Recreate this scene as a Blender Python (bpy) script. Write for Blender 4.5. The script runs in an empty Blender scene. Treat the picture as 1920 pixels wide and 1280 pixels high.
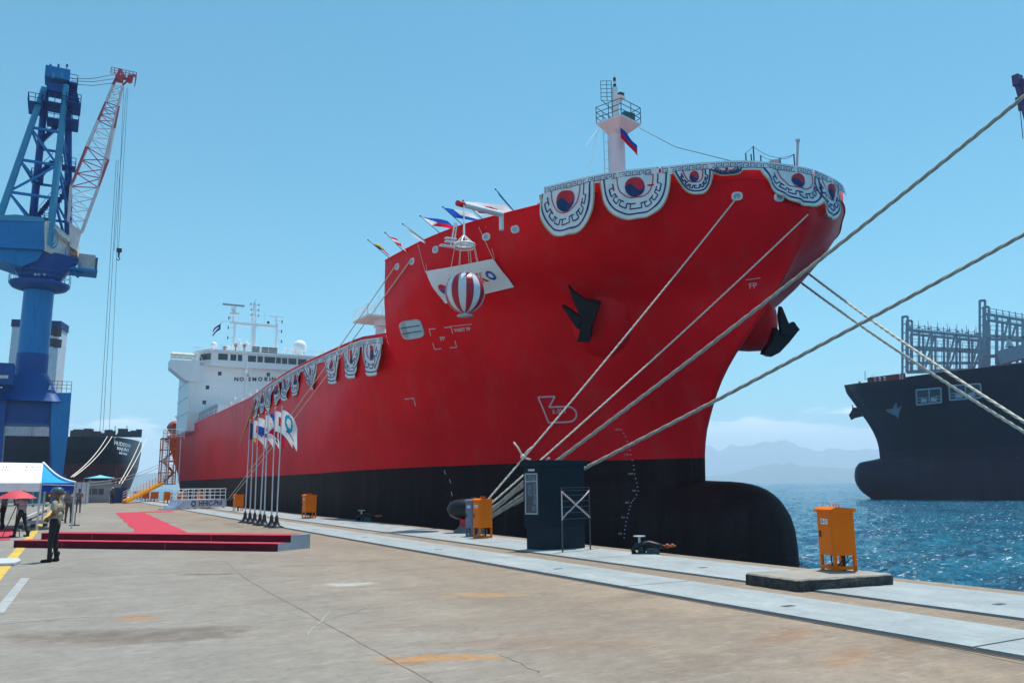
import bpy, bmesh, math, random
from mathutils import Vector, Matrix, noise
from mathutils.bvhtree import BVHTree
random.seed(7)
SC = bpy.context.scene
COL = SC.collection
# ------------------------------------------------------------------ camera
EYE = 1.75; FPX = 1510.0
PITCH = math.radians(10.04); YAW = math.radians(29.14); ROLL = math.atan(.008)
_f0 = Vector((math.sin(YAW), math.cos(YAW), 0)); _r0 = Vector((math.cos(YAW), -math.sin(YAW), 0)); _u0 = Vector((0, 0, 1))
FW = _f0*math.cos(PITCH)+_u0*math.sin(PITCH); _up = -_f0*math.sin(PITCH)+_u0*math.cos(PITCH)
RT = _r0*math.cos(ROLL)-_up*math.sin(ROLL); UP = _up*math.cos(ROLL)+_r0*math.sin(ROLL)
CAMP = Vector((0, 0, EYE))
cam = bpy.data.cameras.new('camera'); camo = bpy.data.objects.new('camera', cam); COL.objects.link(camo)
cam.sensor_width = 36; cam.lens = FPX/1920*36; cam.clip_start = .1; cam.clip_end = 60000
camo.matrix_world = Matrix(((RT.x, UP.x, -FW.x, 0), (RT.y, UP.y, -FW.y, 0), (RT.z, UP.z, -FW.z, EYE), (0, 0, 0, 1)))
SC.camera = camo
# ------------------------------------------------------------------ light
SUN_EL = math.radians(73); SUN_AZ = math.radians(63)       # azimuth measured from +Y towards +X
sd = Vector((math.sin(SUN_AZ)*math.cos(SUN_EL), math.cos(SUN_AZ)*math.cos(SUN_EL), math.sin(SUN_EL)))
sun = bpy.data.lights.new('sun', 'SUN'); sun.energy = 2.85; sun.angle = math.radians(.5); sun.color = (1, .96, .9)
suno = bpy.data.objects.new('sun', sun); COL.objects.link(suno)
suno.rotation_euler = sd.to_track_quat('Z', 'Y').to_euler()
W = bpy.data.worlds.new('World'); SC.world = W; W.use_nodes = True
nt = W.node_tree; nt.nodes.clear()
out = nt.nodes.new('ShaderNodeOutputWorld'); bg = nt.nodes.new('ShaderNodeBackground')
sky = nt.nodes.new('ShaderNodeTexSky'); sky.sky_type = 'NISHITA'; sky.sun_disc = False
sky.sun_elevation = SUN_EL; sky.sun_rotation = SUN_AZ
sky.air_density = 1.0; sky.dust_density = .6; sky.ozone_density = 1.4
tint = nt.nodes.new('ShaderNodeMix'); tint.data_type = 'RGBA'; tint.blend_type = 'MULTIPLY'
tint.inputs[0].default_value = 1; tint.inputs[7].default_value = (.22, .64, .64, 1)
nt.links.new(sky.outputs[0], tint.inputs[6])
# thin cloud bank low over the horizon
tc = nt.nodes.new('ShaderNodeTexCoord'); sep = nt.nodes.new('ShaderNodeSeparateXYZ'); nt.links.new(tc.outputs['Generated'], sep.inputs[0])
mp = nt.nodes.new('ShaderNodeMapping'); mp.inputs['Scale'].default_value = (5, 5, 26); nt.links.new(tc.outputs['Generated'], mp.inputs[0])
nz = nt.nodes.new('ShaderNodeTexNoise'); nz.inputs['Scale'].default_value = 2.2; nz.inputs['Detail'].default_value = 6; nt.links.new(mp.outputs[0], nz.inputs[0])
def wmath(op, a, b=None, clamp=False):
    n = nt.nodes.new('ShaderNodeMath'); n.operation = op; n.use_clamp = clamp
    for i, v in enumerate((a, b)):
        if v is None: continue
        if isinstance(v, (int, float)): n.inputs[i].default_value = v
        else: nt.links.new(v, n.inputs[i])
    return n.outputs[0]
h0 = wmath('ADD', wmath('MULTIPLY', wmath('SUBTRACT', nz.outputs[0], .5), .11), .070)       # ragged top of the bank
edge = wmath('MULTIPLY', wmath('SUBTRACT', h0, sep.outputs[2]), 110, True)
fade = wmath('MULTIPLY', wmath('MULTIPLY', edge, wmath('ADD', wmath('MULTIPLY', nz.outputs[0], .7), .3), True), .85, True)
cm = nt.nodes.new('ShaderNodeMix'); cm.data_type = 'RGBA'; nt.links.new(fade, cm.inputs[0])
nt.links.new(tint.outputs[2], cm.inputs[6]); cm.inputs[7].default_value = (10.5,10.5,10.6,1)
nt.links.new(cm.outputs[2], bg.inputs[0]); bg.inputs[1].default_value = .12
nt.links.new(bg.outputs[0], out.inputs[0])
SC.view_settings.view_transform = 'Standard'; SC.view_settings.look = 'None'
SC.view_settings.exposure = .92; SC.view_settings.gamma = 1
# ------------------------------------------------------------------ helpers
def ray(x, y): return RT*(x-960)-UP*(y-640)+FW*FPX
def at(x, y, axis, val):
    d = ray(x, y); return CAMP+d*((val-CAMP[axis])/d[axis])
def gz(x, y, z=0.): return at(x, y, 2, z)
def gy(x, y, v): return at(x, y, 1, v)
def gx(x, y, v): return at(x, y, 0, v)
def gd(x, y, D):
    d = ray(x, y); return CAMP+d*(D/math.hypot(d.x, d.y))
ORG = {}
def tag(o, label=None, cat=None, group=None, kind=None):
    if label: o['label'] = label
    if cat: o['category'] = cat
    if group: o['group'] = group
    if kind: o['kind'] = kind
    return o
def thing(name, loc, label, cat, group=None, rz=0):
    o = bpy.data.objects.new(name, None); COL.objects.link(o); o.location = loc; o.rotation_euler = (0, 0, rz)
    o.empty_display_size = .3; ORG[o.name] = Vector(loc); return tag(o, label, cat, group)
def copy_tree(o, parent=None):
    c = o.copy(); COL.objects.link(c)
    if parent: c.parent = parent
    for ch in list(o.children): copy_tree(ch, c)
    return c
class MB:
    """collects shapes; build() links them as ONE mesh object"""
    def __init__(s): s.v = []; s.f = []; s.m = []; s.sm = []; s.cur = 0; s.smooth = False; s.M = None
    def add(s, vs, fs):
        b = len(s.v)
        for p in vs:
            p = Vector(p); s.v.append(s.M @ p if s.M else p)
        for f in fs: s.f.append([b+i for i in f]); s.m.append(s.cur); s.sm.append(s.smooth)
        return s
    def box(s, c, size, rz=0, R=None):
        h = [x/2 for x in size]; R = R or Matrix.Rotation(rz, 3, 'Z'); c = Vector(c)
        vs = [c+R @ Vector((x*h[0], y*h[1], z*h[2])) for z in (-1, 1) for y in (-1, 1) for x in (-1, 1)]
        return s.add(vs, [(0, 2, 3, 1), (4, 5, 7, 6), (0, 1, 5, 4), (2, 6, 7, 3), (0, 4, 6, 2), (1, 3, 7, 5)])
    def b2(s, a, b):
        a = Vector(a); b = Vector(b); return s.box((a+b)/2, [abs(x) for x in (b-a)])
    def cyl(s, a, b, r0, r1=None, n=10, cap=True):
        a = Vector(a); b = Vector(b); r1 = r0 if r1 is None else r1; d = b-a
        if d.length < 1e-6: return s
        q = d.to_track_quat('Z', 'Y'); sm = s.smooth; s.smooth = n > 6
        vs = []
        for p, r in ((a, r0), (b, r1)):
            for i in range(n): t = 2*math.pi*i/n; vs.append(p+q @ Vector((r*math.cos(t), r*math.sin(t), 0)))
        s.add(vs, [(i, (i+1) % n, n+(i+1) % n, n+i) for i in range(n)]); s.smooth = False
        if cap: s.add(vs[:n], [tuple(reversed(range(n)))]); s.add(vs[n:], [tuple(range(n))])
        s.smooth = sm; return s
    def bar(s, a, b, w=.05, h=None):
        a = Vector(a); b = Vector(b); d = b-a; q = d.to_track_quat('Z', 'Y').to_matrix()
        return s.box((a+b)/2, (w, h or w, d.length), R=q)
    def tube(s, pts, r, n=8, radii=None):
        pts = [Vector(p) for p in pts]; vs = []; sm = s.smooth; s.smooth = True
        for i, p in enumerate(pts):
            d = (pts[min(i+1, len(pts)-1)]-pts[max(i-1, 0)]).normalized(); q = d.to_track_quat('Z', 'Y')
            rr = radii[i] if radii else r
            for k in range(n): t = 2*math.pi*k/n; vs.append(p+q @ Vector((rr*math.cos(t), rr*math.sin(t), 0)))
        fs = [(i*n+k, i*n+(k+1) % n, (i+1)*n+(k+1) % n, (i+1)*n+k) for i in range(len(pts)-1) for k in range(n)]
        s.add(vs, fs+[tuple(reversed(range(n))), tuple(range((len(pts)-1)*n, len(pts)*n))]); s.smooth = sm; return s
    def lathe(s, c, prof, n=24, ax=None):
        c = Vector(c); vs = []; sm = s.smooth; s.smooth = True; q = (Vector(ax).to_track_quat('Z', 'Y') if ax else None)
        for r, z in prof:
            for i in range(n):
                t = 2*math.pi*i/n; p = Vector((r*math.cos(t), r*math.sin(t), z)); vs.append(c+(q @ p if q else p))
        s.add(vs, [(j*n+i, j*n+(i+1) % n, (j+1)*n+(i+1) % n, (j+1)*n+i) for j in range(len(prof)-1) for i in range(n)]); s.smooth = sm; return s
    def sph(s, c, r, n=16, sc=(1, 1, 1)):
        return s.lathe2(c, [(math.sin(math.pi*i/(n//2))*r, -math.cos(math.pi*i/(n//2))*r) for i in range(n//2+1)], n, sc)
    def lathe2(s, c, prof, n, sc):
        vs = []; sm = s.smooth; s.smooth = True; c = Vector(c)
        for r, z in prof:
            for i in range(n): t = 2*math.pi*i/n; vs.append(c+Vector((max(r, 1e-4)*math.cos(t)*sc[0], max(r, 1e-4)*math.sin(t)*sc[1], z*sc[2])))
        s.add(vs, [(j*n+i, j*n+(i+1) % n, (j+1)*n+(i+1) % n, (j+1)*n+i) for j in range(len(prof)-1) for i in range(n)]); s.smooth = sm; return s
    def prism(s, poly, z0, z1):
        n = len(poly); vs = [(p[0], p[1], z0) for p in poly]+[(p[0], p[1], z1) for p in poly]
        return s.add(vs, [tuple(reversed(range(n))), tuple(range(n, 2*n))]+[(i, (i+1) % n, n+(i+1) % n, n+i) for i in range(n)])
    def plate(s, pts, thick):
        """polygon of 3D points given a thickness along its normal"""
        pts = [Vector(p) for p in pts]; nn = Vector((0, 0, 0))
        for i in range(len(pts)): nn += pts[i].cross(pts[(i+1) % len(pts)])
        nn.normalize(); o = nn*thick/2; n = len(pts)
        return s.add([p-o for p in pts]+[p+o for p in pts], [tuple(reversed(range(n))), tuple(range(n, 2*n))]+[(i, (i+1) % n, n+(i+1) % n, n+i) for i in range(n)])
    def grid(s, P, nu, nv, closed=False):
        vs = [P(i/nu, j/nv) for j in range(nv+1) for i in range(nu+1)]
        return s.add(vs, [(j*(nu+1)+i, j*(nu+1)+i+1, (j+1)*(nu+1)+i+1, (j+1)*(nu+1)+i) for j in range(nv) for i in range(nu)])
    def build(s, name, mats, parent=None, loc=None):
        if not isinstance(mats, (list, tuple)): mats = [mats]
        org = ORG.get(parent.name, Vector()) if parent else Vector(loc) if loc is not None else Vector()
        me = bpy.data.meshes.new(name); me.from_pydata([v-org for v in s.v], [], s.f)
        for m in mats: me.materials.append(m)
        me.polygons.foreach_set('material_index', s.m); me.polygons.foreach_set('use_smooth', s.sm); me.update()
        o = bpy.data.objects.new(name, me); COL.objects.link(o)
        if parent: o.parent = parent
        else: o.location = org
        ORG[o.name] = org; return o
def rail(mb, pts, h=1.0, posts=1.2, r=.02, n=3, rw=None):
    """guard rail along a polyline"""
    rw = rw or r
    for a, b in zip(pts[:-1], pts[1:]):
        a = Vector(a); b = Vector(b); k = max(1, round((b-a).length/posts))
        for i in range(k+1):
            p = a.lerp(b, i/k); mb.cyl(p, p+Vector((0, 0, h)), r, n=5, cap=False)
        for j in range(1, n+1):
            z = Vector((0, 0, h*j/n)); mb.cyl(a+z, b+z, rw, n=5, cap=False)
def lattice(mb, A, B, k, r, rc):
    """braced girder between two quads of corner points A (start) and B (end), k bays"""
    n = len(A)
    for a, b in zip(A, B): mb.cyl(a, b, rc, n=6, cap=False)
    P = [[Vector(a).lerp(Vector(b), i/k) for a, b in zip(A, B)] for i in range(k+1)]
    for i in range(k+1):
        for j in range(n): mb.cyl(P[i][j], P[i][(j+1) % n], r, n=5, cap=False)
    for i in range(k):
        for j in range(n):
            a, b = (j, (j+1) % n) if (i+j) % 2 else ((j+1) % n, j)
            mb.cyl(P[i][a], P[i+1][b], r, n=5, cap=False)
# ------------------------------------------------------------------ materials
def pchip(xs, ys):
    n = len(xs); h = [xs[i+1]-xs[i] for i in range(n-1)]; d = [(ys[i+1]-ys[i])/h[i] for i in range(n-1)]; m = [d[0]]
    for i in range(1, n-1):
        if d[i-1]*d[i] <= 0: m.append(0)
        else:
            w1 = 2*h[i]+h[i-1]; w2 = h[i]+2*h[i-1]; m.append((w1+w2)/(w1/d[i-1]+w2/d[i]))
    m.append(d[-1])
    def f(x):
        if x <= xs[0]: return ys[0]
        if x >= xs[-1]: return ys[-1]
        i = max(j for j in range(n-1) if xs[j] <= x); t = (x-xs[i])/h[i]
        return (ys[i]*(1+2*t)*(1-t)**2+h[i]*m[i]*t*(1-t)**2+ys[i+1]*t*t*(3-2*t)+h[i]*m[i+1]*t*t*(t-1))
    return f
class NT:
    def __init__(s, m): s.t = m.node_tree; s.b = s.t.nodes['Principled BSDF']; s.o = s.t.nodes['Material Output']
    def n(s, ty, **kw):
        x = s.t.nodes.new(ty)
        for k, v in kw.items(): setattr(x, k, v)
        return x
    def l(s, a, b): s.t.links.new(a, b)
    def math(s, op, a, b=None, c=None, clamp=False):
        x = s.n('ShaderNodeMath', operation=op, use_clamp=clamp)
        for i, v in enumerate((a, b, c)):
            if v is None: continue
            if isinstance(v, (int, float)): x.inputs[i].default_value = v
            else: s.l(v, x.inputs[i])
        return x.outputs[0]
    def noise(s, vec, scale, detail=4, rough=.55, dist=0):
        x = s.n('ShaderNodeTexNoise'); x.inputs['Scale'].default_value = scale; x.inputs['Detail'].default_value = detail
        x.inputs['Roughness'].default_value = rough; x.inputs['Distortion'].default_value = dist
        if vec is not None: s.l(vec, x.inputs['Vector'])
        return x.outputs[0]
    def mapv(s, vec, scale=(1, 1, 1), loc=(0, 0, 0), rot=(0, 0, 0)):
        x = s.n('ShaderNodeMapping'); x.inputs['Scale'].default_value = scale; x.inputs['Location'].default_value = loc; x.inputs['Rotation'].default_value = rot
        s.l(vec, x.inputs[0]); return x.outputs[0]
    def mix(s, f, a, b, mode='MIX'):
        x = s.n('ShaderNodeMix', data_type='RGBA', blend_type=mode)
        for i, v in ((0, f), (6, a), (7, b)):
            if isinstance(v, (int, float)): x.inputs[i].default_value = v
            elif isinstance(v, tuple): x.inputs[i].default_value = v if len(v) == 4 else (*v, 1)
            else: s.l(v, x.inputs[i])
        return x.outputs[2]
    def ramp(s, f, lo, hi): return s.math('DIVIDE', s.math('SUBTRACT', f, lo), hi-lo, clamp=True)
    def bump(s, h, strength=.3, dist=.02):
        x = s.n('ShaderNodeBump'); x.inputs['Strength'].default_value = strength; x.inputs['Distance'].default_value = dist
        s.l(h, x.inputs['Height']); return x.outputs[0]
    @property
    def obj(s): return s.n('ShaderNodeTexCoord').outputs['Object']
    @property
    def pos(s): return s.n('ShaderNodeNewGeometry').outputs['Position']
def M(name, col, rough=.5, metal=0, var=.12, vs=1.5, dirt=None, spec=.3, bump=0, bs=20, emis=0):
    m = bpy.data.materials.new(name); m.use_nodes = True; N = NT(m); b = N.b
    b.inputs['Roughness'].default_value = rough; b.inputs['Metallic'].default_value = metal; b.inputs['Specular IOR Level'].default_value = spec
    if var:
        n1 = N.noise(N.obj, vs, 5, .6); f = N.ramp(n1, .3, .7)
        lo = tuple(c*(1-var) for c in col); hi = tuple(min(1, c*(1+var)) for c in col)
        c = N.mix(f, lo, hi)
        if dirt:
            st = N.noise(N.mapv(N.pos, (3, 3, .35)), 1.3, 5, .65); c = N.mix(N.ramp(st, .56, .8), c, dirt)
        N.l(c, b.inputs['Base Color'])
    else: b.inputs['Base Color'].default_value = (*col, 1)
    if bump: N.l(N.bump(N.noise(N.obj, bs, 4), bump, .01), b.inputs['Normal'])
    if emis: b.inputs['Emission Color'].default_value = (*col, 1); b.inputs['Emission Strength'].default_value = emis
    return m
def text_into(mb, s, size, org, xd, yd, thick=.0, bold=0.0, align='CENTER', proj=None):
    cu = bpy.data.curves.new('t', 'FONT'); cu.body = s; cu.size = size; cu.align_x = align; cu.align_y = 'CENTER'; cu.offset = bold
    cu.extrude = thick; cu.resolution_u = 2
    o = bpy.data.objects.new('t', cu); me = bpy.data.meshes.new_from_object(o)
    org = Vector(org); xd = Vector(xd); yd = Vector(yd); zd = xd.cross(yd).normalized()
    if proj: vs = [proj(v.co.x, v.co.y) for v in me.vertices]
    else: vs = [org+xd*v.co.x+yd*v.co.y+zd*v.co.z for v in me.vertices]
    mb.add(vs, [tuple(p.vertices) for p in me.polygons])
    bpy.data.objects.remove(o); bpy.data.curves.remove(cu); bpy.data.meshes.remove(me)
MT = {}
MT['white'] = M('white_paint', (.78, .79, .80), .4, var=.05, dirt=(.55, .52, .48))
MT['whitec'] = M('white_cloth', (.80, .80, .82), .8, var=.03)
MT['grey'] = M('grey_paint', (.35, .38, .42), .5)
MT['lgrey'] = M('light_grey_paint', (.52, .55, .58), .5, var=.08)
MT['dgrey'] = M('dark_grey_metal', (.06, .065, .075), .5)
MT['black'] = M('black_rubber', (.015, .016, .02), .45)
MT['red'] = M('bright_red', (.58, .02, .03), .5)
MT['navy'] = M('navy_print', (.02, .05, .16), .7, var=.05)
MT['blue'] = M('flag_blue', (.02, .10, .42), .7, var=.05)
MT['redc'] = M('red_print', (.62, .03, .05), .7, var=.05)
MT['gold'] = M('gold_fringe', (.50, .40, .22), .8)
MT['yellowc'] = M('yellow_cloth', (.75, .50, .04), .8)
MT['teal'] = M('teal_print', (.03, .30, .42), .7, var=.05)
MT['orange'] = M('orange_enamel', (.80, .155, .0), .45, var=.06, dirt=(.55, .13, .01), spec=.18)
MT['yellow'] = M('yellow_steel', (.80, .36, .01), .45, var=.1)
MT['rope'] = M('mooring_rope', (.74, .66, .55), .9, var=.15, vs=6, bump=.9, bs=26)
MT['ropeg'] = M('weathered_rope', (.40, .36, .31), .9, var=.2, vs=6, bump=.9, bs=26)
MT['wire'] = M('dark_wire', (.05, .07, .09), .6)
MT['glass'] = M('dark_glass', (.015, .03, .06), .08, var=0, spec=.8)
MT['steel'] = M('steel', (.45, .46, .48), .35, .7)
MT['rust'] = M('rust', (.22, .08, .03), .9, var=.4, vs=5)

SC.cycles.volume_bounces = 3
# ------------------------------------------------------------------ setting
EDGE = 13.6; SEA = -2.5; QEND = 118.
# concrete
m = bpy.data.materials.new('quay_concrete'); m.use_nodes = True; N = NT(m); b = N.b; P = N.pos
big = N.noise(P, .09, 5, .6, .6); mid = N.noise(N.mapv(P, (.5, .22, 1), rot=(0, 0, .5)), .9, 6, .65, .3); fine = N.noise(P, 14, 5, .7)
streak = N.noise(N.mapv(P, (.35, 2.4, 1), rot=(0, 0, -.5)), .8, 6, .7, .4)
c = N.mix(N.ramp(big, .35, .65), (.31, .285, .255), (.38, .35, .315))
c = N.mix(N.math('MULTIPLY', N.ramp(mid, .40, .72), .55), c, (.20, .175, .155))
c = N.mix(N.math('MULTIPLY', N.ramp(streak, .50, .70), .50), c, (.43, .41, .385))
# the apron along the water is browner
sx = N.n('ShaderNodeSeparateXYZ'); N.l(P, sx.inputs[0]); X, Y = sx.outputs[0], sx.outputs[1]
band = N.ramp(N.math('ADD', X, N.math('MULTIPLY', N.math('SUBTRACT', big, .5), 7)), 1.5, 7.5)
c = N.mix(N.math('MULTIPLY', band, .7), c, N.mix(N.ramp(mid, .3, .7), (.44, .31, .20), (.27, .185, .12)))
def stain(px, py, rx, ry, col, amt, rot=0., sc=2.5):
    """rust or oil stain with its own place on the concrete"""
    global c
    q = gz(px, py)
    mv = N.mapv(P, (1, 1, 1), loc=(-q.x, -q.y, 0))
    rr = N.n('ShaderNodeVectorRotate'); rr.rotation_type = 'Z_AXIS'; rr.inputs['Angle'].default_value = rot; N.l(mv, rr.inputs[0])
    s2 = N.n('ShaderNodeSeparateXYZ'); N.l(rr.outputs[0], s2.inputs[0])
    d = N.math('ADD', N.math('POWER', N.math('ABSOLUTE', N.math('DIVIDE', s2.outputs[0], rx)), 2), N.math('POWER', N.math('ABSOLUTE', N.math('DIVIDE', s2.outputs[1], ry)), 2))
    k = N.math('ADD', N.math('SUBTRACT', 1, d), N.math('MULTIPLY', N.math('SUBTRACT', N.noise(P, sc, 6, .7), .5), 2.6))
    c = N.mix(N.math('MULTIPLY', N.ramp(k, .15, 1.2), amt), c, col)
stain(820, 1233, .75, .24, (.60, .27, .04), .95, .5)
stain(765, 1243, .35, .12, (.40, .17, .03), .8, .5)
stain(255, 1158, .42, .26, (.52, .24, .08), .9, .5)
stain(240, 1190, 2.0, .6, (.13, .09, .06), .75, .55)
stain(400, 1178, .9, .3, (.17, .10, .06), .6, .5)
stain(1180, 1118, 1.8, .4, (.20, .13, .08), .5, -.3)
stain(1700, 1205, 1.6, .3, (.22, .13, .07), .55, -.4)
stain(1590, 1230, .8, .25, (.42, .19, .06), .6, -.4)
stain(700, 1050, 1.6, .5, (.21, .15, .11), .5, .3)
stain(130, 1200, 1.8, .5, (.2, .13, .09), .4, .5)
stain(905, 1115, .9, .35, (.56, .29, .07), .85, .5)
stain(650, 1095, .7, .35, (.68, .66, .62), .7, .4)
stain(390, 1076, 1.0, .22, (.22, .10, .05), .9, .5)
stain(570, 1060, .9, .35, (.21, .14, .1), .45, .5)
stain(1050, 1205, 1.6, .6, (.33, .17, .08), .4, .6)
stain(1480, 1190, 1.0, .3, (.34, .16, .07), .55, -.3)
stain(1330, 1240, 1.5, .4, (.2, .13, .09), .4, -.3)
stain(820, 1175, 1.5, .4, (.19, .13, .1), .35, .5)
speck = N.noise(P, 30, 3, .8)
c = N.mix(N.math('MULTIPLY', N.ramp(speck, .66, .74), .5), c, (.12, .10, .09))
c = N.mix(N.math('MULTIPLY', N.ramp(N.noise(P, 4.2, 6, .75), .64, .72), .45), c, (.55, .52, .48))
c = N.mix(N.math('MULTIPLY', N.ramp(fine, .4, .7), .18), c, (.15, .13, .12))
gv = N.ramp(N.noise(N.mapv(P, (1, 1.35, 1), rot=(0, 0, -.5)), 2.6, 9, .82), .34, .66); c = N.mix(1., c, N.mix(gv, (.80, .78, .76), (1.14, 1.125, 1.10)), 'MULTIPLY')
c = N.mix(1., c, (.80, .785, .765), 'MULTIPLY')
gr1 = N.noise(P, 7.5, 6, .8); gr2 = N.noise(N.mapv(P, (1.2, 5.5, 1), rot=(0, 0, -.5)), 2.2, 6, .75)
c = N.mix(N.math('MULTIPLY', N.ramp(gr1, .52, .66), .42), c, (.14, .11, .09)); c = N.mix(N.math('MULTIPLY', N.ramp(gr2, .55, .70), .40), c, (.50, .46, .41))
c = N.mix(N.math('MULTIPLY', N.ramp(N.noise(P, 1.1, 7, .78, .8), .57, .66), .38), c, (.14, .10, .075))
c = N.mix(N.math('MULTIPLY', N.ramp(N.noise(N.mapv(P, (.6, 1.6, 1), rot=(0, 0, -.5)), .55, 7, .75, .5), .52, .64), .34), c, (.15, .115, .09))
N.l(c, b.inputs['Base Color']); b.inputs['Roughness'].default_value = .85
N.l(N.bump(N.math('ADD', fine, N.math('MULTIPLY', mid, 2)), .35, .008), b.inputs['Normal'])
CONC = m
q = MB()
nx, ny = 40, 60
q.b2((-140, -45, -7), (EDGE, QEND, 0))
quay = tag(q.build('quay_ground', CONC), kind='structure')
# water
m = bpy.data.materials.new('sea_water'); m.use_nodes = True; N = NT(m); b = N.b; P = N.pos
b.inputs['Base Color'].default_value = (.002, .07, .14, 1); b.inputs['Roughness'].default_value = .09; b.inputs['IOR'].default_value = 1.33
P2 = N.mapv(P, (1, 1.5, 1), rot=(0, 0, math.radians(55)))
w1 = N.noise(P2, .22, 3, .5, .5); w2 = N.noise(P2, .9, 4, .6, .4); w3 = N.noise(P2, 3.4, 3, .6)
hgt = N.math('ADD', N.math('MULTIPLY', w1, 1.1), N.math('ADD', N.math('MULTIPLY', w2, .62), N.math('MULTIPLY', w3, .17)))
N.l(N.bump(hgt, 1, 1.5), b.inputs['Normal'])
foam_glint = N.noise(N.mapv(P, (1, 2.6, 1), rot=(0, 0, math.radians(60))), 1.15, 6, .72); patch = N.noise(P, .05, 3, .5)
fm = N.ramp(N.math('ADD', foam_glint, N.math('MULTIPLY', N.math('SUBTRACT', patch, .5), .12)), .615, .66)  # white flecks: whitecaps, plus sun glints painted into the water colour
wc = N.mix(N.ramp(w1, .35, .65), (.002, .075, .165), (.004, .17, .28))
N.l(N.mix(fm, wc, (.75, .80, .82)), b.inputs['Base Color']); N.l(N.math('ADD', N.math('MULTIPLY', fm, .5), .09), b.inputs['Roughness'])
q = MB(); vs = [(0, 0, SEA-.7)]; fs = []
rings = [20, 60, 150, 400, 1200, 4000, 16500]
for r in rings:
    for i in range(64): t = 2*math.pi*i/64; vs.append((r*math.cos(t), r*math.sin(t), SEA-(.7 if r < 401 else 0)))
fs += [(0, 1+i, 1+(i+1) % 64) for i in range(64)]
for k in range(len(rings)-1):
    for i in range(64): j = (i+1) % 64; a = 1+k*64; fs.append((a+i, a+64+i, a+64+j, a+j))
q.add(vs, fs)
# real waves on the stretch of water that can be seen close to
q.smooth = True; NR, NB_ = 560, 230
def wave_h(x, y, r):
    u = x*.83+y*.55; w = -x*.55+y*.83
    a = noise.noise(Vector((u*.16, w*.28, 0)))*.16+noise.noise(Vector((u*.45+9, w*.8, 4)))*.15+noise.noise(Vector((u*1.25, w*2.0, 8)))*.075*max(0, 1-r/160)
    b_ = 1-abs(noise.noise(Vector((u*.7+31, w*1.1, 2)))); return a*1.25+(b_*b_-.6)*.16
def wv(u, v):
    r = 12*(640/12)**v; be = math.radians(38+44*u); x, y = r*math.sin(be), r*math.cos(be)
    k = max(0, min(1, (640-r)/250)); return Vector((x, y, SEA+wave_h(x, y, r)*k-.05*(v > .999)))
q.grid(wv, NB_, NR)
tag(q.build('sea_water', m), kind='structure')
# hills
def hills(name, D, prof, mat, depth=900, seed=0):
    """a ridge of hills at distance D; prof: list of (bearing deg, height)"""
    f = pchip([p[0] for p in prof], [p[1] for p in prof]); q = MB(); q.smooth = True
    b0, b1 = prof[0][0], prof[-1][0]
    def Pn(u, v):
        be = math.radians(b0+(b1-b0)*u); h = f(math.degrees(be))
        h *= 1+.10*noise.noise(Vector((u*34+seed, 0, 3)))+.05*noise.noise(Vector((u*110+seed, 1, 3)))
        w = math.sin(math.pi*v); r = D+depth*(v-.5)*2+80*noise.noise(Vector((u*20, v*4, seed)))
        return Vector((r*math.sin(be), r*math.cos(be), SEA-4+(h+4)*w*(1+.25*(noise.noise(Vector((u*60, v*7, seed)))))))
    q.grid(Pn, 150, 12); return tag(q.build(name, mat), kind='structure')
HILL = M('hill_forest', (.05, .08, .05), .9, var=.3, vs=.01)
hills('far_mountains', 15000, [(8, 0), (25, 380), (40, 470), (44.5, 640), (46.5, 690), (48, 650), (50, 540), (54, 480), (58, 350), (62, 380), (75, 0)], HILL, 1300, 1)
hills('shore_hills', 9500, [(30, 0), (40, 50), (43.6, 82), (46, 170), (47.5, 200), (49, 165), (52, 145), (56, 100), (60, 82), (64, 120), (75, 0)], HILL, 500, 5)
hills('headland_hills', 8500, [(-40, 120), (-12, 170), (0, 145), (3, 124), (6, 130), (9, 130), (12, 120), (18, 98), (25, 60), (33, 0)], HILL, 500, 9)
# haze
m = bpy.data.materials.new('sea_haze'); m.use_nodes = True; t = m.node_tree; t.nodes.remove(t.nodes['Principled BSDF'])
pv = t.nodes.new('ShaderNodeVolumePrincipled'); pv.inputs['Color'].default_value = (.80, .90, 1, 1); pv.inputs['Density'].default_value = 1.65e-4
pv.inputs['Anisotropy'].default_value = 0.0
t.links.new(pv.outputs[0], t.nodes['Material Output'].inputs['Volume'])
q = MB(); q.b2((-17000, -17000, SEA-9), (17000, 17000, 900)); tag(q.build('haze', m), kind='stuff')
# cover plates of the two trenches
m = bpy.data.materials.new('cover_plate_steel'); m.use_nodes = True; N = NT(m); b = N.b; P = N.pos
n1 = N.noise(N.mapv(P, (1, .3, 1)), 1.3, 6, .65); n2 = N.noise(P, 9, 5, .7)
oi = N.n('ShaderNodeObjectInfo').outputs['Random']
c = N.mix(N.ramp(n1, .35, .68), (.36, .40, .41), (.50, .54, .55)); c = N.mix(N.math('MULTIPLY', N.ramp(n2, .5, .75), .45), c, (.60, .64, .65))
c = N.mix(N.math('MULTIPLY', oi, .22), c, (.30, .33, .34)); c = N.mix(N.math('MULTIPLY', N.ramp(N.noise(P, .8, 6, .8), .62, .7), .5), c, (.30, .24, .18))
pv_ = N.ramp(N.noise(P, 1.7, 9, .8, .6), .36, .64); c = N.mix(1., c, N.mix(pv_, (.66, .66, .65), (.86, .85, .84)), 'MULTIPLY')
c = N.mix(N.math('MULTIPLY', N.ramp(N.noise(P, 5, 6, .8), .55, .68), .4), c, (.22, .21, .19)); c = N.mix(N.math('MULTIPLY', N.ramp(N.noise(N.mapv(P, (3, .5, 1)), 2.5, 6, .8), .58, .7), .35), c, (.66, .70, .70))
N.l(c, b.inputs['Base Color']); b.inputs['Roughness'].default_value = .6; N.l(N.bump(N.noise(P, 40, 3), .4, .004), b.inputs['Normal'])
PLATE = m
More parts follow.
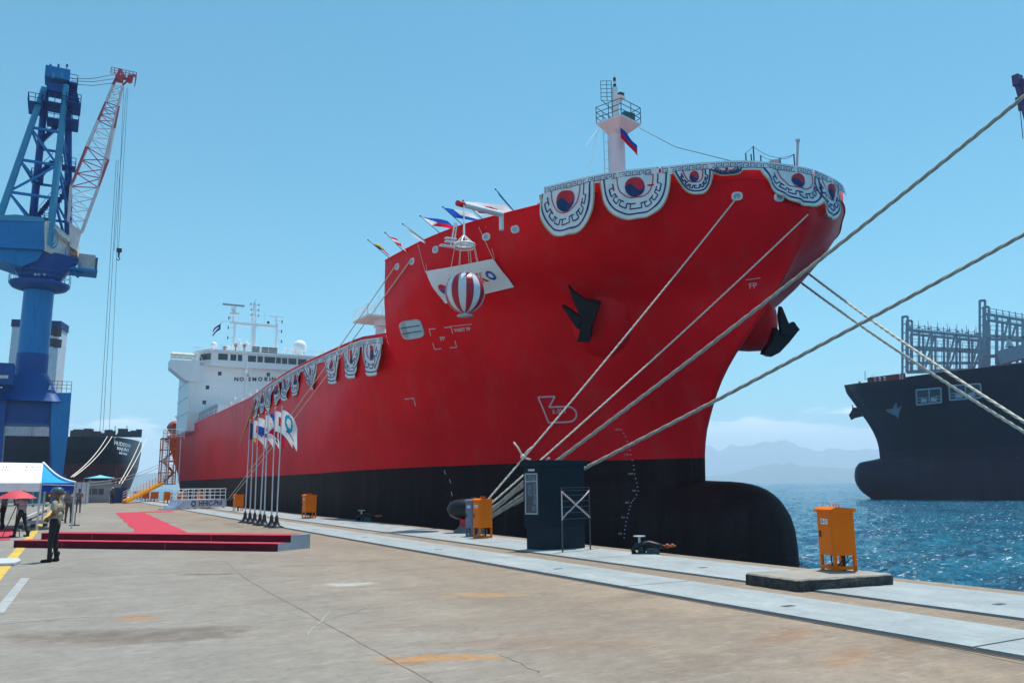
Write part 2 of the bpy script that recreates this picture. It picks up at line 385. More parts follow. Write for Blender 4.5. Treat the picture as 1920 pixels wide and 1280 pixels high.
q = MB(); q.b2((8.50, -20, .004), (8.597, QEND-1, .0045)); q.b2((10.81, -20, .004), (10.897, QEND-1, .0045))
q.b2((8.44, -20, .0041), (8.46, QEND-1, .0046))
tag(q.build('trench_joint_lines', M('joint_dirt', (.035, .035, .04), .9)), kind='structure')
L = 6.1
ORD = 'first second third fourth fifth sixth seventh eighth ninth tenth eleventh twelfth thirteenth fourteenth fifteenth sixteenth seventeenth eighteenth nineteenth twentieth twenty-first twenty-second'.split()
for row, (x0, x1, off) in enumerate(((8.60, 10.07, 5.45), (10.90, 13.02, 10.1))):
    k = 0; y = off-5*L
    while y < QEND-3:
        if y+L > 5:
            q = MB(); ye = min(y+L, QEND-2)
            q.b2((x0, y+.02, 0.001), (x1-.02, ye-.02, .022)); cx = (x0+x1)/2
            o = q.build('cover_plate', PLATE, loc=(cx, (y+ye)/2, 0))
            h = MB(); yy = y+L*.5
            h.b2((cx-.25, yy-.05, .023), (cx-.05, yy+.05, .026)); h.build('lift_slot', MT['dgrey'], o)
            where = ('landward', 'seaward')[row]
            tag(o, '%s steel cover plate counted from the camera in the %s row along the quay' % (ORD[k], where), 'cover plate', 'cover plates of the %s trench' % where)
            k += 1
        y += L
# joints, painted lines and scratches on the concrete
def strip(mb, pts, w, z):
    for a, b in zip(pts[:-1], pts[1:]):
        a = Vector(a); b = Vector(b); d = (b-a).normalized(); n = Vector((-d.y, d.x, 0))*w/2
        mb.add([(a-n).to_2d().to_3d()+Vector((0, 0, z)), (b-n).to_2d().to_3d()+Vector((0, 0, z)), (b+n).to_2d().to_3d()+Vector((0, 0, z)), (a+n).to_2d().to_3d()+Vector((0, 0, z))], [(0, 1, 2, 3)])
def wob(a, b, k, s):
    a = Vector(a); b = Vector(b); return [a.lerp(b, i/k)+Vector((random.uniform(-s, s), random.uniform(-s, s), 0)) for i in range(k+1)]
q = MB(); JM = M('slab_joint_dark', (.25, .19, .14), .95, var=.4, vs=4)
strip(q, wob(gz(470, 1090), gz(815, 1281), 22, .012), .016, .004); strip(q, wob(gz(420, 1052), gz(470, 1090), 6, .02), .02, .004)
tag(q.build('slab_joint', JM, loc=(0, 0, 0)), kind='structure')
q = MB(); strip(q, wob(gz(1330, 1134), gz(1560, 1172), 14, .010)+wob(gz(1570, 1174), gz(1990, 1258), 20, .012), .016, .004)
for (a, b_) in (((1700, 1110), (1790, 1150)), ((1465, 1178), (1485, 1180)), ((360, 1052), (420, 1056)), ((940, 1225), (1010, 1262)), ((1090, 1045), (1130, 1060)), ((1010, 1190), (1100, 1235))): pass
for (a, b_, k_) in (((940, 1226), (1015, 1262), 10), ((1120, 1050), (1150, 1058), 5), ((1462, 1176), (1486, 1180), 5)): strip(q, wob(gz(*a), gz(*b_), k_, .03), .010, .0042)
tag(q.build('slab_joint', M('slab_joint', (.24, .18, .13), .95, var=.4, vs=4)), kind='structure')
YL = M('road_paint_yellow', (.62, .40, .06), .7, var=.25, vs=3, dirt=(.40, .36, .30)); WL = M('worn_paint_white', (.36, .36, .35), .8, var=.2, vs=5)
q = MB(); strip(q, [gz(-30, 1108), gz(45, 1020), gz(85, 972), gz(108, 945)], .24, .0045)
tag(q.build('yellow_road_line', YL), kind='structure')
q = MB(); strip(q, [gz(-5, 1150), gz(48, 1083)], .15, .0045); strip(q, wob(gz(48, 1084), gz(520, 1064), 12, .015), .035, .0045)
strip(q, wob(gz(-5, 1170), gz(170, 1155), 6, .02), .03, .0045)
strip(q, wob(gz(575, 1190), gz(620, 1145), 4, .02), .014, .005); strip(q, wob(gz(583, 1172), gz(700, 1134), 5, .03), .014, .0055); strip(q, wob(gz(430, 1100), gz(560, 1085), 5, .03), .03, .005)
tag(q.build('white_road_line', WL), kind='structure')
# ------------------------------------------------------------------ hull builder
class Hull:
    """a lofted hull; bow at low Y, stern at high Y, centreline x = xc"""
    def __init__(s, xc, B, stem, tables, Yc, Yend, zlow, zmid, top, stern_k=(.35, .03), stern_len=30, dscale=1.):
        s.xc, s.B, s.stem, s.Yc, s.Yend, s.zlow, s.zmid, s.top = xc, B, stem, Yc, Yend, zlow, zmid, top
        s.tab = [(z, pchip([math.sqrt(a*dscale) for a, _ in t], [v for _, v in t])) for z, t in tables]; s.sk = stern_k; s.sl = stern_len
    bulb = None
    def nose(s, z):
        if s.bulb and z < s.bulb[2]: return s.bulb[0](z)
        return s.stem(z)
    def b(s, Y, z):
        r = s.b0(Y, z)
        if s.bulb and z < s.bulb[2]:
            t, rx, top, cz = s.bulb; d = max(0, Y-t(z)); rr = rx*math.sqrt(max(0, 1-abs((z-cz)/(top-cz))**2.4))*(1-(1-min(1, d/3.2))**2.6)**.5
            rr *= 1+.05*max(0, min(d-3, 6)); rr *= max(0, min(1, (40-d)/25)); r = (r**2.6+rr**2.6)**(1/2.6)
        return r
    def b0(s, Y, z):
        if Y < s.stem(z): return 0.
        d = math.sqrt(max(0, Y-s.stem(z))); t = s.tab
        r = pchip([a for a, _ in t], [f(d) for _, f in t])(z) if t[0][0] < z < t[-1][0] else (t[0] if z <= t[0][0] else t[-1])[1](d)
        q = max(0, (Y-(s.Yend-s.sl))/s.sl); kk = max(0, min(1, (z-s.zlow)/(s.zmid-s.zlow)))
        return s.B*r*(1-(s.sk[0]*(1-kk)+s.sk[1]*kk)*q**2.2)
    def cols(s, seg='all'):
        nb = 34; c = [('b', (i/nb)**2) for i in range(nb+1)]
        return c
    def build(s, mb, breaks, after=14):
        """breaks: list of (Ya, Yb, n, topfn) segments behind the bow; the bow segment uses s.top"""
        zs = [s.zlow+(s.zmid-s.zlow)*i/26 for i in range(27)]
        if s.bulb: zs = sorted(set(zs+[s.bulb[2]+d_ for d_ in (-1.2, -.9, -.65, -.45, -.3, -.2, -.12, -.06, -.02, .0, .02, .2)]))
        def section(Yf, topv):
            pts = [(Yf(z), z) for z in zs]
            Yt = Yf(topv)
            for i in range(1, 13): z = s.zmid+(topv-s.zmid)*i/12; pts.append((Yf(z), z))
            return [(s.b(y, z), y, z) for y, z in pts]
        segs = []
        bow = []
        for i in range(45):
            k = (i/44)**1.9
            Yf = lambda z, k=k: s.nose(z)+(s.Yc-s.nose(z))*k
            bow.append(section(Yf, s.top(Yf(s.zmid+3))))
        segs.append(bow)
        for Ya, Yb, n, fn in breaks:
            segs.append([section(lambda z, y=Ya+(Yb-Ya)*i/n: y, fn(Ya+(Yb-Ya)*i/n)) for i in range(n+1)])
        mb.smooth = True; s.rail = []
        for sg in segs:
            nr = len(sg[0])
            for side in (-1, 1):
                vs = [(s.xc+side*b, y, z) for col in sg for b, y, z in col]
                fs = []
                for i in range(len(sg)-1):
                    for j in range(nr-1):
                        a = i*nr+j; f = (a, a+nr, a+nr+1, a+1); fs.append(f if side > 0 else tuple(reversed(f)))
                mb.add(vs, fs)
            s.rail.append([(b, y, z) for b, y, z in (c[-1] for c in sg)])
        # nose: close the gap across the stem
        st = segs[0][0]; vs = []
        for b, y, z in st: vs += [(s.xc-b, y, z), (s.xc, y-b*.35, z), (s.xc+b, y, z)]
        mb.add(vs, [(3*j, 3*j+3, 3*j+4, 3*j+1) for j in range(len(st)-1)]+[(3*j+1, 3*j+4, 3*j+5, 3*j+2) for j in range(len(st)-1)])
        # transom
        mb.smooth = False; e = segs[-1][-1]; n = len(e)
        mb.add([(s.xc-b, y, z) for b, y, z in e]+[(s.xc+b, y, z) for b, y, z in e], [(j, j+1, n+j+1, n+j) for j in range(n-1)])
        s.segs = segs
    def deck(s, mb, seg, drop):
        r = s.rail[seg]; n = len(r)
        q = [(max(.0, min(b, s.b0(max(y, s.stem(z-drop)), z-drop))-.05), max(y, s.stem(z-drop)+.05), z-drop) for b, y, z in r]
        mb.add([(s.xc-b, y, z) for b, y, z in q]+[(s.xc+b, y, z) for b, y, z in q], [(j, n+j, n+j+1, j+1) for j in range(n-1)])
# ------------------------------------------------------------------ red tanker
XC = 29.4; HB = 12.9
stem_pts = sorted([(-7, 32.4), (1.7, 32.4), (3.04, 32.35), (4.2, 32.15), (5.5, 31.6), (6.65, 30.95), (7.7, 30.1), (8.7, 29.0), (9.7, 27.8), (10.75, 26.7), (12.0, 25.6), (13.2, 24.8), (14.2, 24.4), (17, 24.45)])
stem = pchip([p[0] for p in stem_pts], [p[1] for p in stem_pts])
TT = [(0, .0), (.15, .111), (.55, .231), (1.35, .342), (2.55, .453), (4.25, .603), (7, .735), (9.25, .825), (11.75, .910), (15, .968), (19, 1)]
TMID = [(0, .006), (.3, .03), (1, .08), (2.5, .19), (5, .375), (10, .68), (13.6, .87), (17, .96), (21, 1)]
TM2 = [(0, .003), (.3, .014), (1, .048), (2.5, .13), (5, .29), (8, .515), (11.75, .77), (15, .935), (17.3, .99), (19, 1)]
TH = [(0, .003), (.15, .04), (.55, .10), (1.35, .185), (2.55, .29), (4.25, .44), (7, .635), (9.25, .76), (11.75, .875), (15, .965), (18.5, 1)]
TL = [(0, .01), (.3, .03), (1, .08), (2.5, .19), (4, .30), (9.5, .635), (14, .83), (19, .955), (24, 1)]
YB = 45.5
maintop = pchip([45, 46.5, 50, 54, 66, 74, 82, 84, 160], [10.72, 10.85, 11.2, 11.3, 11.42, 11.2, 10.72, 10.62, 10.62])
fctop = lambda Y: 15.3
HUL = Hull(XC, HB, stem, [(2.5, TL), (7, TMID), (10.8, TM2), (13.1, TH), (15.3, TT)], YB, 156, -6, 10, fctop, (.42, .0), 34, 1.1)
red = bpy.data.materials.new('red_hull_paint'); red.use_nodes = True; N = NT(red); b = N.b; P = N.pos
s3 = N.n('ShaderNodeSeparateXYZ'); N.l(P, s3.inputs[0]); X, Y, Zz = s3.outputs
lift = N.math('MULTIPLY', N.math('DIVIDE', N.math('SUBTRACT', 58, Y), 26, clamp=True), .40)
isred = N.math('GREATER_THAN', N.math('ADD', Zz, N.math('MULTIPLY', N.math('SUBTRACT', N.noise(P, 3, 4, .7), .5), .07)), N.math('ADD', lift, 2.64))
n1 = N.noise(P, .16, 5, .6); n2 = N.noise(N.mapv(P, (1, 1, .12)), .9, 5, .65); n3 = N.noise(P, 2.2, 5, .7)
rc = N.mix(N.ramp(n1, .35, .65), (.72, .001, .010), (.93, .006, .018)); rc = N.mix(N.math('MULTIPLY', N.ramp(n2, .50, .75), .30), rc, (.62, .09, .09))
rc = N.mix(N.math('MULTIPLY', N.ramp(n3, .55, .75), .10), rc, (.40, .01, .015))
# shell plate butts and seams
def seam(coord, step, w): return N.math('LESS_THAN', N.math('ABSOLUTE', N.math('SUBTRACT', N.math('MODULO', N.math('ADD', coord, 1000), step), step/2)), w)
sm = N.math('MAXIMUM', seam(Y, 8.1, .03), seam(Zz, 2.55, .012)); rc = N.mix(N.math('MULTIPLY', sm, .2), rc, (.33, .005, .01))
bc = N.mix(N.ramp(n2, .45, .8), (.022, .010, .012), (.046, .026, .028)); bc = N.mix(N.math('MULTIPLY', sm, .3), bc, (.06, .05, .055))
rib = N.math('MULTIPLY', N.math('MULTIPLY', seam(Y, 1.5, .10), N.math('GREATER_THAN', Y, 62)), N.math('GREATER_THAN', Zz, 7.4)); rc = N.mix(N.math('MULTIPLY', rib, .22), rc, (.50, .10, .12))
run = N.ramp(N.noise(N.mapv(P, (2.2, 2.2, .10)), 1.6, 6, .7), .60, .74); rc = N.mix(N.math('MULTIPLY', run, .34), rc, (.34, .015, .012))
scf = N.ramp(N.noise(N.mapv(P, (.5, .5, 2.2)), 1.4, 6, .75), .60, .70); bc = N.mix(N.math('MULTIPLY', scf, .5), bc, (.075, .055, .058))
N.l(N.mix(isred, bc, rc), b.inputs['Base Color'])
N.l(N.math('ADD', N.math('MULTIPLY', n3, .14), N.math('ADD', .32, N.math('MULTIPLY', N.math('SUBTRACT', 1, isred), .2))), b.inputs['Roughness'])
wave = N.noise(N.mapv(P, (1, 1, 1)), .55, 2, .4)
b.inputs['Specular IOR Level'].default_value = .12
N.l(N.bump(N.math('ADD', wave, N.math('MULTIPLY', n3, .03)), .30, .09), b.inputs['Normal'])
HUL.bulb = (pchip([-7, -2, -.3, .8, 1.35, 1.68, 1.80, 1.86], [27.8, 27.1, 27.15, 27.6, 28.2, 29.2, 30.4, 32.4]), 2.25, 1.86, -2.1)
ship = thing('tanker_ship', (XC, 90, SEA), 'huge bright red tanker with black underwater paint moored along the quay', 'ship')
mb = MB(); HUL.build(mb, [(YB, 156, 60, maintop)])
hull = mb.build('hull', red, ship)
_dg = None
hb = [v.copy() for v in (Vector(p) for p in mb.v)]; BV = BVHTree.FromPolygons(hb, mb.f)
def hit(px, py):
    d = ray(px, py).normalized(); r = BV.ray_cast(CAMP, d)
    if r[0] is None: raise ValueError('no hull at %s' % ((px, py),))
    n = r[1]; return r[0], (n if n.dot(d) < 0 else -n)
def on_hull(p, n, off=.012):
    r = BV.ray_cast(p+n*2.0, -n)
    return (r[0] if r[0] is not None else p)+n*off
def hull_frame(px, py):
    p, n = hit(px, py); right = Vector((0, 0, 1)).cross(n).normalized(); up = n.cross(right).normalized()
    return p, n, right, up
# decks and break bulkhead
mb = MB(); HUL.deck(mb, 0, 1.25); HUL.deck(mb, 1, 1.1); mb.build('deck', M('deck_paint', (.17, .12, .12), .8), ship)
mb = MB(); bw = HUL.b(YB, 11.2)-.06
mb.b2((XC-bw, YB-.15, 10.9), (XC+bw, YB+.01, 15.28)); mb.build('forecastle_bulkhead', MT['white'], ship)
# rim along the rail
mb = MB()
for sg in HUL.rail:
    for sd_ in (-1, 1): mb.tube([(XC+sd_*b_, y, z) for b_, y, z in sg], .05, 6)
mb.build('rail_rim', red, ship)
# raised bulwark forward, behind the bunting
bowr = [(b_, y) for b_, y, z in HUL.rail[0]]
path = [Vector((XC-b_, y, 15.3)) for b_, y in reversed(bowr)]+[Vector((XC+b_, y, 15.3)) for b_, y in bowr[1:]]
cum = [0]
for a, c_ in zip(path[:-1], path[1:]): cum.append(cum[-1]+(c_-a).length)
def rail_at(s_):
    s_ = max(0, min(cum[-1], s_)); i = max(j for j in range(len(cum)-1) if cum[j] <= s_)
    a, c_ = path[i], path[i+1]; t = (s_-cum[i])/max(1e-6, cum[i+1]-cum[i]); p = a.lerp(c_, t)
    q0 = path[max(0, i-1)]; q1 = path[min(len(path)-1, i+2)]; d = (q1-q0).normalized(); return p, Vector((-d.y, d.x, 0))*-1
def rail_s(px, py, z=16.1):
    q_ = gz(px, py, z); return min((((p-Vector((q_.x, q_.y, 15.3))).length, cum[i]) for i, p in enumerate(path)))[1]
S0 = rail_s(1024, 358); S1 = cum[-1]-S0
mb = MB(); k = 90; vs = []
for i in range(k+1):
    p, n_ = rail_at(S0+(S1-S0)*i/k); n_ = n_ if (p+n_-Vector((XC, 40, 0))).length > (p-Vector((XC, 40, 0))).length else -n_
    vs += [p-n_*.06+Vector((0, 0, -.1)), p+Vector((0, 0, .78)), p-n_*.10+Vector((0, 0, .78)), p-n_*.16+Vector((0, 0, -.1))]
mb.smooth = True
mb.add(vs, [(4*i+j, 4*i+4+j, 4*i+5+j, 4*i+1+j) for i in range(k) for j in range(3)]); mb.build('bulwark', red, ship)
# -------- bunting (cloth printed with scallops)
def bunting(P, scal, s0, s1, toph=.42, name='bunting', label='', parent=None, dark=False):
    """P(s) -> (point on rail top, outward normal); scal: (centre, width, drop, skew, gather)"""
    def at3(u, v, layer):
        p, n_ = P(u); f = .075*math.sin(u*3.1+v*2)+.05*math.sin(u*7.7+v*1.3)+.014*math.sin(u*13+v*4)
        return p+n_*(.12+f*min(1, v*2)+layer*.024)-Vector((0, 0, v-.02))
    mats = [MT['whitec'], MT['navy'], MT['redc'], MT['gold']]
    mb = MB(); mb.smooth = True
    n = max(4, int((s1-s0)/.25))
    vs = [at3(s0+(s1-s0)*i/n, v, 0) for i in range(n+1) for v in (0, toph)]
    mb.add(vs, [(2*i, 2*i+1, 2*i+3, 2*i+2) for i in range(n)])
    def ribbon(line, w, layer, mi):
        mb.cur = mi; L_ = [Vector(p) for p in line]; vs = []
        for i, p in enumerate(L_):
            d = (L_[min(i+1, len(L_)-1)]-L_[max(i-1, 0)]); d = d.normalized() if d.length else Vector((1, 0)); nn = Vector((-d.y, d.x))*w/2
            vs += [at3(*(p-nn), layer), at3(*(p+nn), layer)]
        mb.add(vs, [(2*i, 2*i+1, 2*i+3, 2*i+2) for i in range(len(L_)-1)]); mb.cur = 0
    # meander along the top
    st = .30; u = s0+.08
    while u+st < s1:
        a, c_ = .12, .32
        ribbon([(u, c_), (u, a), (u+st*.72, a), (u+st*.72, (a+c_)/2+.02), (u+st*.36, (a+c_)/2+.02)], .035, 1, 1)
        ribbon([(u, c_), (u+st, c_)], .03, 1, 1); u += st
    ribbon([(s0, .05), (s1, .05)], .03, 1, 1)
    for (cu, w, dr, sk, ga) in scal:
        def bd(k, cu=cu, w=w, dr=dr, sk=sk, ga=ga):
            """outline scaled by k: from left top around to right top"""
            pts = []
            for i in range(49):
                th = math.pi*i/48; x = -math.cos(th); y = math.sin(th); x = math.copysign(abs(x)**.72, x)
                vv = dr*k*y**.8
                pts.append((cu+x*w/2*k*(1-ga*vv/dr*.5)+sk*vv, toph*.75+vv))
            return pts
        o = bd(1.0); vs = []
        for p in o:
            for j in range(15): v = toph*.75+(p[1]-toph*.75)*j/14; uu = p[0]-sk*(p[1]-v); vs.append(at3(uu, v, .3))
        mb.add(vs, [(15*i+j, 15*i+j+1, 15*i+j+16, 15*i+j+15) for i in range(48) for j in range(14)])
        ribbon(o, .12, .1, 3); ribbon(bd(.90), .075, 1.2, 1)
        a_, b_ = bd(.78), bd(.66)
        for i in range(2, 47, 6): ribbon(b_[i:i+5], .06, 1.2, 1)
        for i in range(4, 45, 6): ribbon(a_[i:i+5], .06, 1.3, 1); ribbon([a_[i], b_[i]], .05, 1.3, 1); ribbon([a_[i+4], b_[i+4]], .05, 1.35, 1)
        ribbon(bd(.52), .05, 1.2, 2)
        # two-tone disc
        r = .19*min(w, dr*1.2); cv = toph*.75+dr*.20+r*.35
        def disc(th, k): return at3(cu+sk*(cv-toph*.75)+r*k*math.cos(th)*(1-ga*.3), cv+r*k*math.sin(th), 1.6)
        for half, mi in ((0, 1), (1, 2)):
            mb.cur = mi; K = 20; vs = []
            for i in range(K+1):
                x = -1+2*i/K; yc = .42*math.sin(math.pi*x)*.9*(1-abs(x)*.2); ye = math.sqrt(max(0, 1-x*x)); yc = max(-ye, min(ye, yc))
                y2 = ye if half == 0 else -ye
                for y in (yc, y2): vs.append(at3(cu+sk*(cv-toph*.75)+r*x*(1-ga*.3), cv+r*y, 1.6))
            mb.add(vs, [(2*i, 2*i+1, 2*i+3, 2*i+2) for i in range(K)]); mb.cur = 0
    return mb.build(name, mats, parent)
def bowP(s_):
    p, n_ = rail_at(s_); n_ = n_ if (p+n_-Vector((XC, 40, 15.3))).length > (p-Vector((XC, 40, 15.3))).length else -n_
    return p+Vector((0, 0, .8)), n_
def ss(px, py): return rail_s(px, py)
c1, c2, c3, c4, c5, c6 = ss(1073, 345), ss(1197, 326), ss(1292, 318), ss(1385, 312), ss(1470, 318), ss(1540, 337)
bow = thing('bunting_cloth', bowP(S0)[0], 'white printed festoon cloth with round discs hung around the bow of the red ship', 'bunting')
bunting(bowP, [(c1, 3.0, 2.35, 0, .1), (c2, 3.2, 2.05, .0, .1)], S0, (c2+c3)/2-.2, name='cloth', parent=bow)
bunting(bowP, [(c3, 1.7, 1.15, .2, .6), (c4-.6, 1.5, .35, 0, .3), (c5, 3.6, 1.5, .35, .2)], (c2+c3)/2-.1, (c5+c6)/2-.1, name='cloth', parent=bow)
bunting(bowP, [(c6, 2.7, 1.75, .0, .7)], (c5+c6)/2, c6+2.1, name='cloth', parent=bow)
def sideP(Y_):
    b_ = HUL.b(Y_, 11); return Vector((XC-b_, Y_, maintop(Y_)-.22)), Vector((-1, 0, 0))
side = thing('bunting_cloth', (16.4, 60, 11), 'white printed festoon cloth draped along the main deck rail of the red ship', 'bunting')
ys = [(47.35, 3.0, 2.0, 0, .1), (51.3, 3.1, 2.0, -.05, .15), (56.0, 3.3, 2.0, -.35, .5), (61.6, 3.0, 1.9, -.5, .9), (65.9, 2.9, 1.9, .1, .4), (69.3, 2.6, 1.9, 0, .2), (72.4, 2.5, 1.9, 0, .2), (75.4, 2.5, 1.9, .1, .3), (78.3, 2.4, 1.9, 0, .2), (81.0, 2.4, 1.9, -.1, .3)]
bunting(sideP, ys[:3], 45.7, 58.9, name='cloth', parent=side); bunting(sideP, ys[3:], 59.0, 82.4, name='cloth', parent=side)
# -------- fairleads
def fairlead(px, py, w=.20, h=.16):
    p, n, r, u = hull_frame(px, py); o = MB(); o.smooth = True; K = 20; prof = [(.72, .0), (.78, .06), (.98, .09), (1.2, .05), (1.3, -.03)]
    vs = [p+r*(w*k*math.copysign(abs(math.cos(t))**.75, math.cos(t)))+u*(h*k*math.copysign(abs(math.sin(t))**.75, math.sin(t)))+n*z for k, z in prof for t in [2*math.pi*i/K for i in range(K)]]
    o.add(vs, [(j*K+i, j*K+(i+1) % K, (j+1)*K+(i+1) % K, (j+1)*K+i) for j in range(len(prof)-1) for i in range(K)])
    fo = o.build('fairlead', MT['white'], ship)
    o = MB(); o.add([p+r*(w*.76*math.copysign(abs(math.cos(t))**.75, math.cos(t)))+u*(h*.76*math.copysign(abs(math.sin(t))**.75, math.sin(t)))+n*.03 for t in [2*math.pi*i/K for i in range(K)]], [tuple(range(K))])
    o.build('opening', MT.setdefault('fo', M('fairlead_opening', (.30, .50, .60), .6, var=0) if 'fo' not in MT else None) if 'fo' not in MT else MT['fo'], fo)
    return p+n*.1, n
FL = {}
for k_, (px, py) in dict(a=(745, 500), b=(773, 490), c=(817, 468), d=(912, 444), e=(966, 430), f=(1382, 368), g=(1461, 370)).items(): FL[k_] = fairlead(px, py)
# mooring recess with bars
p, n, r, u = hull_frame(773, 617); K = 28; o = MB()
def sq(k, z, sc=1): return [p+n*.05+r*(.78*k*math.copysign(abs(math.cos(t))**.5, math.cos(t)))+u*(.50*k*math.copysign(abs(math.sin(t))**.5, math.sin(t)))+n*z for t in [2*math.pi*i/K for i in range(K)]]
o.add(sq(1.0, .03)+sq(1.12, .05)+sq(1.14, -.03), [(j*K+i, j*K+(i+1) % K, (j+1)*K+(i+1) % K, (j+1)*K+i) for j in range(2) for i in range(K)]); ro = o.build('roller_port', MT['lgrey'], ship)
o = MB(); o.add(sq(1.02, .02), [tuple(range(K))]); o.build('opening', M('port_sky_gap', (.42, .62, .70), .6, var=0), ro)
o = MB()
for z_ in (-.17, .17): o.bar(p+u*z_-r*.76+n*.12, p+u*z_+r*.76+n*.12, .035)
o.b2((0, 0, 0), (0, 0, 0)); o.build('bars', MT['dgrey'], ro)
o = MB(); q4 = sq(1.0, .035); o.add([v for v in q4 if (v-p).dot(r) < -.15], [tuple(range(len([v for v in q4 if (v-p).dot(r) < -.15])))]); o.build('inner_wall', MT['grey'], ro)
# -------- painted marks
WP = M('white_mark_paint', (.56, .50, .52), .6, var=.1, vs=5)
mk = MB()
def hl(px, py, pts, w=.06, off=.015):
    """line drawn on the shell; pts in metres right/up of the pixel's point"""
    p, n, r, u = hull_frame(px, py)
    for a, b_ in zip(pts[:-1], pts[1:]):
        a = Vector(a); b_ = Vector(b_); d = (b_-a); k = max(1, int(d.length/.4)); d.normalize(); nn = Vector((-d.y, d.x))*w/2
        vs = []
        for i in range(k+1):
            c_ = a.lerp(b_, i/k)
            for s_ in (-1, 1): e = c_+nn*s_; vs.append(on_hull(p+r*e.x+u*e.y, n, off))
        mk.add(vs, [(2*i, 2*i+1, 2*i+3, 2*i+2) for i in range(k)])
def htext(px, py, s_, size, bold=.01):
    p, n, r, u = hull_frame(px, py); text_into(mk, s_, size, p, r, u, bold=bold, proj=lambda x, y: on_hull(p+r*x+u*y, n, .016))
def mark(nm):
    global mk
    mk.build(nm, WP, ship); mk = MB()
for sx_ in (-1, 1):
    for sy_ in (-1, 1): hl(830, 634, [(sx_*.75, sy_*.62-sy_*.4), (sx_*.75, sy_*.62), (sx_*.3, sy_*.62)], .05); mark('corner_mark')
htext(830, 635, 'FP', .34); mark('frame_mark'); htext(867, 618, 'WBST FP', .27); hl(867, 614, [(-.75, .14), (.65, .14)], .04); mark('tank_mark')
htext(1412, 536, 'FP', .42, .005); hl(1412, 532, [(-.3, .26), (.4, .26)], .04); mark('frame_mark')
hl(770, 756, [(-.4, .3), (.35, .3), (.35, -.2)], .05); mark('corner_mark')
hl(1045, 763, [(-1.05, .62), (-.05, .62), (-.48, .02), (.55, .02)], .085)
arc = [(.55+.52*math.sin(t), -.42+.44*math.cos(t)) for t in [math.pi*i/8 for i in range(9)]]
hl(1045, 763, arc+[(-.62, -.86), (-1.05, .62)], .085)
htext(1048, 771, '6.8M', .40, .0); mark('bulb_symbol')
dm = [(1165, 805), (1173, 818), (1179, 835), (1183, 852), (1188, 872), (1190, 888), (1194, 905), (1197, 920), (1190, 934), (1184, 942), (1180, 955), (1176, 970), (1173, 985), (1171, 1000), (1170, 1015)]
for (x0, y0), (x1, y1) in zip(dm[:-1], dm[1:]):
    for t in (0, .5): hl(x0+(x1-x0)*t, y0+(y1-y0)*t, [(-.035, 0), (.035, 0)], .05); mark('draft_tick')
for i, s_ in ((0, '12M'), (3, '11M'), (5, '10M'), (7, '9M'), (9, '8M'), (11, '7M'), (13, '6M')): htext(dm[i][0]-8, dm[i][1], s_, .16, .0); mark('draft_number')
htext(440, 778, 'T', .7); mark('frame_mark'); hl(455, 775, [(-.3, .9), (-.3, -.9)], .08); mark('frame_mark')
for (x, y) in ((833, 885), (843, 902), (846, 925), (846, 945)): hl(x, y, [(0, .12), (.1, -.12)], .05); mark('draft_tick')
# -------- anchors
ANK = M('anchor_black', (.006, .012, .022), .5, var=.2)
p, n, r, u = hull_frame(1128, 602)
o = MB(); o.smooth = True; K = 28; prof = [(1.75, -.25), (1.55, .12), (1.2, .42), (.85, .62), (.45, .70), (.01, .66)]
vs = [p+r*(k*1.0*math.cos(t))+u*(k*1.15*math.sin(t)-.25)+n*z for k, z in prof for t in [2*math.pi*i/K for i in range(K)]]
o.add(vs, [(j*K+i, j*K+(i+1) % K, (j+1)*K+(i+1) % K, (j+1)*K+i) for j in range(len(prof)-1) for i in range(K)]); o.build('anchor_bolster', red, ship)
def anchor(pts_list, dist_off, parent_name='anchor', c0=(1090, 600)):
    pass
an = thing('anchor', p+n*1.0, 'black stockless anchor hauled up against the near side of the bow', 'anchor')
D0 = (p+n*1.15)
def ap(px, py, k=0.):
    """point on a plane hanging by the shell, k metres further out"""
    pl = D0+n*k; d = ray(px, py); t = (pl-CAMP).dot(n)/d.dot(n); return CAMP+d*t
def slab(poly, k0, th, name, mat, par):
    a = [ap(x, y, k0) for x, y in poly]; b_ = [v-n*th for v in a]; m_ = len(a); o = MB()
    o.add(a+b_, [tuple(range(m_)), tuple(reversed(range(m_, 2*m_)))]+[(i, m_+i, m_+(i+1) % m_, (i+1) % m_) for i in range(m_)]); return o.build(name, mat, par)
slab([(1082, 641), (1104, 642), (1108, 612), (1124, 572), (1104, 566), (1092, 600)], .25, .7, 'crown', ANK, an)
slab([(1065, 536), (1074, 548), (1094, 562), (1122, 570), (1112, 590), (1094, 600), (1086, 590), (1074, 562)], .05, .35, 'fluke', ANK, an)
slab([(1053, 574), (1062, 578), (1090, 597), (1088, 618), (1082, 616), (1072, 602)], -.05, .35, 'fluke', ANK, an)
# far anchor, on the starboard side
fp = gd(1432, 612, 47.0); o = MB(); ax = Vector((.55, -.55, -.12)).normalized()
o.lathe(fp-ax*1.6, [(1.55, -.6), (1.5, .9), (1.38, 1.7), (1.05, 2.15), (.5, 2.32), (.01, 2.35)], 28, ax); o.build('anchor_bolster', red, ship)
an2 = thing('anchor', gd(1467, 620, 44.5), 'black stockless anchor jutting beyond the stem on the far side of the bow', 'anchor')
nn2 = -FW
def slab2(poly, dist, th, name):
    a = [CAMP+ray(x, y)*(dist/FPX) for x, y in poly]; b_ = [v+FW*th for v in a]; m_ = len(a); o = MB()
    o.add(a+b_, [tuple(range(m_)), tuple(reversed(range(m_, 2*m_)))]+[(i, m_+i, m_+(i+1) % m_, (i+1) % m_) for i in range(m_)]); o.build(name, ANK, an2)
slab2([(1434, 664), (1436, 658), (1449, 640), (1456, 618), (1470, 622), (1482, 618), (1496, 622), (1480, 642), (1462, 661), (1446, 669)], 41.2, .8, 'crown')
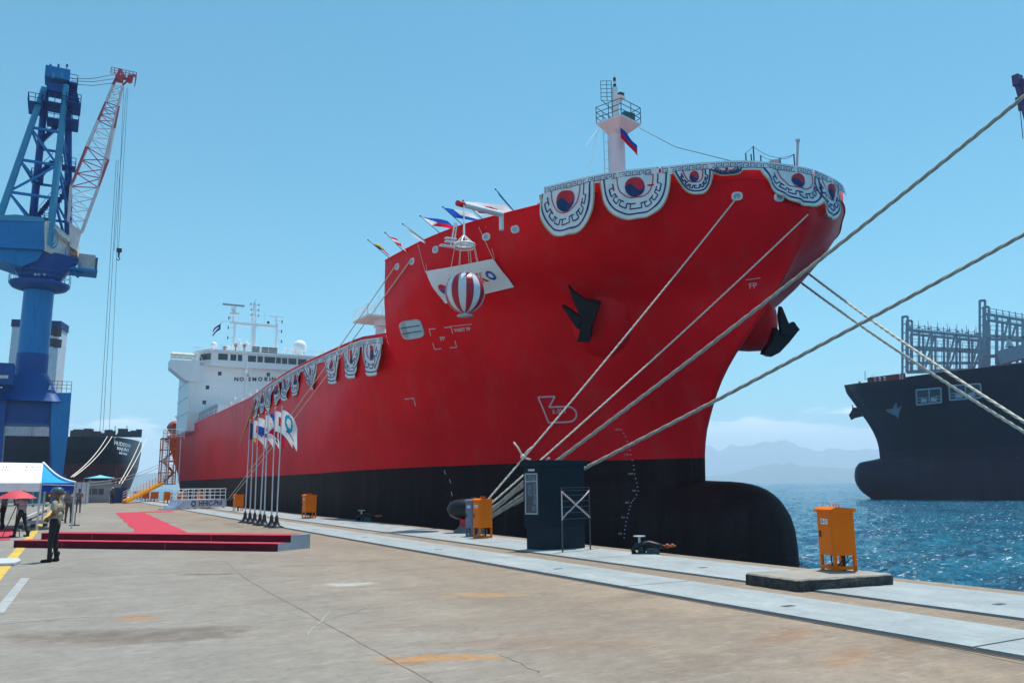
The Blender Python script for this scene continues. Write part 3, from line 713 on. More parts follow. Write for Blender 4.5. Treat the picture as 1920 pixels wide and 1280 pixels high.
slab2([(1464, 574), (1467, 576), (1480, 608), (1489, 603), (1500, 618), (1486, 630), (1466, 626), (1462, 590)], 41.0, .4, 'fluke')
slab2([(1452, 614), (1457, 615), (1466, 626), (1460, 640), (1450, 640)], 41.6, .4, 'fluke')
# -------- foremast
mp_ = gd(1158, 330, 43.0); MX, MY = mp_.x, mp_.y
fm = ship
def mz(py, px=1158): 
    d = ray(px, py); t = math.hypot(MX, MY)/math.hypot(d.x, d.y); return EYE+d.z*t
o = MB(); o.cyl((MX, MY, 14), (MX, MY, mz(268)), .50, .46, 20); o.cyl((MX, MY, mz(268)), (MX, MY, mz(238)), .46, .40, 20)
o.cyl((MX, MY, mz(238)), (MX, MY, mz(165)), .23, .17, 14); o.cyl((MX, MY, mz(165)), (MX, MY, mz(143)), .05, .04, 8); mast = o.build('foremast', MT['white'], ship)
zp = mz(240); o = MB()
cs = [(MX+RT.x*a+_f0.x*c_, MY+RT.y*a+_f0.y*c_) for a, c_ in ((-1.15, -.4), (.1, -1.5), (1.35, -.3), (.2, 1.3))]
vs = [(x, y, zp+.03) for x, y in cs]+[(x, y, zp+.12) for x, y in cs]+[(MX+(x-MX)*.25, MY+(y-MY)*.25, zp-.62) for x, y in cs]
o.add(vs, [(4, 5, 6, 7)]+[(i, (i+1) % 4, 4+(i+1) % 4, 4+i) for i in range(4)]+[(i, 8+i, 8+(i+1) % 4, (i+1) % 4) for i in range(4)]+[(8, 11, 10, 9)]); o.build('platform', MT['white'], mast)
o = MB(); rail(o, [(x, y, zp+.1) for x, y in cs+[cs[0]]], .95, .8, .022, 3); o.build('guard_rail', MT['wire'], mast)
o = MB(); zr = mz(228); c_ = Vector((MX, MY, zr))+_r0*.65-_f0*.4; o.b2(c_-Vector((.35, .16, .14)), c_+Vector((.35, .16, .3))); o.cyl(c_-Vector((.25, 0, .3)), c_+Vector((-.25, 0, .3)), .14, n=10); o.build('foghorn', M('horn_green', (.02, .14, .14), .5), mast)
o = MB(); zl = mz(183); c_ = Vector((MX, MY, zl)); o.cyl(c_+_r0*.18-Vector((0, 0, .3)), c_+_r0*.22, .1, .36, 16); o.build('lamp_bracket', MT['white'], mast)
o = MB(); c_ = c_+_r0*.2; o.cyl(c_, c_+Vector((0, 0, .22)), .16, n=12); o.box(c_+_r0*.15+Vector((0, 0, .2)), (.3, .2, .16)); o.cyl((MX, MY, mz(165)), (MX, MY, mz(158)), .09, n=10); o.cyl((MX, MY, mz(152)), (MX, MY, mz(146)), .08, n=10); o.build('signal_lamp', MT['dgrey'], mast)
o = MB(); L0 = Vector((MX, MY, 0))-_r0*.75-_f0*.1; za, zb = mz(190), mz(153)
for dx in (-.06, .28, .55): o.cyl(L0+_r0*dx*1+Vector((0, 0, za)), L0+_r0*dx+Vector((0, 0, zb)), .018, n=5)
for i in range(6): z_ = za+(zb-za)*i/5; o.cyl(L0-_r0*.06+Vector((0, 0, z_)), L0+_r0*.55+Vector((0, 0, z_)), .015, n=5)
o.cyl(L0+_r0*.55+Vector((0, 0, mz(238))), L0+_r0*.55+Vector((0, 0, zb)), .02, n=5); o.cyl(L0+Vector((0, 0, za)), L0+_r0*.6+Vector((0, 0, za-.6)), .02, n=5); o.build('ladder_cage', MT['wire'], mast)
o = MB(); Lb = Vector((MX, MY, 0))-_r0*.62-_f0*.2
for dx in (-.12, .12):  o.cyl(Lb+_r0*dx+Vector((0, 0, 14)), Lb+_r0*dx+Vector((0, 0, zp-.3)), .02, n=5)
for i in range(14): z_ = 14.2+(zp-14.6)*i/13; o.cyl(Lb-_r0*.12+Vector((0, 0, z_)), Lb+_r0*.12+Vector((0, 0, z_)), .013, n=4)
o.build('ladder', MT['lgrey'], mast)
st_ = gd(1100, 335, 41.5); o = MB(); o.cyl((st_.x, st_.y, 14), (st_.x, st_.y, 16.6), .22, .16, 12); o.cyl((st_.x, st_.y, 16.6), (st_.x, st_.y, 17.6), .08, .07, 8); o.sph((st_.x, st_.y, 17.7), .12, 10)
o.cyl(st_+Vector((0, 0, 1.9)), Vector((MX, MY, zp))-_r0*1.0, .015, n=4); o.cyl(st_+Vector((.1, 0, .3)), Vector((MX, MY, zp))-_r0*1.0, .015, n=4); o.build('vent_post', MT['white'], ship)
o = MB(); e_ = gd(1395, 308, 38.6); o.tube([Vector((MX, MY, zp))+_r0*1.3, Vector((MX, MY, zp)).lerp(e_, .5)-Vector((0, 0, .12)), e_], .018, 5); o.build('forestay', MT['wire'], mast)
# railing at the bow tip
o = MB(); pr = [(1400, 287, 318), (1410, 289, 318), (1415, 274, 318), (1428, 291, 320), (1464, 297, 320), (1491, 289, 325)]
bp = []
for x, t_, b_ in pr:
    D = 38.6; lo = gd(x, b_, D); hi = gd(x, t_, D); lo.z = 15.6; bp.append((lo, Vector((lo.x, lo.y, hi.z)))); o.cyl(lo, bp[-1][1], .032, n=6)
def sagw(mb_, a, b_, s_=.12, r_=.012):
    a = Vector(a); b_ = Vector(b_); mb_.tube([a.lerp(b_, i/8)-Vector((0, 0, s_*4*(i/8)*(1-i/8))) for i in range(9)], r_, 5)
sagw(o, bp[0][1], bp[2][1], .02); sagw(o, bp[2][1], bp[5][1], .35); sagw(o, bp[3][1], bp[4][1], .15); sagw(o, bp[4][1], bp[5][1], .1)
sagw(o, bp[0][1]-Vector((0, 0, .9)), bp[2][1]-Vector((0, 0, .9)), .02); sagw(o, bp[2][1]-Vector((0, 0, .9)), bp[4][1]-Vector((0, 0, .9)), .1)
o.build('bow_railing', MT['wire'], ship)
o = MB(); lo = gd(1491, 320, 38.8); hi = gd(1496, 266, 38.8); lo.z = 15.6; o.cyl(lo, hi, .05, .06, 8); o.cyl(hi, hi+Vector((0, 0, .12)), .1, n=8); o.build('jackstaff', MT['lgrey'], ship)
o = MB(); lo = gd(1453, 322, 38.7); o.cyl((lo.x, lo.y, 14.4), (lo.x, lo.y, gd(1453, 303, 38.7).z), .28, n=16); o.build('mooring_post', MT['lgrey'], ship)
# ------------------------------------------------------------------ people
SKIN = M('skin', (.16, .08, .05), .6); SHOE = M('black_leather', (.012, .012, .014), .4)
def person(loc, rz, label, shirt, trousers, helmet=None, hat='helmet', arms='down', height=1.72, legs=(0, 0), vox=.02, group=None, cut=None, vest=None, lean=0.):
    s = height/1.72; E = []
    def cap(a, b, r0, r1, t): E.append((Vector(a), Vector(b), r0, r1, t))
    sk, sh, tr, bo = 0, 1, 2, 3
    for i, sx in enumerate((-1, 1)):
        fy = legs[i]; hip = (sx*.09, 0, .92); kn = (sx*.115, fy*.5+.02, .50); an = (sx*.12, fy, .10)
        cap(hip, kn, .095, .062, tr); cap(kn, an, .06, .046, tr); cap((sx*.12, fy-.03, .20), (sx*.12, fy, .05), .056, .05, bo); cap((sx*.12, fy-.04, .045), (sx*.135, fy+.15, .035), .045, .036, bo)
    cap((-.06, 0, .95), (.06, 0, .95), .115, .115, tr); cap((0, -.01, .98), (0, 0, 1.10), .125, .12, sh)
    cap((-.05, -.01, 1.12), (.05, -.01, 1.12), .118, .118, sh); cap((-.09, -.01, 1.30), (.09, -.01, 1.30), .118, .118, sh); cap((-.16, 0, 1.41), (.16, 0, 1.41), .06, .06, sh)
    cap((0, 0, 1.42), (0, .02, 1.55), .055, .05, sk); cap((0, .015, 1.60), (0, .015, 1.64), .088, .092, sk); cap((0, .055, 1.555), (0, .05, 1.60), .05, .06, sk)
    cap((0, .112, 1.59), (0, .105, 1.625), .014, .010, sk)
    for sx in (-1, 1): cap((sx*.09, .0, 1.59), (sx*.092, 0, 1.62), .018, .02, sk)
    for sx in (-1, 1):
        S = Vector((sx*.19, 0, 1.40))
        m_ = arms if isinstance(arms, str) else arms[0 if sx < 0 else 1]
        if m_ == 'down': El = Vector((sx*.25, -.02, 1.13)); Wr = Vector((sx*.25, .06, .88)); hd = Vector((0, .02, -1))
        elif m_ == 'belt': El = Vector((sx*.29, -.06, 1.15)); Wr = Vector((sx*.16, .17, 1.02)); hd = Vector((-sx*.8, .4, -.25))
        elif m_ == 'camera': El = Vector((sx*.24, .16, 1.22)); Wr = Vector((sx*.08, .30, 1.47)); hd = Vector((-sx*.3, .5, .5))
        elif m_ == 'hold': El = Vector((sx*.25, .02, 1.14)); Wr = Vector((sx*.10, .25, 1.16)); hd = Vector((-sx*.5, .6, .2))
        elif m_ == 'up': El = Vector((sx*.30, .12, 1.28)); Wr = Vector((sx*.18, .22, 1.52)); hd = Vector((0, .1, 1))
        cap(S, S.lerp(El, .62), .058, .052, sh); cap(S.lerp(El, .5), El, .046, .040, sk); cap(El, Wr, .038, .026, sk)
        hd = hd.normalized(); side = hd.cross(Vector((sx, 0, .2))).normalized()
        if side.length < .1: side = Vector((0, 1, 0))
        palm = Wr+hd*.085; cap(Wr, palm, .026, .030, sk)
        inw = Vector((-sx, .1, 0))
        for f, (o_, L_) in enumerate(((-.033, .062), (-.011, .074), (.011, .070), (.032, .055))):
            a = palm+side*o_; k = a+hd*L_*.55; cap(a, k, .0105, .0095, sk); cap(k, k+(hd*.8+inw*.5).normalized()*L_*.5, .0095, .008, sk)
        cap(Wr+hd*.03+side*.02, Wr+hd*.07+side*.055+inw*.01, .012, .010, sk); cap(Wr+hd*.07+side*.055+inw*.01, Wr+hd*.10+side*.06+inw*.02, .010, .008, sk)
    mb = MB(); bd = lambda p, c: p
    for a, b, r0, r1, t in E:
        n = 12; d = (b-a); q = (d.normalized() if d.length > 1e-5 else Vector((0, 0, 1))).to_track_quat('Z', 'Y'); prof = []
        L_ = d.length
        for i in range(5): th = math.pi/2*i/4; prof.append((r0*math.sin(th)+1e-4*(i == 0), -r0*math.cos(th)))
        for i in range(5): th = math.pi/2*i/4; prof.append((r1*math.cos(th)+1e-4*(i == 4), L_+r1*math.sin(th)))
        vs = []
        for r, z in prof:
            for k in range(n): an_ = 2*math.pi*k/n; vs.append(a+q @ Vector((r*math.cos(an_), r*math.sin(an_), z)))
        mb.add(vs, [(j*n+k, j*n+(k+1) % n, (j+1)*n+(k+1) % n, (j+1)*n+k) for j in range(len(prof)-1) for k in range(n)]+[tuple(reversed(range(n))), tuple(range((len(prof)-1)*n, len(prof)*n))])
    me = bpy.data.meshes.new('b'); me.from_pydata(mb.v, [], mb.f); ob = bpy.data.objects.new('b', me); COL.objects.link(ob)
    md = ob.modifiers.new('r', 'REMESH'); md.mode = 'VOXEL'; md.voxel_size = vox*.55; md2 = ob.modifiers.new('s', 'SMOOTH'); md2.iterations = 4; md2.factor = .4
    dg = bpy.context.evaluated_depsgraph_get(); ev = ob.evaluated_get(dg); nm = bpy.data.meshes.new_from_object(ev); bpy.data.objects.remove(ob)
    nm.name = 'body'
    def tagof(c):
        best = 9; bt = 0
        for a, b, r0, r1, t in E:
            d = b-a; L2 = d.length_squared; k = max(0, min(1, (c-a).dot(d)/L2)) if L2 > 1e-9 else 0
            dd = (c-(a+d*k)).length-(r0+(r1-r0)*k)
            if dd < best: best = dd; bt = t
        return bt
    for m_ in (SKIN, shirt, trousers, SHOE): nm.materials.append(m_)
    tags = [tagof(p.center) for p in nm.polygons]; nm.polygons.foreach_set('material_index', tags); nm.polygons.foreach_set('use_smooth', [True]*len(nm.polygons))
    folds = 6.5
    for v in nm.vertices:
        c = v.co
        if c.z < 1.42 and c.z > .2: k = noise.noise(Vector((c.x*9, c.y*9, c.z*folds))); v.co = c+Vector((c.x*.0+math.copysign(.012*k, c.x), .012*k, 0))
        v.co = v.co*s
        v.co.y += lean*v.co.z
    root = thing('person', loc, label, 'person', group, rz)
    o = bpy.data.objects.new('body', nm); COL.objects.link(o); o.parent = root
    hm = MB()
    if helmet:
        hm.smooth = True; c = Vector((0, .01+lean*1.66, 1.665))*1
        pr = [(.128, -.012), (.13, .0), (.126, .045), (.108, .085), (.07, .115), (.02, .128), (.001, .129)]
        if hat == 'cap': pr = [(.10, -.01), (.102, .03), (.09, .065), (.05, .085), (.001, .09)]
        vs = []; n = 20
        for r, z in pr:
            for k in range(n):
                th = 2*math.pi*k/n; ry = 1.12; vs.append(c+Vector((r*math.cos(th), r*math.sin(th)*ry, z)))
        hm.add([v*s for v in vs], [(j*n+k, j*n+(k+1) % n, (j+1)*n+(k+1) % n, (j+1)*n+k) for j in range(len(pr)-1) for k in range(n)])
        hm.add([(c+Vector((x, y, z)))*s for x, y, z in ((-.08, .11, .0), (.08, .11, .0), (.06, .19, -.012), (-.06, .19, -.012), (-.08, .11, .012), (.08, .11, .012), (.06, .19, -.002), (-.06, .19, -.002))], [(0, 1, 2, 3), (7, 6, 5, 4), (2, 6, 7, 3), (0, 3, 7, 4), (1, 5, 6, 2)])
        ho = bpy.data.meshes.new('h'); ho.from_pydata(hm.v, [], hm.f); ho.polygons.foreach_set('use_smooth', [True]*len(ho.polygons)); ho.materials.append(helmet)
        h = bpy.data.objects.new('hard_hat' if hat == 'helmet' else 'cap', ho); COL.objects.link(h); h.parent = root
    else:
        hm.smooth = True; hm.sph((0, -.005*1, 1.655), .104, 14, (1, 1.05, .92)); ho = bpy.data.meshes.new('h')
        ho.from_pydata([v*s for v in hm.v], [], hm.f); ho.polygons.foreach_set('use_smooth', [True]*len(ho.polygons)); ho.materials.append(MT['dgrey'])
        ho_ = [v for v in ho.vertices]
        for v in ho_:
            if v.co.y > .03*s and v.co.z < 1.68*s: v.co.y = .03*s
        h = bpy.data.objects.new('hair', ho); COL.objects.link(h); h.parent = root
    return root
def face_to(ax, ay):
    """rotation so that the local +Y points along (ax, ay)"""
    return math.atan2(-ax, ay)
KHAKI = M('khaki_shirt', (.30, .27, .20), .8); DARKT = M('dark_trousers', (.020, .020, .024), .8); LILAC = M('lilac_shirt', (.30, .26, .32), .8); OLIVE = M('uniform_brown', (.10, .085, .075), .8)
HB_ = M('blue_hard_hat', (.07, .11, .15), .3); HW = M('white_hard_hat', (.75, .76, .78), .3); BEIGE = M('beige_shirt', (.42, .38, .30), .8)
lft = -_r0
person(gz(97, 1053), face_to(-.80, .25), 'guard in blue-grey hard hat and khaki shirt standing in front of the red steps', KHAKI, DARKT, HB_, arms='belt', height=1.70, legs=(.03, -.05))
person(gz(127, 980), face_to(.2, -1), 'security man in white hard hat and grey shirt behind the blue-hatted guard', M('grey_shirt', (.25, .24, .26), .8), OLIVE, HW, arms='hold', height=1.70, vox=.035)
person(gz(146, 961), face_to(-.3, -1), 'person in dark cap and brown uniform standing beyond the white-hatted man', M('brown_shirt', (.17, .14, .15), .8), OLIVE, MT['navy'], hat='cap', arms='hold', height=1.66, vox=.04)
ph = person(gz(37, 1006), face_to(-.9, .5), 'photographer in lilac shirt and dark trousers under the red umbrella', LILAC, DARKT, None, arms='camera', height=1.64, legs=(.16, -.22), vox=.035)
person(gz(3, 992), face_to(-1, .2), 'person in mauve shirt cut off by the left edge of the photo', M('mauve_shirt', (.20, .16, .19), .8), DARKT, None, arms='down', height=1.66, vox=.04)
person(gz(158, 944), face_to(-.2, -1), 'small distant person in white hard hat near the grey gatehouse', OLIVE, DARKT, HW, arms='down', height=1.7, vox=.05)
person(gz(209, 944), face_to(.5, -1), 'small distant person in dark clothes under the stern ropes', M('olive_shirt', (.05, .08, .06), .8), DARKT, MT['grey'], arms='down', height=1.7, vox=.05)
person(gz(112, 976), face_to(.3, -1), 'person in beige shirt half hidden behind the foremost guard', BEIGE, BEIGE, MT['navy'], hat='cap', arms='down', height=1.62, vox=.04)
# crew on the ship's forecastle
cp, cn = None, None
for (px, py, lab, sh_, ht_) in ((1002, 392, 'crew member in white hard hat leaning over the red forecastle rail', M('pale_check_shirt', (.42, .44, .50), .8), HW), (874, 432, 'crewman in navy cap peeping over the rail behind the striped ball', OLIVE, MT['navy'])):
    q_ = gz(px, py, 15.3); person(Vector((q_.x+.55, q_.y+.35, 14.05+(.0 if px > 900 else -.35))), face_to(-1, -.5), lab, sh_, DARKT, ht_, hat='helmet', arms='hold', height=1.75, vox=.04)
# umbrella and camera tripod
ub = gz(37, 1006)+Vector((-.05, .02, 0)); um = thing('umbrella', ub+Vector((0, 0, 1.45)), 'red umbrella held over the photographer', 'umbrella')
o = MB(); o.smooth = True; K = 8; vs = []; top = gd(33, 919, math.hypot(ub.x, ub.y)); rad = .66
for j in range(6):
    r = rad*j/5; 
    for k in range(32):
        th = 2*math.pi*k/32; sc_ = 1-.05*abs(math.sin(th*4))*j/5; vs.append(top+Vector((r*math.cos(th)*sc_, r*math.sin(th)*sc_, -.30*(j/5)**1.7+.02*abs(math.sin(th*4))*(j/5))))
o.add(vs, [(j*32+k, (j+1)*32+k, (j+1)*32+(k+1) % 32, j*32+(k+1) % 32) for j in range(5) for k in range(32)]); o.build('canopy', M('umbrella_red', (.62, .06, .08), .6), um)
o = MB(); o.cyl(top+Vector((0, 0, .05)), Vector((top.x, top.y, 1.10)), .012, n=6); o.build('shaft', MT['steel'], um)
tp = gz(22, 1006); t_ = thing('tripod', tp, 'thin black camera tripod in front of the photographer', 'tripod')
for dx, dy in ((-.3, -.1), (.25, -.2), (.05, .3)): o = MB(); o.cyl(tp+Vector((dx, dy, 0)), tp+Vector((.1, 0, 1.25)), .014, .018, 6); o.build('leg', MT['dgrey'], t_)
o = MB(); o.box(tp+Vector((.1, 0, 1.33)), (.16, .12, .11)); o.cyl(tp+Vector((.1, -.06, 1.33)), tp+Vector((.1, -.2, 1.33)), .045, n=10); o.build('camera_body', MT['dgrey'], t_)
# ------------------------------------------------------------------ orange shore boxes
def shore_box(base, yaw, w=.44, d=.46, h=1.30, leg=.34, col='orange', txt='B-13', label='', detail=True, group='orange shore connection boxes'):
    """box on legs; local -X is the door side"""
    r = thing('shore_box', base, label, 'utility box', group, 0)
    R = Matrix.Translation(base) @ Matrix.Rotation(yaw, 4, 'Z'); mt = MT[col] if col in MT else col
    def mb_(): m_ = MB(); m_.M = R; return m_
    o = mb_(); o.b2((-d/2, -w/2, leg), (d/2, w/2, h-.07)); o.b2((-d/2-.005, -w/2+.03, leg+.03), (-d/2, w/2-.03, h-.12)); bo = o.build('cabinet', mt, r)
    o = mb_(); a = .035; o.prism([(-d/2-a, -w/2-a), (d/2+a, -w/2-a), (d/2+a, w/2+a), (-d/2-a, w/2+a)], h-.09, h-.045)
    o.add([(-d/2-a, -w/2-a, h-.045), (-d/2-a, w/2+a, h-.045), (-d/2+.08, w/2+a, h), (-d/2+.08, -w/2-a, h), (d/2+a, -w/2-a, h-.03), (d/2+a, w/2+a, h-.03), (d/2+a, -w/2-a, h-.045), (d/2+a, w/2+a, h-.045)], [(0, 3, 2, 1), (3, 4, 5, 2), (4, 6, 7, 5), (0, 6, 4, 3), (1, 2, 5, 7)]); o.build('roof', mt, r)
    for sx in (-1, 1):
        for sy in (-1, 1): o = mb_(); o.b2((sx*d/2, sy*w/2, 0), (sx*(d/2-.05), sy*(w/2-.05), leg)); o.build('leg', mt, r)
    if detail:
        o = mb_(); o.b2((-d/2, -w/2+.01, .03), (-d/2+.03, w/2-.01, .09)); o.b2((-d/2+.01, -w/2, .031), (d/2-.01, -w/2+.03, .09)); o.b2((-d/2+.01, w/2-.03, .031), (d/2-.01, w/2, .09)); o.build('foot_rail', mt, r)
        o = mb_()
        for (y, b_) in ((-.06, .12), (.08, -.1), (.0, .05)): o.tube([(.02+b_, y, leg), (.03+b_, y*1.3, leg*.6), (b_*.3, y+.05, leg*.25), (b_*.2, y*.2, .0)], .013, 6)
        o.cyl((.08, -.05, leg), (.08, -.05, 0), .03, n=8); o.build('cable', MT['black'], r)
        o = mb_(); o.b2((-d/2-.006, -.10, h-.30), (-d/2-.011, .10, h-.21)); pl = o.build('number_plate', MT['whitec'], r)
        o = mb_(); text_into(o, txt, .085, (-d/2-.0125, 0, h-.257), (0, -1, 0), (0, 0, 1), bold=.003); o.build('lettering', MT['navy'], pl)
        o = mb_(); o.b2((-d/2-.006, w/2-.10, h*.52), (-d/2-.03, w/2-.07, h*.62)); o.build('handle', MT['dgrey'], r)
        for y in (-.09, .09): o = mb_(); o.tube([(-.03, y, h-.03), (-.03, y, h+.05), (.04, y, h+.05), (.04, y, h-.03)], .010, 6); o.build('lifting_eye', mt, r)
    else:
        o = mb_(); o.b2((-d/2-.006, -.07, h-.30), (-d/2-.011, .07, h-.20)); o.build('number_plate', MT['whitec'], r)
        o = mb_(); o.cyl((0, 0, leg), (0, 0, 0), .06, n=8); o.build('cable', MT['black'], r)
    return r
# concrete pad with the nearest box
zt = .2; pL, pF, pR = gz(1391, 1072, zt), gz(1497, 1086, zt), gz(1679, 1075, zt); pB = pL+pR-pF
pts = []
for a, b_ in ((pL, pF), (pF, pR), (pR, pB), (pB, pL)):
    for i in range(14): p = a.lerp(b_, .04+.92*i/13); pts.append(Vector((p.x+random.uniform(-.018, .018), p.y+random.uniform(-.018, .018), 0)))
pad = thing('concrete_pad', (pL+pR)/2*1, 'low chipped concrete slab with dark edges under the nearest orange box', 'concrete slab')
m = bpy.data.materials.new('pad_concrete'); m.use_nodes = True; N = NT(m); b = N.b; s5 = N.n('ShaderNodeSeparateXYZ'); N.l(N.pos, s5.inputs[0])
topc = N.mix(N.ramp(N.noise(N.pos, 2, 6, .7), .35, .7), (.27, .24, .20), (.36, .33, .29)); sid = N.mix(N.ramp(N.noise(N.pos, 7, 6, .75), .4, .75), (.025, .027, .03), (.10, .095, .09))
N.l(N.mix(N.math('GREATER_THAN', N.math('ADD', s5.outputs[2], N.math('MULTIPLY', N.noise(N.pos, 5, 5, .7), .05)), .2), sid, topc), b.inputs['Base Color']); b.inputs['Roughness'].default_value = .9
N.l(N.bump(N.noise(N.pos, 16, 5, .7), .6, .015), b.inputs['Normal'])
o = MB(); n = len(pts); vs = [Vector((p.x, p.y, 0)) for p in pts]; c0 = sum(vs, Vector())/n
rings = [(0, .0), (.004, .06), (-.006, .12), (0., zt-.03), (.03, zt-.004), (.05, zt)]; V = []
for ins, z in rings:
    for i, p in enumerate(vs): d = (c0-p).normalized(); V.append(p+d*(ins+random.uniform(0, .02)*(z < zt-.001))+Vector((0, 0, z)))
o.add(V, [(j*n+i, j*n+(i+1) % n, (j+1)*n+(i+1) % n, (j+1)*n+i) for j in range(len(rings)-1) for i in range(n)]+[tuple(range((len(rings)-1)*n, len(rings)*n))]); o.build('slab', m, pad)
a, b_, c_ = gz(1541, 1067, zt), gz(1569, 1072, zt), gz(1606, 1070, zt)
yaw = math.atan2((a-b_).y, (a-b_).x)-math.pi/2; w_ = (a-b_).length; d_ = (c_-b_).length
base = (a+c_)/2; base.z = zt
hh = gy(1566, 950, b_.y).z-zt
shore_box(base, yaw, w_, d_, hh, hh*.245, 'orange', 'B-13', 'bright orange box on four legs on the chipped concrete slab, nearest to the camera')
BX = [(905, 1009, 1.30, 'orange box with white plate beside the black bollard, left of the dark cabinet', .1, .50), (579, 972, 1.3, 'orange box between the row of flagpoles and the dark cabinet', .1, .62), (446, 958, 1.2, 'orange box between the lettered platform and the flagpoles', .1, .6), (375, 945, 1.25, 'orange box seen through the railing of the lettered platform', .1, .7), (339, 944, 1.25, 'orange box just left of the lettered platform railing', .1, .7), (314, 943, 1.25, 'orange box in front of the black stern of the red ship', .1, .8), (289, 940, 1.2, 'orange box near the foot of the yellow gangway, second from the ladder', .1, .8), (272, 939, 1.2, 'orange box directly below the yellow gangway', .1, .8), (257, 937, 1.2, 'small distant orange box partly behind the yellow gangway', .1, .8)]
for i, (px, py, hh, lab, yw, wd) in enumerate(BX):
    p_ = gz(px, py); shore_box(p_, yw, wd*.8, wd, hh, hh*.27, 'orange', 'B-%d' % (12-i), lab, detail=i < 2)
p_ = gz(887, 1006); shore_box(p_, .1, .42, .34, 1.26, .3, M('bluegrey_enamel', (.12, .15, .22), .4), 'E-2', 'slim blue-grey box on legs standing against the orange box by the bollard', True, None)
# ------------------------------------------------------------------ dark cabinet
cb = thing('control_cabinet', gz(1040, 1031), 'tall dark blue steel cabinet with window standing on the quay before the bow', 'cabinet')
CB = M('cabinet_blue', (.010, .020, .032), .5, var=.15, vs=2, spec=.12); CBL = M('cabinet_blue_step', (.016, .026, .038), .5, spec=.12)
a, b_, c_ = gz(988, 1030.5), gz(1016, 1032), gz(1097, 1028); b3 = a+c_-b_
zt = gx(1012, 862, b_.x).z
o = MB(); o.prism([(p.x, p.y) for p in (a, b_, c_, b3)], 0, zt*.245); o.build('plinth', CBL, cb)
ux = (c_-b_).normalized(); uy = (a-b_).normalized(); e = .055
def cq(x0, x1, y0, y1): return [((b_+ux*x+uy*y).x, (b_+ux*x+uy*y).y) for x, y in ((x0, y0), (x1, y0), (x1, y1), (x0, y1))]
Lx, Ly = (c_-b_).length, (a-b_).length
o = MB(); o.prism(cq(-e, Lx+e*.3, -e*.2, Ly+e*.6), zt*.245+.003, zt*.93); body = o.build('body', CB, cb)
o = MB(); o.prism(cq(-e*2.1, Lx+e*1.3, -e*1.0, Ly+e*1.6), zt*.93+.002, zt*.985); rr = cq(-e*1.6, Lx+e*.9, -e*.6, Ly+e*1.2); o.prism(rr, zt*.985, zt); o.build('roof', CB, cb)
def cpnt(x, y, z): q_ = b_+ux*x+uy*y; return Vector((q_.x, q_.y, z))
xf = -e-.004
o = MB(); o.add([cpnt(xf-.002, y, z) for y, z in ((.07, zt*.41), (Ly-.06, zt*.41), (Ly-.06, zt*.84), (.07, zt*.84))], [(0, 1, 2, 3)]); wi = o.build('window', MT['glass'], body)
o = MB()
for (y0, y1, z0, z1) in ((.045, .07, .40, .85), (Ly-.06, Ly-.035, .40, .85), (.045, Ly-.035, .395, .41), (.045, Ly-.035, .84, .853), (.07, Ly-.06, .755, .768)):
    P8 = [cpnt(x, y, z*zt) for z in (z0, z1) for y in (y0, y1) for x in (xf-.018, xf)]; o.add(P8, [(0, 1, 3, 2), (4, 6, 7, 5), (0, 4, 5, 1), (2, 3, 7, 6), (0, 2, 6, 4), (1, 5, 7, 3)])
o.build('frame', MT['grey'], wi)
o = MB()
for (y0, y1, z0, z1) in ((.12, Ly-.12, .77, .83), (.10, .2, .50, .74), (.24, Ly-.12, .60, .72), (.10, .24, .43, .49)): o.add([cpnt(xf-.0035, y, z*zt) for y, z in ((y0, z0), (y1, z0), (y1, z1), (y0, z1))], [(0, 1, 2, 3)])
o.build('gauge_panel', M('gauge_panel', (.10, .14, .17), .5, var=.5, vs=14), wi)
o = MB(); o.add([cpnt(xf-.006, y, z*zt) for y, z in ((Ly*.28, .878), (Ly*.72, .878), (Ly*.72, .90), (Ly*.28, .90))], [(3, 2, 1, 0)]); np_ = o.build('name_plate', MT['whitec'], body)
o = MB(); text_into(o, 'NOTICE', .055, cpnt(xf-.008, Ly/2, zt*.889), -uy, (0, 0, 1)); o.build('lettering', MT['navy'], np_)
o = MB(); o.cyl(cpnt(Lx*.43, -e*.2-.02, zt*.20), cpnt(Lx*.52, -e*.2-.03, zt*.14), .02, n=6); o.box(cpnt(Lx*.48, -e*.2-.01, zt*.17), (.12, .03, .06)); o.build('cable_socket', MT['black'], body)
# barrier rack with tape in front of it
r0_ = gz(1055, 1036); r1_ = gz(1107, 1031); bk = thing('barrier_rack', (r0_+r1_)/2, 'thin steel rack crossed with red and white tape beside the dark cabinet', 'barrier')
hR = gy(1107, 913, r1_.y).z; up = Vector((0, 0, 1)); o = MB()
for p_ in (r0_, r1_): o.bar(p_, p_+up*hR, .03)
for k_ in (1, .955, .88, .79, .70, .61, .51): o.bar(r0_+up*hR*k_, r1_+up*hR*k_, .016)
o.bar(r1_, r1_+Vector((.12, .25, 0)), .02); o.bar(r1_+Vector((-.2, -.1, .02)), r1_+Vector((.35, .12, .02)), .02); o.build('frame', MT['dgrey'], bk)
TAPE = bpy.data.materials.new('barrier_tape'); TAPE.use_nodes = True; N = NT(TAPE); w_ = N.n('ShaderNodeTexWave'); w_.inputs['Scale'].default_value = 5; N.l(N.pos, w_.inputs[0]); N.l(N.mix(N.ramp(w_.outputs[1], .45, .55), (.62, .60, .62), (.45, .16, .20)), N.b.inputs['Base Color'])
o = MB(); f_ = -Vector((FW.x, FW.y, 0))*.03
for A_, B_, s_ in ((r0_+up*hR*.94, r1_+up*hR*.52, .035), (r0_+up*hR*.52, r1_+up*hR*.94, .03), (r0_+up*hR*.50, r0_+up*hR*.94, .02)): o.tube([(A_+f_).lerp(B_+f_, i/6)+Vector((0, 0, random.uniform(-.015, .015))) for i in range(7)], s_*.7, 5)
o.build('tape', TAPE, bk)
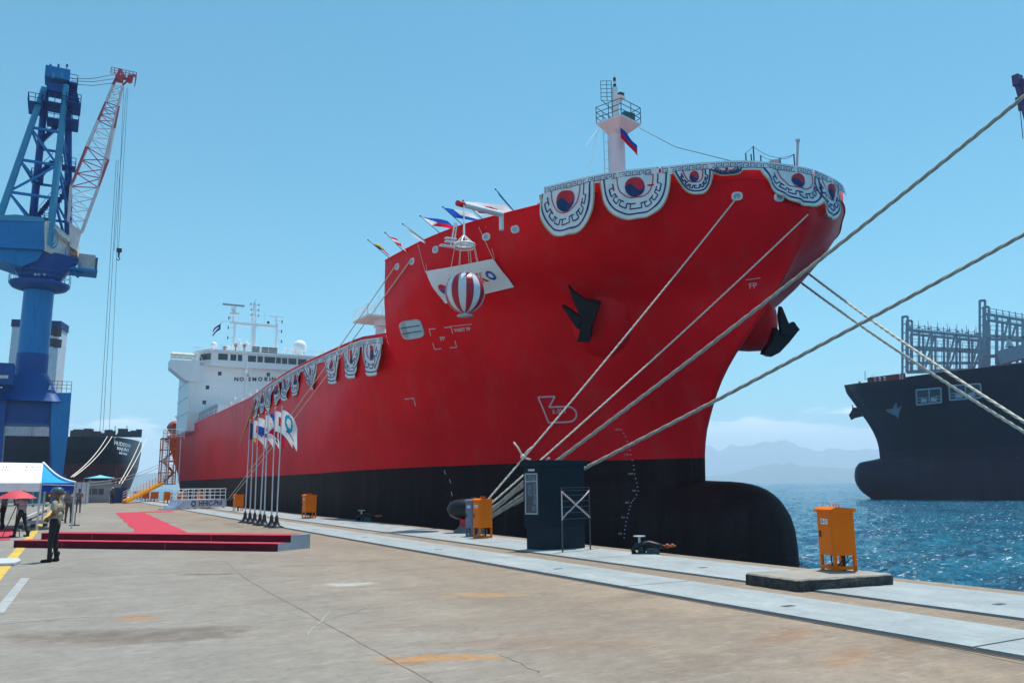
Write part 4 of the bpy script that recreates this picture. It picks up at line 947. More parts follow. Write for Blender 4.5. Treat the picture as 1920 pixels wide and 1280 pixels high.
# ------------------------------------------------------------------ tanker superstructure
SY = 123.0; WD = M('deckhouse_white', (.86, .87, .88), .45, var=.03, dirt=(.74, .73, .71)); WG = M('bridge_glass', (.008, .018, .035), .1, var=0, spec=.9)
def sy(px, py, Y=SY): return gy(px, py, Y)
XL = sy(356, 700).x; XR = 2*XC-XL; ZR = sy(470, 664).z; ZW = sy(470, 690).z
sup = thing('deckhouse', (XC, SY+6, 10), 'white multi-storey bridge house on the stern of the red tanker', 'deckhouse')
o = MB(); o.b2((XL, SY, 9.6), (XR, SY+12, ZW)); dh = o.build('house_block', WD, sup)
for i in range(1, 4):
    z = 10+(ZW-10)*i/4; o = MB(); o.b2((XL-.12, SY-.06, z-.06), (XR+.12, SY+12, z+.04)); o.build('deck_edge', WD, sup)
BL = sy(395, 690, SY-1.2).x; BR = 2*XC-BL
# bridge deck: a polygon with canted ends, wider than the house
zb, zt_ = sy(470, 686, SY-1.2).z-.35, ZR-.15
o = MB(); o.prism([(BL, SY-1.2), (BR, SY-1.2), (BR+1.5, SY+1.2), (BR+1.5, SY+8), (BL-1.5, SY+8), (BL-1.5, SY+1.2)], ZW-.1, zt_); br = o.build('bridge', WD, sup)
o = MB(); o.prism([(BL-.35, SY-1.6), (BR+.35, SY-1.6), (BR+1.9, SY+1.1), (BR+1.9, SY+8.2), (BL-1.9, SY+8.2), (BL-1.9, SY+1.1)], zt_+.003, zt_+.30); o.build('bridge_roof', WD, sup)
wx = [(409, 427), (432, 443), (446, 454), (464, 480), (483, 493), (496, 516), (518, 527), (529, 539), (541, 556), (559, 575)]
wz0, wz1 = sy(470, 678, SY-1.2).z, sy(470, 666.5, SY-1.2).z
for a, b_ in wx:
    x0, x1 = sy(a, 670, SY-1.2).x, sy(b_, 670, SY-1.2).x; o = MB(); o.b2((x0, SY-1.23, wz0), (x1, SY-1.204, wz1)); o.build('window', WG, br)
o = MB(); o.add([(BL-.08, SY-1.14, wz0), (BL-1.3, SY+.8, wz0), (BL-1.3, SY+.8, wz1), (BL-.08, SY-1.14, wz1)], [(0, 1, 2, 3)]); o.build('window', WG, br)
# bridge wings
WL0, zwt, zwb = sy(320, 676, SY-.5).x, sy(360, 676, SY-.5).z, sy(320, 689, SY-.5).z
for s_ in (-1, 1):
    mx = lambda x: x if s_ < 0 else 2*XC-x
    o = MB(); zo = sy(357, 713, SY-.5).z
    poly = [(mx(BL-1.4), zwt), (mx(WL0), zwt), (mx(WL0), zwb), (mx(XL-.6), zo), (mx(XL+.3), zo-.15), (mx(BL-1.4), zo-.15)]
    vs = [(x, y, z) for y in (SY-.5, SY+2.4) for x, z in poly]; n = len(poly)
    o.add(vs, [tuple(range(n)), tuple(reversed(range(n, 2*n)))]+[(i, n+i, n+(i+1) % n, (i+1) % n) for i in range(n)]); wg = o.build('bridge_wing', WD, sup)
    o = MB(); o.cyl((mx(WL0+.1), SY+.4, zwt+.75), (mx(WL0+3.2), SY+.4, zwt+.75), .45, n=14); o.build('life_raft_canister', M('raft_white', (.62, .60, .52), .5), wg)
    o = MB(); rail(o, [(mx(WL0), SY-.45, zwt), (mx(BL-1.5), SY-.45, zwt)], .5, .8, .03, 1); o.bar((mx(WL0+4.4), SY, zwt), (mx(BL-1.7), SY, zwt+1.7), .06); o.bar((mx(WL0+2.9), SY, zwt+2.0), (mx(BL-.5), SY, zwt+2.1), .08); o.build('wing_rail', WD, wg)
for (px, py) in ((412, 700), (389, 726), (383, 754), (464, 701), (503, 702)):
    p_ = sy(px, py, SY-.02); o = MB(); o.b2((p_.x-.24, SY-.02, p_.z-.28), (p_.x+.24, SY-.001, p_.z+.28)); o.build('window', WG, dh)
o = MB(); tm = sy(443, 711, SY-.05)
DKRED = M('letter_brown', (.10, .03, .04), .7)
for ch, px in (('N', 443), ('S', 468), ('M', 477), ('O', 488), ('K', 499), ('I', 506), ('N', 513), ('G', 523)):
    p_ = sy(px, 711, SY-.05); text_into(o, ch, .80, p_, (1, 0, 0), (0, 0, 1), bold=.03)
p_ = sy(453, 711, SY-.05); text_into(o, 'O', .80, p_, (1, 0, 0), (0, 0, 1), bold=.03)
o.build('lettering', DKRED, dh)
# kingpost in front, hides part of the letters
kp = sy(459, 740, SY-14); o = MB(); o.cyl((kp.x, SY-14, 9.5), (kp.x, SY-14, sy(459, 664, SY-14).z), .20, .16, 12); o.b2((kp.x-.5, SY-14.4, sy(459, 700, SY-14).z-.1), (kp.x+.5, SY-13.6, sy(459, 700, SY-14).z+.1)); o.build('crane_post', WD, ship)
# monkey island: masts, radars, domes
def sz(px, py, Y=SY+3): return gy(px, py, Y)
o = MB(); rail(o, [(BL, SY-1.3, zt_+.3), (BR, SY-1.3, zt_+.3)], .9, 1.3, .03, 3); o.build('roof_rail', WD, sup)
def post(px, y0, y1, r, name='mast_post', par=None, Y=SY+3, mt=None):
    a, b_ = sz(px, y0, Y), sz(px, y1, Y); b_.x = a.x; o = MB(); o.cyl(a, b_, r, r*.8, 12); return o.build(name, mt or WD, par or sup)
mst = thing('radar_mast', sz(477, 655), 'white goal-post radar mast with aerials on top of the bridge house', 'mast')
zc = sz(470, 608)
post(438, 652, 606, .22, par=mst); post(474, 652, 606, .40, par=mst); post(517, 655, 606, .24, par=mst)
o = MB(); o.box((sz(477, 609)+Vector((0, 0, 0))), (sz(520, 609).x-sz(432, 609).x, .35, .42)); o.b2((sz(413, 602).x, SY+2.95, sz(413, 602).z-.04), (sz(432, 602).x, SY+3.05, sz(413, 602).z+.04)); o.build('cross_yard', WD, mst)
a = sz(437, 604); o = MB(); o.cyl(a, sz(438, 588), .12, .1, 8); o.b2(sz(431, 589)-Vector((0, .4, .05)), sz(447, 588)+Vector((0, .4, .05))); o.cyl(sz(440, 588), sz(438, 576), .18, .42, 10); o.build('radar_pedestal', WD, mst)
for dx in (-6, 10): post(437+dx, 604, 583, .03, 'aerial', mst)
o = MB(); o.box(sz(438, 572), (sz(461, 572).x-sz(420, 572).x, .25, .26)); o.build('radar_scanner', MT['grey'], mst)
o = MB(); o.cyl(sz(517, 606), sz(518, 596), .10, n=8); o.box(sz(518, 594), (sz(533, 594).x-sz(505, 594).x, .2, .12)); o.build('radar_scanner', WD, mst)
o = MB(); l0 = [sz(x, 604)+Vector((0, y, 0)) for x, y in ((472, 0), (480, 0), (476, .8))]; l1 = [sz(477.5, 568)+Vector((dx, dy, 0)) for dx, dy in ((-.14, 0), (.14, 0), (0, .2))]
lattice(o, l0, l1, 7, .035, .05); o.build('topmast', WD, mst)
o = MB()
for y_, w_ in ((571, 1.), (581, .9), (591, .9)): p_ = sz(478, y_); o.bar(p_-Vector((w_*.62, 0, 0)), p_+Vector((w_*.62, 0, 0)), .05); o.box(p_-Vector((w_*.62, 0, 0)), (.14, .14, .36)); o.box(p_+Vector((w_*.62, 0, 0)), (.14, .14, .36))
o.tube([sz(477, 568), sz(478, 565), sz(482, 559)], .04, 5); o.build('signal_lights', MT['grey'], mst)
for (px, py) in ((429, 596), (428, 614), (427, 633), (529, 603), (528, 621), (528, 640)):
    p_ = sz(px, py); o = MB(); o.box(p_, (.13, .13, .48)); q_ = sz(437 if px < 470 else 517, py); o.bar(p_, Vector((q_.x, p_.y, p_.z+.05)), .03); o.build('lamp', MT['dgrey'], mst)
o = MB()
for i in range(9): p_ = sz(522, 612+i*4.5); o.b2(p_-Vector((.16, .02, .02)), p_+Vector((.16, .02, .02)))
for i in range(9): p_ = sz(469, 612+i*4.5); o.b2(p_-Vector((.16, .02, .02)), p_+Vector((.16, .02, .02)))
o.build('ladder_rungs', WD, mst); post(496, 604, 584, .035, 'aerial', mst)
o = MB(); o.sph(sz(503, 604.5), .22, 10); o.build('signal_ball', MT['dgrey'], mst)
def dome(px, py, r, lab, hgt):
    p_ = sz(px, py, SY+1); t_ = thing('satellite_dome', p_, lab, 'satellite dome'); o = MB(); o.smooth = True; o.lathe(p_, [(r*.9, -r*.9), (r, 0), (r*.92, r*.4), (r*.7, r*.72), (r*.36, r*.93), (.01, r)], 20); o.build('radome', WD, t_)
    o = MB(); o.cyl(p_-Vector((0, 0, hgt)), p_-Vector((0, 0, r*.8)), r*.35, r*.5, 10); o.build('pedestal', WD, t_)
dome(562, 650, 1.05, 'large white satellite dome at the right end of the bridge roof', 1.9); dome(401, 647, .5, 'small white satellite dome at the left end of the bridge roof', 1.5)
for (px, py, c_) in ((421, 653, 'rust'), (428, 652, 'lgrey'), (435, 652, 'lgrey'), (442, 648, 'rust'), (451, 647, 'lgrey'), (458, 649, 'rust'), (466, 648, 'lgrey'), (480, 652, 'dgrey'), (498, 653, 'dgrey'), (512, 654, 'dgrey'), (448, 640, 'lgrey'), (462, 644, 'lgrey'), (535, 656, 'lgrey'), (546, 657, 'lgrey')):
    p_ = sz(px, py, SY+.5); o = MB(); z0 = zt_+.3
    if c_ == 'dgrey': o.b2((p_.x-.55, p_.y-.3, z0), (p_.x+.55, p_.y+.3, p_.z+.15))
    else: o.cyl((p_.x, p_.y, z0), (p_.x, p_.y, p_.z), .09, n=6); o.sph((p_.x, p_.y, p_.z+.1), .26, 8); o.b2((p_.x-.3, p_.y-.04, p_.z-.25), (p_.x+.3, p_.y+.04, p_.z-.17))
    o.build('roof_fitting', MT['rust'] if c_ == 'rust' else MT[c_] if c_ != 'lgrey' else WD, sup)
# deck fittings between the rail and the house
random.seed(3)
for (px, py, w_, h_) in ((575, 733, 0, 0),): pass
def deckbit(x, Y, z0, w_, h_, nm='deck_locker', mt=None):
    o = MB(); o.b2((x-w_/2, Y-w_/2, z0), (x+w_/2, Y+w_/2, z0+h_)); o.b2((x-w_/2-.06, Y-w_/2-.06, z0+h_+.002), (x+w_/2+.06, Y+w_/2+.06, z0+h_+.08)); o.cyl((x, Y, z0+h_+.08), (x, Y, z0+h_+.5), .1, n=8); o.build(nm, mt or WD, ship)
deckbit(20.5, 118, 9.5, 4.2, 3.4, 'deck_house'); deckbit(24.5, 112, 9.5, 3.0, 4.2, 'deck_house'); deckbit(19.4, 104, 9.5, 1.6, 2.6)
for Y_ in (88, 92, 96, 99, 106, 110, 115): deckbit(17.6+random.uniform(0, 1.0), Y_, 9.5, .7, 1.5+random.uniform(0, .9))
o = MB(); rail(o, [(16.8, 84, 10.6), (16.8, 140, 10.6)], .8, 2.2, .03, 2); o.build('deck_rail', WD, ship)
hm_ = [(23, 45.6+.8)]
# hose-handling platform just behind the forecastle break
o = MB(); pv0 = gy(700, 625, 50); x0, x1 = gy(676, 570, 50).x, gy(722, 570, 50).x; z1 = gy(700, 575, 50).z; z0 = gy(700, 598, 50).z
o.prism([(x0+.15, 49), (x1+.6, 49), (x1+.6, 52), (x0+.15, 52)], z0, z0+.12); rail(o, [(x0+.15, 52, z0+.1), (x0+.15, 49, z0+.1), (x1+.5, 49, z0+.1)], (z1-z0)*.8, .5, .02, 4)
o.cyl((x1-.3, 50, 9.5), (x1-.3, 50, z0), .32, n=10); o.b2((x1-.6, 49.4, z0-.5), (x1+.3, 50.4, z0)); rail(o, [(x0+.9, 49.0, z0+.9), (x1+.5, 49, z0+.9)], (z1-z0)*.6, .4, .02, 3); o.build('access_platform', WD, ship)
# accommodation ladder davits, lifeboat on the stern quarter
lb = thing('lifeboat', gy(326, 802, 143), 'small round red lifeboat hanging at the stern of the red tanker', 'lifeboat')
c_ = gy(327, 801, 143); o = MB(); o.smooth = True; o.sph(c_, 1.15, 16, (.95, 1.9, .95)); o.build('hull', M('lifeboat_red', (.50, .06, .03), .4), lb)
o = MB(); o.b2(c_+Vector((-.5, -2.2, .1)), c_+Vector((.1, -1.6, .5))); o.b2(c_+Vector((-1.1, -.6, -.1)), c_+Vector((-.9, .6, .2))); o.build('window', MT['dgrey'], lb)
o = MB(); o.tube([c_+Vector((2.2, 0, -2)), c_+Vector((2.2, 0, 1.0)), c_+Vector((1.4, 0, 1.8)), c_+Vector((0, 0, 1.8))], .12, 6); o.tube([c_+Vector((2.2, -2, -2)), c_+Vector((2.2, -2, 1.0)), c_+Vector((.8, -2, 1.8))], .12, 6); o.build('davit', MT['lgrey'], lb)
o = MB(); a, b_ = gx(350, 806, 17.0), gx(402, 770, 17.0); o.b2((17.0, b_.y, 10.6), (17.4, a.y, 12.2)); o.build('accommodation_ladder', MT['grey'], ship)
# ------------------------------------------------------------------ orange stair tower and yellow gangway at the stern
QY = 117.5
tw = thing('stair_tower', (14.4, QY, 0), 'tall orange scaffold stair tower against the stern of the red ship', 'stair tower')
TWM = M('tower_orange', (.62, .15, .02), .6); p0, p1 = gy(301, 940, QY), gy(344, 940, QY); zt2 = gy(302, 822, QY).z
x0, x1 = gy(302, 850, QY).x, min(16.3, gy(326, 850, QY).x)
x1 = max(x1, x0+1.8); o = MB()
zb_ = gy(303, 907, QY).z
for x in (x0, (x0+x1)/2, x1):
    for y in (QY-1.2, QY+1.2): o.bar((x, y, zb_ if x < x1 else zb_), (x, y, zt2), .13)
lv = [zb_+(zt2-zb_)*i/4 for i in range(5)]
for z in lv:
    o.b2((x0-.1, QY-1.3, z-.07), (x1+.1, QY+1.3, z+.07)); rail(o, [(x0, QY-1.25, z), (x1, QY-1.25, z)], 1.0, .5, .03, 3)
o.build('frame', TWM, tw)
for i in range(4):
    o = MB(); a = Vector((x0+.2, QY-.9, lv[i])); b_ = Vector((x1-.2, QY-.9, lv[i+1]))
    if i % 2: a.x, b_.x = b_.x, a.x
    o.bar(a, b_, .12, .3); n = 9
    for k in range(n): p_ = a.lerp(b_, (k+.5)/n); o.box(p_+Vector((0, .3, 0)), (.35, .7, .04))
    o.build('stair_flight', TWM, tw)
o = MB()
for i in range(34):
    z = zb_+.1+(zt2-zb_-.2)*i/34
    if 8 < i < 11 or 20 < i < 23: continue
    o.bar((x0+.15, QY-1.32, z), (x0+.75, QY-1.32, z), .06)
o.bar((x0+.1, QY-1.32, zb_), (x0+.1, QY-1.32, zt2), .07); o.bar((x0+.8, QY-1.32, zb_), (x0+.8, QY-1.32, zt2), .07); o.build('ladder', WD, tw)
o = MB(); o.add([(x1, QY-1.28, zb_), (x1+1.0, QY-1.28, zb_), (x1+1.0, QY-1.28, zt2), (x1, QY-1.28, zt2)], [(0, 1, 2, 3)]) if 0 else o.bar((x1+.4, QY-1.25, zb_), (x1+.4, QY-1.25, zt2), .09)
rail(o, [(x0, QY-1.25, zt2), (x1+.8, QY-1.25, zt2)], 1.2, .5, .03, 4); o.build('top_rail', WD, tw)
gw = thing('gangway', gz(232, 943), 'bright yellow sloping gangway leading up to the orange stair tower', 'gangway')
g0 = gz(233, 943.5); g1 = gy(303, 908, QY-1.6); g0b = gz(243, 942); o = MB(); wv = Vector((.25, -.97, 0))*.55
def beam3(o, a, b_, w, h): o.bar(a, b_, w, h)
d3 = (g1-g0)
for s_ in (-1, 1): o.add([g0+wv*s_+Vector((0, 0, 0)), g0+wv*s_+Vector((0, 0, .30)), g1+wv*s_+Vector((0, 0, .38)), g1+wv*s_-Vector((0, 0, .05))], [(0, 1, 2, 3)]); o.bar(g0+wv*s_+Vector((0, 0, .2)), g1+wv*s_+Vector((0, 0, .2)), .16, .34)
for k in range(26): p_ = g0.lerp(g1, (k+.5)/26); o.b2(p_-Vector((.13, .5, -.2)), p_+Vector((.13, .5, .24)))
o.build('treads', MT['yellow'], gw)
for s_ in (-1, 1):
    o = MB()
    for k in range(13): p_ = g0.lerp(g1, k/12)+wv*s_; o.cyl(p_+Vector((0, 0, .2)), p_+Vector((0, 0, 1.25)), .025, n=5)
    for z in (.7, 1.0, 1.25): o.cyl(g0+wv*s_+Vector((0, 0, z)), g1+wv*s_+Vector((0, 0, z)), .022, n=5)
    o.build('handrail', M('rail_pinkgrey', (.55, .45, .42), .6) if s_ < 0 else bpy.data.materials['rail_pinkgrey'], gw)
# ------------------------------------------------------------------ red carpeted steps
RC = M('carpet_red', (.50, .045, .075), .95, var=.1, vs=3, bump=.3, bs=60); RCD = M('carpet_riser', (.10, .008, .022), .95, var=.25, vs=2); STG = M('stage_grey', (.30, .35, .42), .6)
A0 = gz(25, 1026); B0 = gz(520, 1033.5); dr = (B0-A0).normalized(); bk_ = Vector((-dr.y, dr.x, 0)); bk_ = bk_ if bk_.y > 0 else -bk_
C0 = gz(580, 1027); dep = 1.17; h1 = gy(300, 1011.5, (A0.lerp(B0, .55)).y).z; h1 = .21; h2 = .40
stg = thing('stage_steps', A0.lerp(B0, .5), 'long low two-step platform covered with red carpet on the quay', 'platform')
def sgp(s_, t_, z): q_ = A0+dr*s_+bk_*t_; return Vector((q_.x, q_.y, z))
Ls = (B0-A0).length
def sbox(o, s0, s1, t0, t1, z0, z1): 
    vs = [sgp(s_, t_, z) for z in (z0, z1) for t_ in (t0, t1) for s_ in (s0, s1)]; o.add(vs, [(0, 2, 3, 1), (4, 5, 7, 6), (0, 1, 5, 4), (2, 6, 7, 3), (0, 4, 6, 2), (1, 3, 7, 5)])
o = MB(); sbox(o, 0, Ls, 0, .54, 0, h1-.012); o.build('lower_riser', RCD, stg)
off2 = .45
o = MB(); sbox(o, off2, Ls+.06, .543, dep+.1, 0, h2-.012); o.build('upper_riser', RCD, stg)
o = MB(); K = 30
for (s0, s1, t0, t1, z) in ((-.01, Ls+.01, -.012, .542, h1), (off2-.01, Ls+.07, .53, dep+.11, h2)):
    for i in range(K):
        a, b_ = s0+(s1-s0)*i/K, s0+(s1-s0)*(i+1)/K; dz = random.uniform(-.006, .006)
        sbox(o, a, b_, t0, t1, z-.014+dz*.3, z+dz*.3+i*1e-5); 
o.build('carpet_tread', RC, stg)
o = MB(); e_ = .012
poly = [sgp(Ls+e_, 0, 0), sgp(Ls+.09, .53, 0), sgp(Ls+.09, .53, h1-.002), sgp(Ls+e_, 0, h1-.002), sgp(Ls+.28, dep+.1, 0), sgp(Ls+.28, dep+.1, h2-.004), sgp(Ls+.09, .53, h2-.004)]
o.add(poly, [(0, 1, 2, 3), (1, 4, 5, 6)]); o.add([sgp(Ls+.072, .53, h2-.003), sgp(Ls+.09, .53, h2-.003), sgp(Ls+.28, dep+.1, h2-.003), sgp(Ls+.072, dep+.1, h2-.003)], [(0, 1, 2, 3)]); sbox(o, Ls+.011, Ls+.085, .53, .538, 0, h1-.004); o.build('end_panel', STG, stg)
for s_, t_, z0, z1 in ((1.75, -.004, 0, h1), (2.3, .538, h1, h2), (5.3, -.004, 0, h1), (6.4, .538, h1, h2)):
    o = MB(); sbox(o, s_, s_+.02, t_-.004, t_, z0+.01, z1-.02); o.build('riser_seam', MT['redc'], stg)
# carpets on the ground
cp_ = gz(216, 961), gz(268, 959.5), gz(352, 998), gz(256, 998)
o = MB(); K = 16; P_ = []
for i in range(K+1):
    a = cp_[0].lerp(cp_[3], i/K); b_ = cp_[1].lerp(cp_[2], i/K); w_ = .06*math.sin(i*1.9)
    P_ += [Vector((a.x+w_, a.y, .012)), Vector((b_.x+w_*.5, b_.y, .012))]
o.add(P_, [(2*i, 2*i+1, 2*i+3, 2*i+2) for i in range(K)]); rc1 = o.build('red_carpet', RC, loc=cp_[0]); tag(rc1, 'long red carpet running along the quay up to the carpeted steps', 'carpet')
o = MB(); o.plate([gz(262, 959)+Vector((0, 0, .008)), gz(322, 957)+Vector((0, 0, .008)), gz(326, 959)+Vector((0, 0, .008)), gz(270, 961)+Vector((0, 0, .008))], .006); tag(o.build('red_carpet', RC, loc=gz(290, 959)), 'narrow side strip of red carpet leading to the lettered white platform', 'carpet')
o = MB(); o.plate([gz(-40, 993)+Vector((0, 0, .008)), gz(30, 990)+Vector((0, 0, .008)), gz(18, 1012)+Vector((0, 0, .008)), gz(-60, 1018)+Vector((0, 0, .008))], .006); tag(o.build('red_carpet', RC, loc=gz(0, 1000)), 'red carpet at the left edge under the white and blue tent', 'carpet')
# ------------------------------------------------------------------ lettered boarding platform
pa, pb = gz(342, 955), gz(424, 952); pl = thing('boarding_platform', (pa+pb)/2, 'white boarding platform with side steps, handrails and lettered panel', 'platform')
dd = (pb-pa).normalized(); bb = Vector((-dd.y, dd.x, 0)); bb = bb if bb.y > 0 else -bb
pw = (pb-pa).length; zt3 = gy(384, 935.5, ((pa+pb)/2).y).z; zp3 = gy(384, 951, ((pa+pb)/2).y).z; zr3 = gy(384, 916, ((pa+pb)/2).y).z
def pp(s_, t_, z): q_ = pa+dd*s_+bb*t_; return Vector((q_.x, q_.y, z))
def pbox(o, s0, s1, t0, t1, z0, z1):
    vs = [pp(s_, t_, z) for z in (z0, z1) for t_ in (t0, t1) for s_ in (s0, s1)]; o.add(vs, [(0, 2, 3, 1), (4, 5, 7, 6), (0, 1, 5, 4), (2, 6, 7, 3), (0, 4, 6, 2), (1, 3, 7, 5)])
PW_ = M('panel_lavender', (.50, .52, .62), .6)
o = MB(); pbox(o, .25, pw, 0, 1.9, zp3, zt3); panel = o.build('deck_panel', PW_, pl)
for s_ in (.3, 1.9, 2.6, pw-.25):
    for t_ in (.05, 1.75): o = MB(); pbox(o, s_, s_+.12, t_, t_+.12, 0, zp3); o.build('leg', MT['lgrey'], pl)
for i in range(3):
    o = MB(); pbox(o, .25-.42*(i+1), .25-.42*i-.003, 0, 1.5, 0, zt3*(1-(i+1)*.29)); o.build('step', PW_, pl)
o = MB(); 
for i in range(8): 
    p_ = pp(.3+(pw-.4)*i/7, 0.04, zt3)
    o.cyl(p_, Vector((p_.x, p_.y, zr3)), .028, n=6); p2 = pp(.3+(pw-.4)*i/7, 1.85, zt3); o.cyl(p2, Vector((p2.x, p2.y, zr3)), .028, n=6)
for z in (.36, .7, 1):
    zz = zt3+(zr3-zt3)*z; o.cyl(pp(.3, .04, zz), pp(pw-.1, .04, zz), .03, n=6); o.cyl(pp(.3, 1.85, zz), pp(pw-.1, 1.85, zz), .03, n=6); o.cyl(pp(.3, .04, zz), pp(.3, 1.85, zz), .02, n=6); o.cyl(pp(pw-.1, .04, zz), pp(pw-.1, 1.85, zz), .02, n=6)
for i in range(3):
    p_ = pp(.3-.42*i, .03, zt3*(1-i*.29)); o.cyl(p_, p_+Vector((0, 0, zr3-zt3)), .02, n=5)
o.cyl(pp(.3, .03, zr3), pp(-.6, .03, zr3-zt3*.6), .02, n=5); o.build('handrail', MT['white'], pl)
zm = (zp3+zt3)/2; LT = M('letter_teal', (.01, .07, .13), .6); lh = (zt3-zp3)
o = MB(); text_into(o, 'HHIC-Phil', lh*.86, pp(pw*.62, -.012, zm-.01), dd*1.0, (0, 0, 1), bold=lh*.02); o.build('lettering', LT, panel)
o = MB(); K = 24; c_ = pp(pw*.235, -.012, zm); R1, R2 = lh*.36, lh*.20
o.add([c_+dd*(r*math.cos(2*math.pi*i/K))+Vector((0, 0, r*math.sin(2*math.pi*i/K))) for r in (R1, R2) for i in range(K)], [(i, (i+1) % K, K+(i+1) % K, K+i) for i in range(K)]); o.build('ring_emblem', LT, panel)
# ------------------------------------------------------------------ flags
def flag_mesh(o, top, down, fly, droop, w, h, colf, waves=3., amp=.10, nu=26, nv=16, nrm=None):
    """cloth: hoist edge runs from top along `down`; fly edge along `fly`"""
    top = Vector(top); down = Vector(down).normalized(); fly = Vector(fly).normalized(); nr = nrm or down.cross(fly).normalized()
    def P(u, v): return top+down*(v*h)+fly*(u*w)+Vector((0, 0, -droop*u*u*w))+nr*(amp*math.sin(u*waves*2.2+v*2.1)*min(1, u*2.5)+amp*.4*math.sin(u*7+v*5)*min(1, u*3))
    base = len(o.v); o.smooth = True; o.cur = 0; vs = [P(i/nu, j/nv) for j in range(nv+1) for i in range(nu+1)]
    for p in vs: o.v.append(p)
    for j in range(nv):
        for i in range(nu):
            a = base+j*(nu+1)+i; o.f.append([a, a+1, a+nu+2, a+nu+1]); o.m.append(colf((i+.5)/nu, (j+.5)/nv)); o.sm.append(True)
def cloth(nm, col):
    m_ = bpy.data.materials.new(nm); m_.use_nodes = True; t = m_.node_tree; t.nodes.remove(t.nodes['Principled BSDF'])
    d = t.nodes.new('ShaderNodeBsdfDiffuse'); tr = t.nodes.new('ShaderNodeBsdfTranslucent'); mx = t.nodes.new('ShaderNodeMixShader'); mx.inputs[0].default_value = .5
    for x in (d, tr): x.inputs[0].default_value = (*col, 1)
    t.links.new(d.outputs[0], mx.inputs[1]); t.links.new(tr.outputs[0], mx.inputs[2]); t.links.new(mx.outputs[0], t.nodes['Material Output'].inputs[0]); return m_
FM = [cloth('flag_white', (.84, .85, .88)), cloth('flag_red', (.70, .02, .04)), cloth('flag_navy', (.02, .10, .48)), cloth('flag_yellow', (.85, .60, .05)), cloth('flag_teal', (.02, .34, .48)), cloth('flag_dark', (.02, .05, .16))]
def f_ring(u, v): r = math.hypot((u-.42)*1.5, v-.45); return 4 if .20 < r < .36 and not (u > .5 and v < .35 and False) else (5 if v > .80 and .25 < u < .8 and v < .88 else 0)
def f_red(u, v): return 1 if abs(u-.45) < .26 and abs(v-.45) < .22 and not (abs(u-.5) < .06 and abs(v-.4) < .08) else 0
def f_kor(u, v):
    r = math.hypot((u-.5)*1.5, v-.5)
    if r < .24: return 1 if v < .5+.08*math.sin((u-.5)*14) else 2
    for cx, cy in ((.16, .2), (.84, .2), (.16, .8), (.84, .8)):
        if abs(u-cx) < .07 and abs(v-cy) < .1 and int((v-cy+.1)*30) % 2 == 0: return 5
    return 0
def f_phil(u, v):
    if u < .42*(1-abs(v-.5)*2)+.0: return 0 if math.hypot((u-.14)*1.5, v-.5) > .07 else 3
    return 2 if v < .5 else 1
def f_pan(u, v): return 1 if (u > .5) and v < .5 else (2 if u < .5 and v > .5 else 0)
def f_bel(u, v): return (5, 3, 1)[min(2, int(u*3))]
def f_rw(u, v): return 1 if v < .33 or v > .67 else 0
def f_blue(u, v): return 2 if abs(v-u) > .35 else 0
STL = M('pole_metal', (.50, .50, .53), .3, .6)
def flagpole(bx, by, tx, ty, colf, lab, dirx, w=1.5, h=1.0, fm=1.1):
    b0 = gz(bx, by); d0 = math.hypot(b0.x, b0.y); tp_ = gd(tx, ty, d0+.05)
    r = thing('flagpole', b0, lab, 'flagpole', 'flagpoles standing in a row before the ship'); pole = (tp_-b0)
    o = MB(); o.smooth = True; o.lathe(b0, [(.34, 0), (.34, .02), (.16, .10), (.09, .26), (.06, .5), (.035, .52)], 18); o.build('base', MT['black'], r)
    o = MB(); o.cyl(b0+pole*.06, b0+pole*.55, .036, .03, 10); o.cyl(b0+pole*.55, tp_, .026, .02, 10); o.sph(tp_, .045, 8); po = o.build('pole', STL, r)
    o = MB(); f_ = (_r0*dirx[0]+_f0*dirx[1]); flag_mesh(o, b0+pole*.975+f_*.02, -pole, f_, fm, w, h, colf, 3.2, .09); o.build('flag', FM, r)
FPS = [((459, 979), (469, 788), f_bel, 'flagpole farthest left in the row, with a yellow and red flag', (.45, .3), .5, .8), ((468, 980), (476, 783), f_red, 'second flagpole from the left, carrying a small white and red flag', (.5, .2), .62, .85), ((477, 981.5), (484.5, 778), f_pan, 'third flagpole from the left, with a white flag falling to blue', (.85, .2), .8, .8), ((487, 984), (498.5, 773), f_kor, 'fourth flagpole from the left, with a white flag bearing a red and blue disc', (.7, -.2), .8, .85),
       ((495, 985), (503, 770), f_phil, 'fifth flagpole from the left, with a blue, red and white flag', (.6, .4), .8, .9), ((508.5, 987.5), (516, 765), f_red, 'second flagpole from the right, its white flag marked with a red square', (.8, .1), .8, .9), ((518, 989), (529, 763), f_ring, 'rightmost flagpole in the row, its white flag marked with a teal ring', (.75, .0), .72, 1.0)]
for i, (b_, t_, cf, lab, dr_, w_, h_) in enumerate(FPS): flagpole(b_[0], b_[1], t_[0], t_[1], cf, lab, dr_, w_, h_, .95 if i != 6 else 1.15)
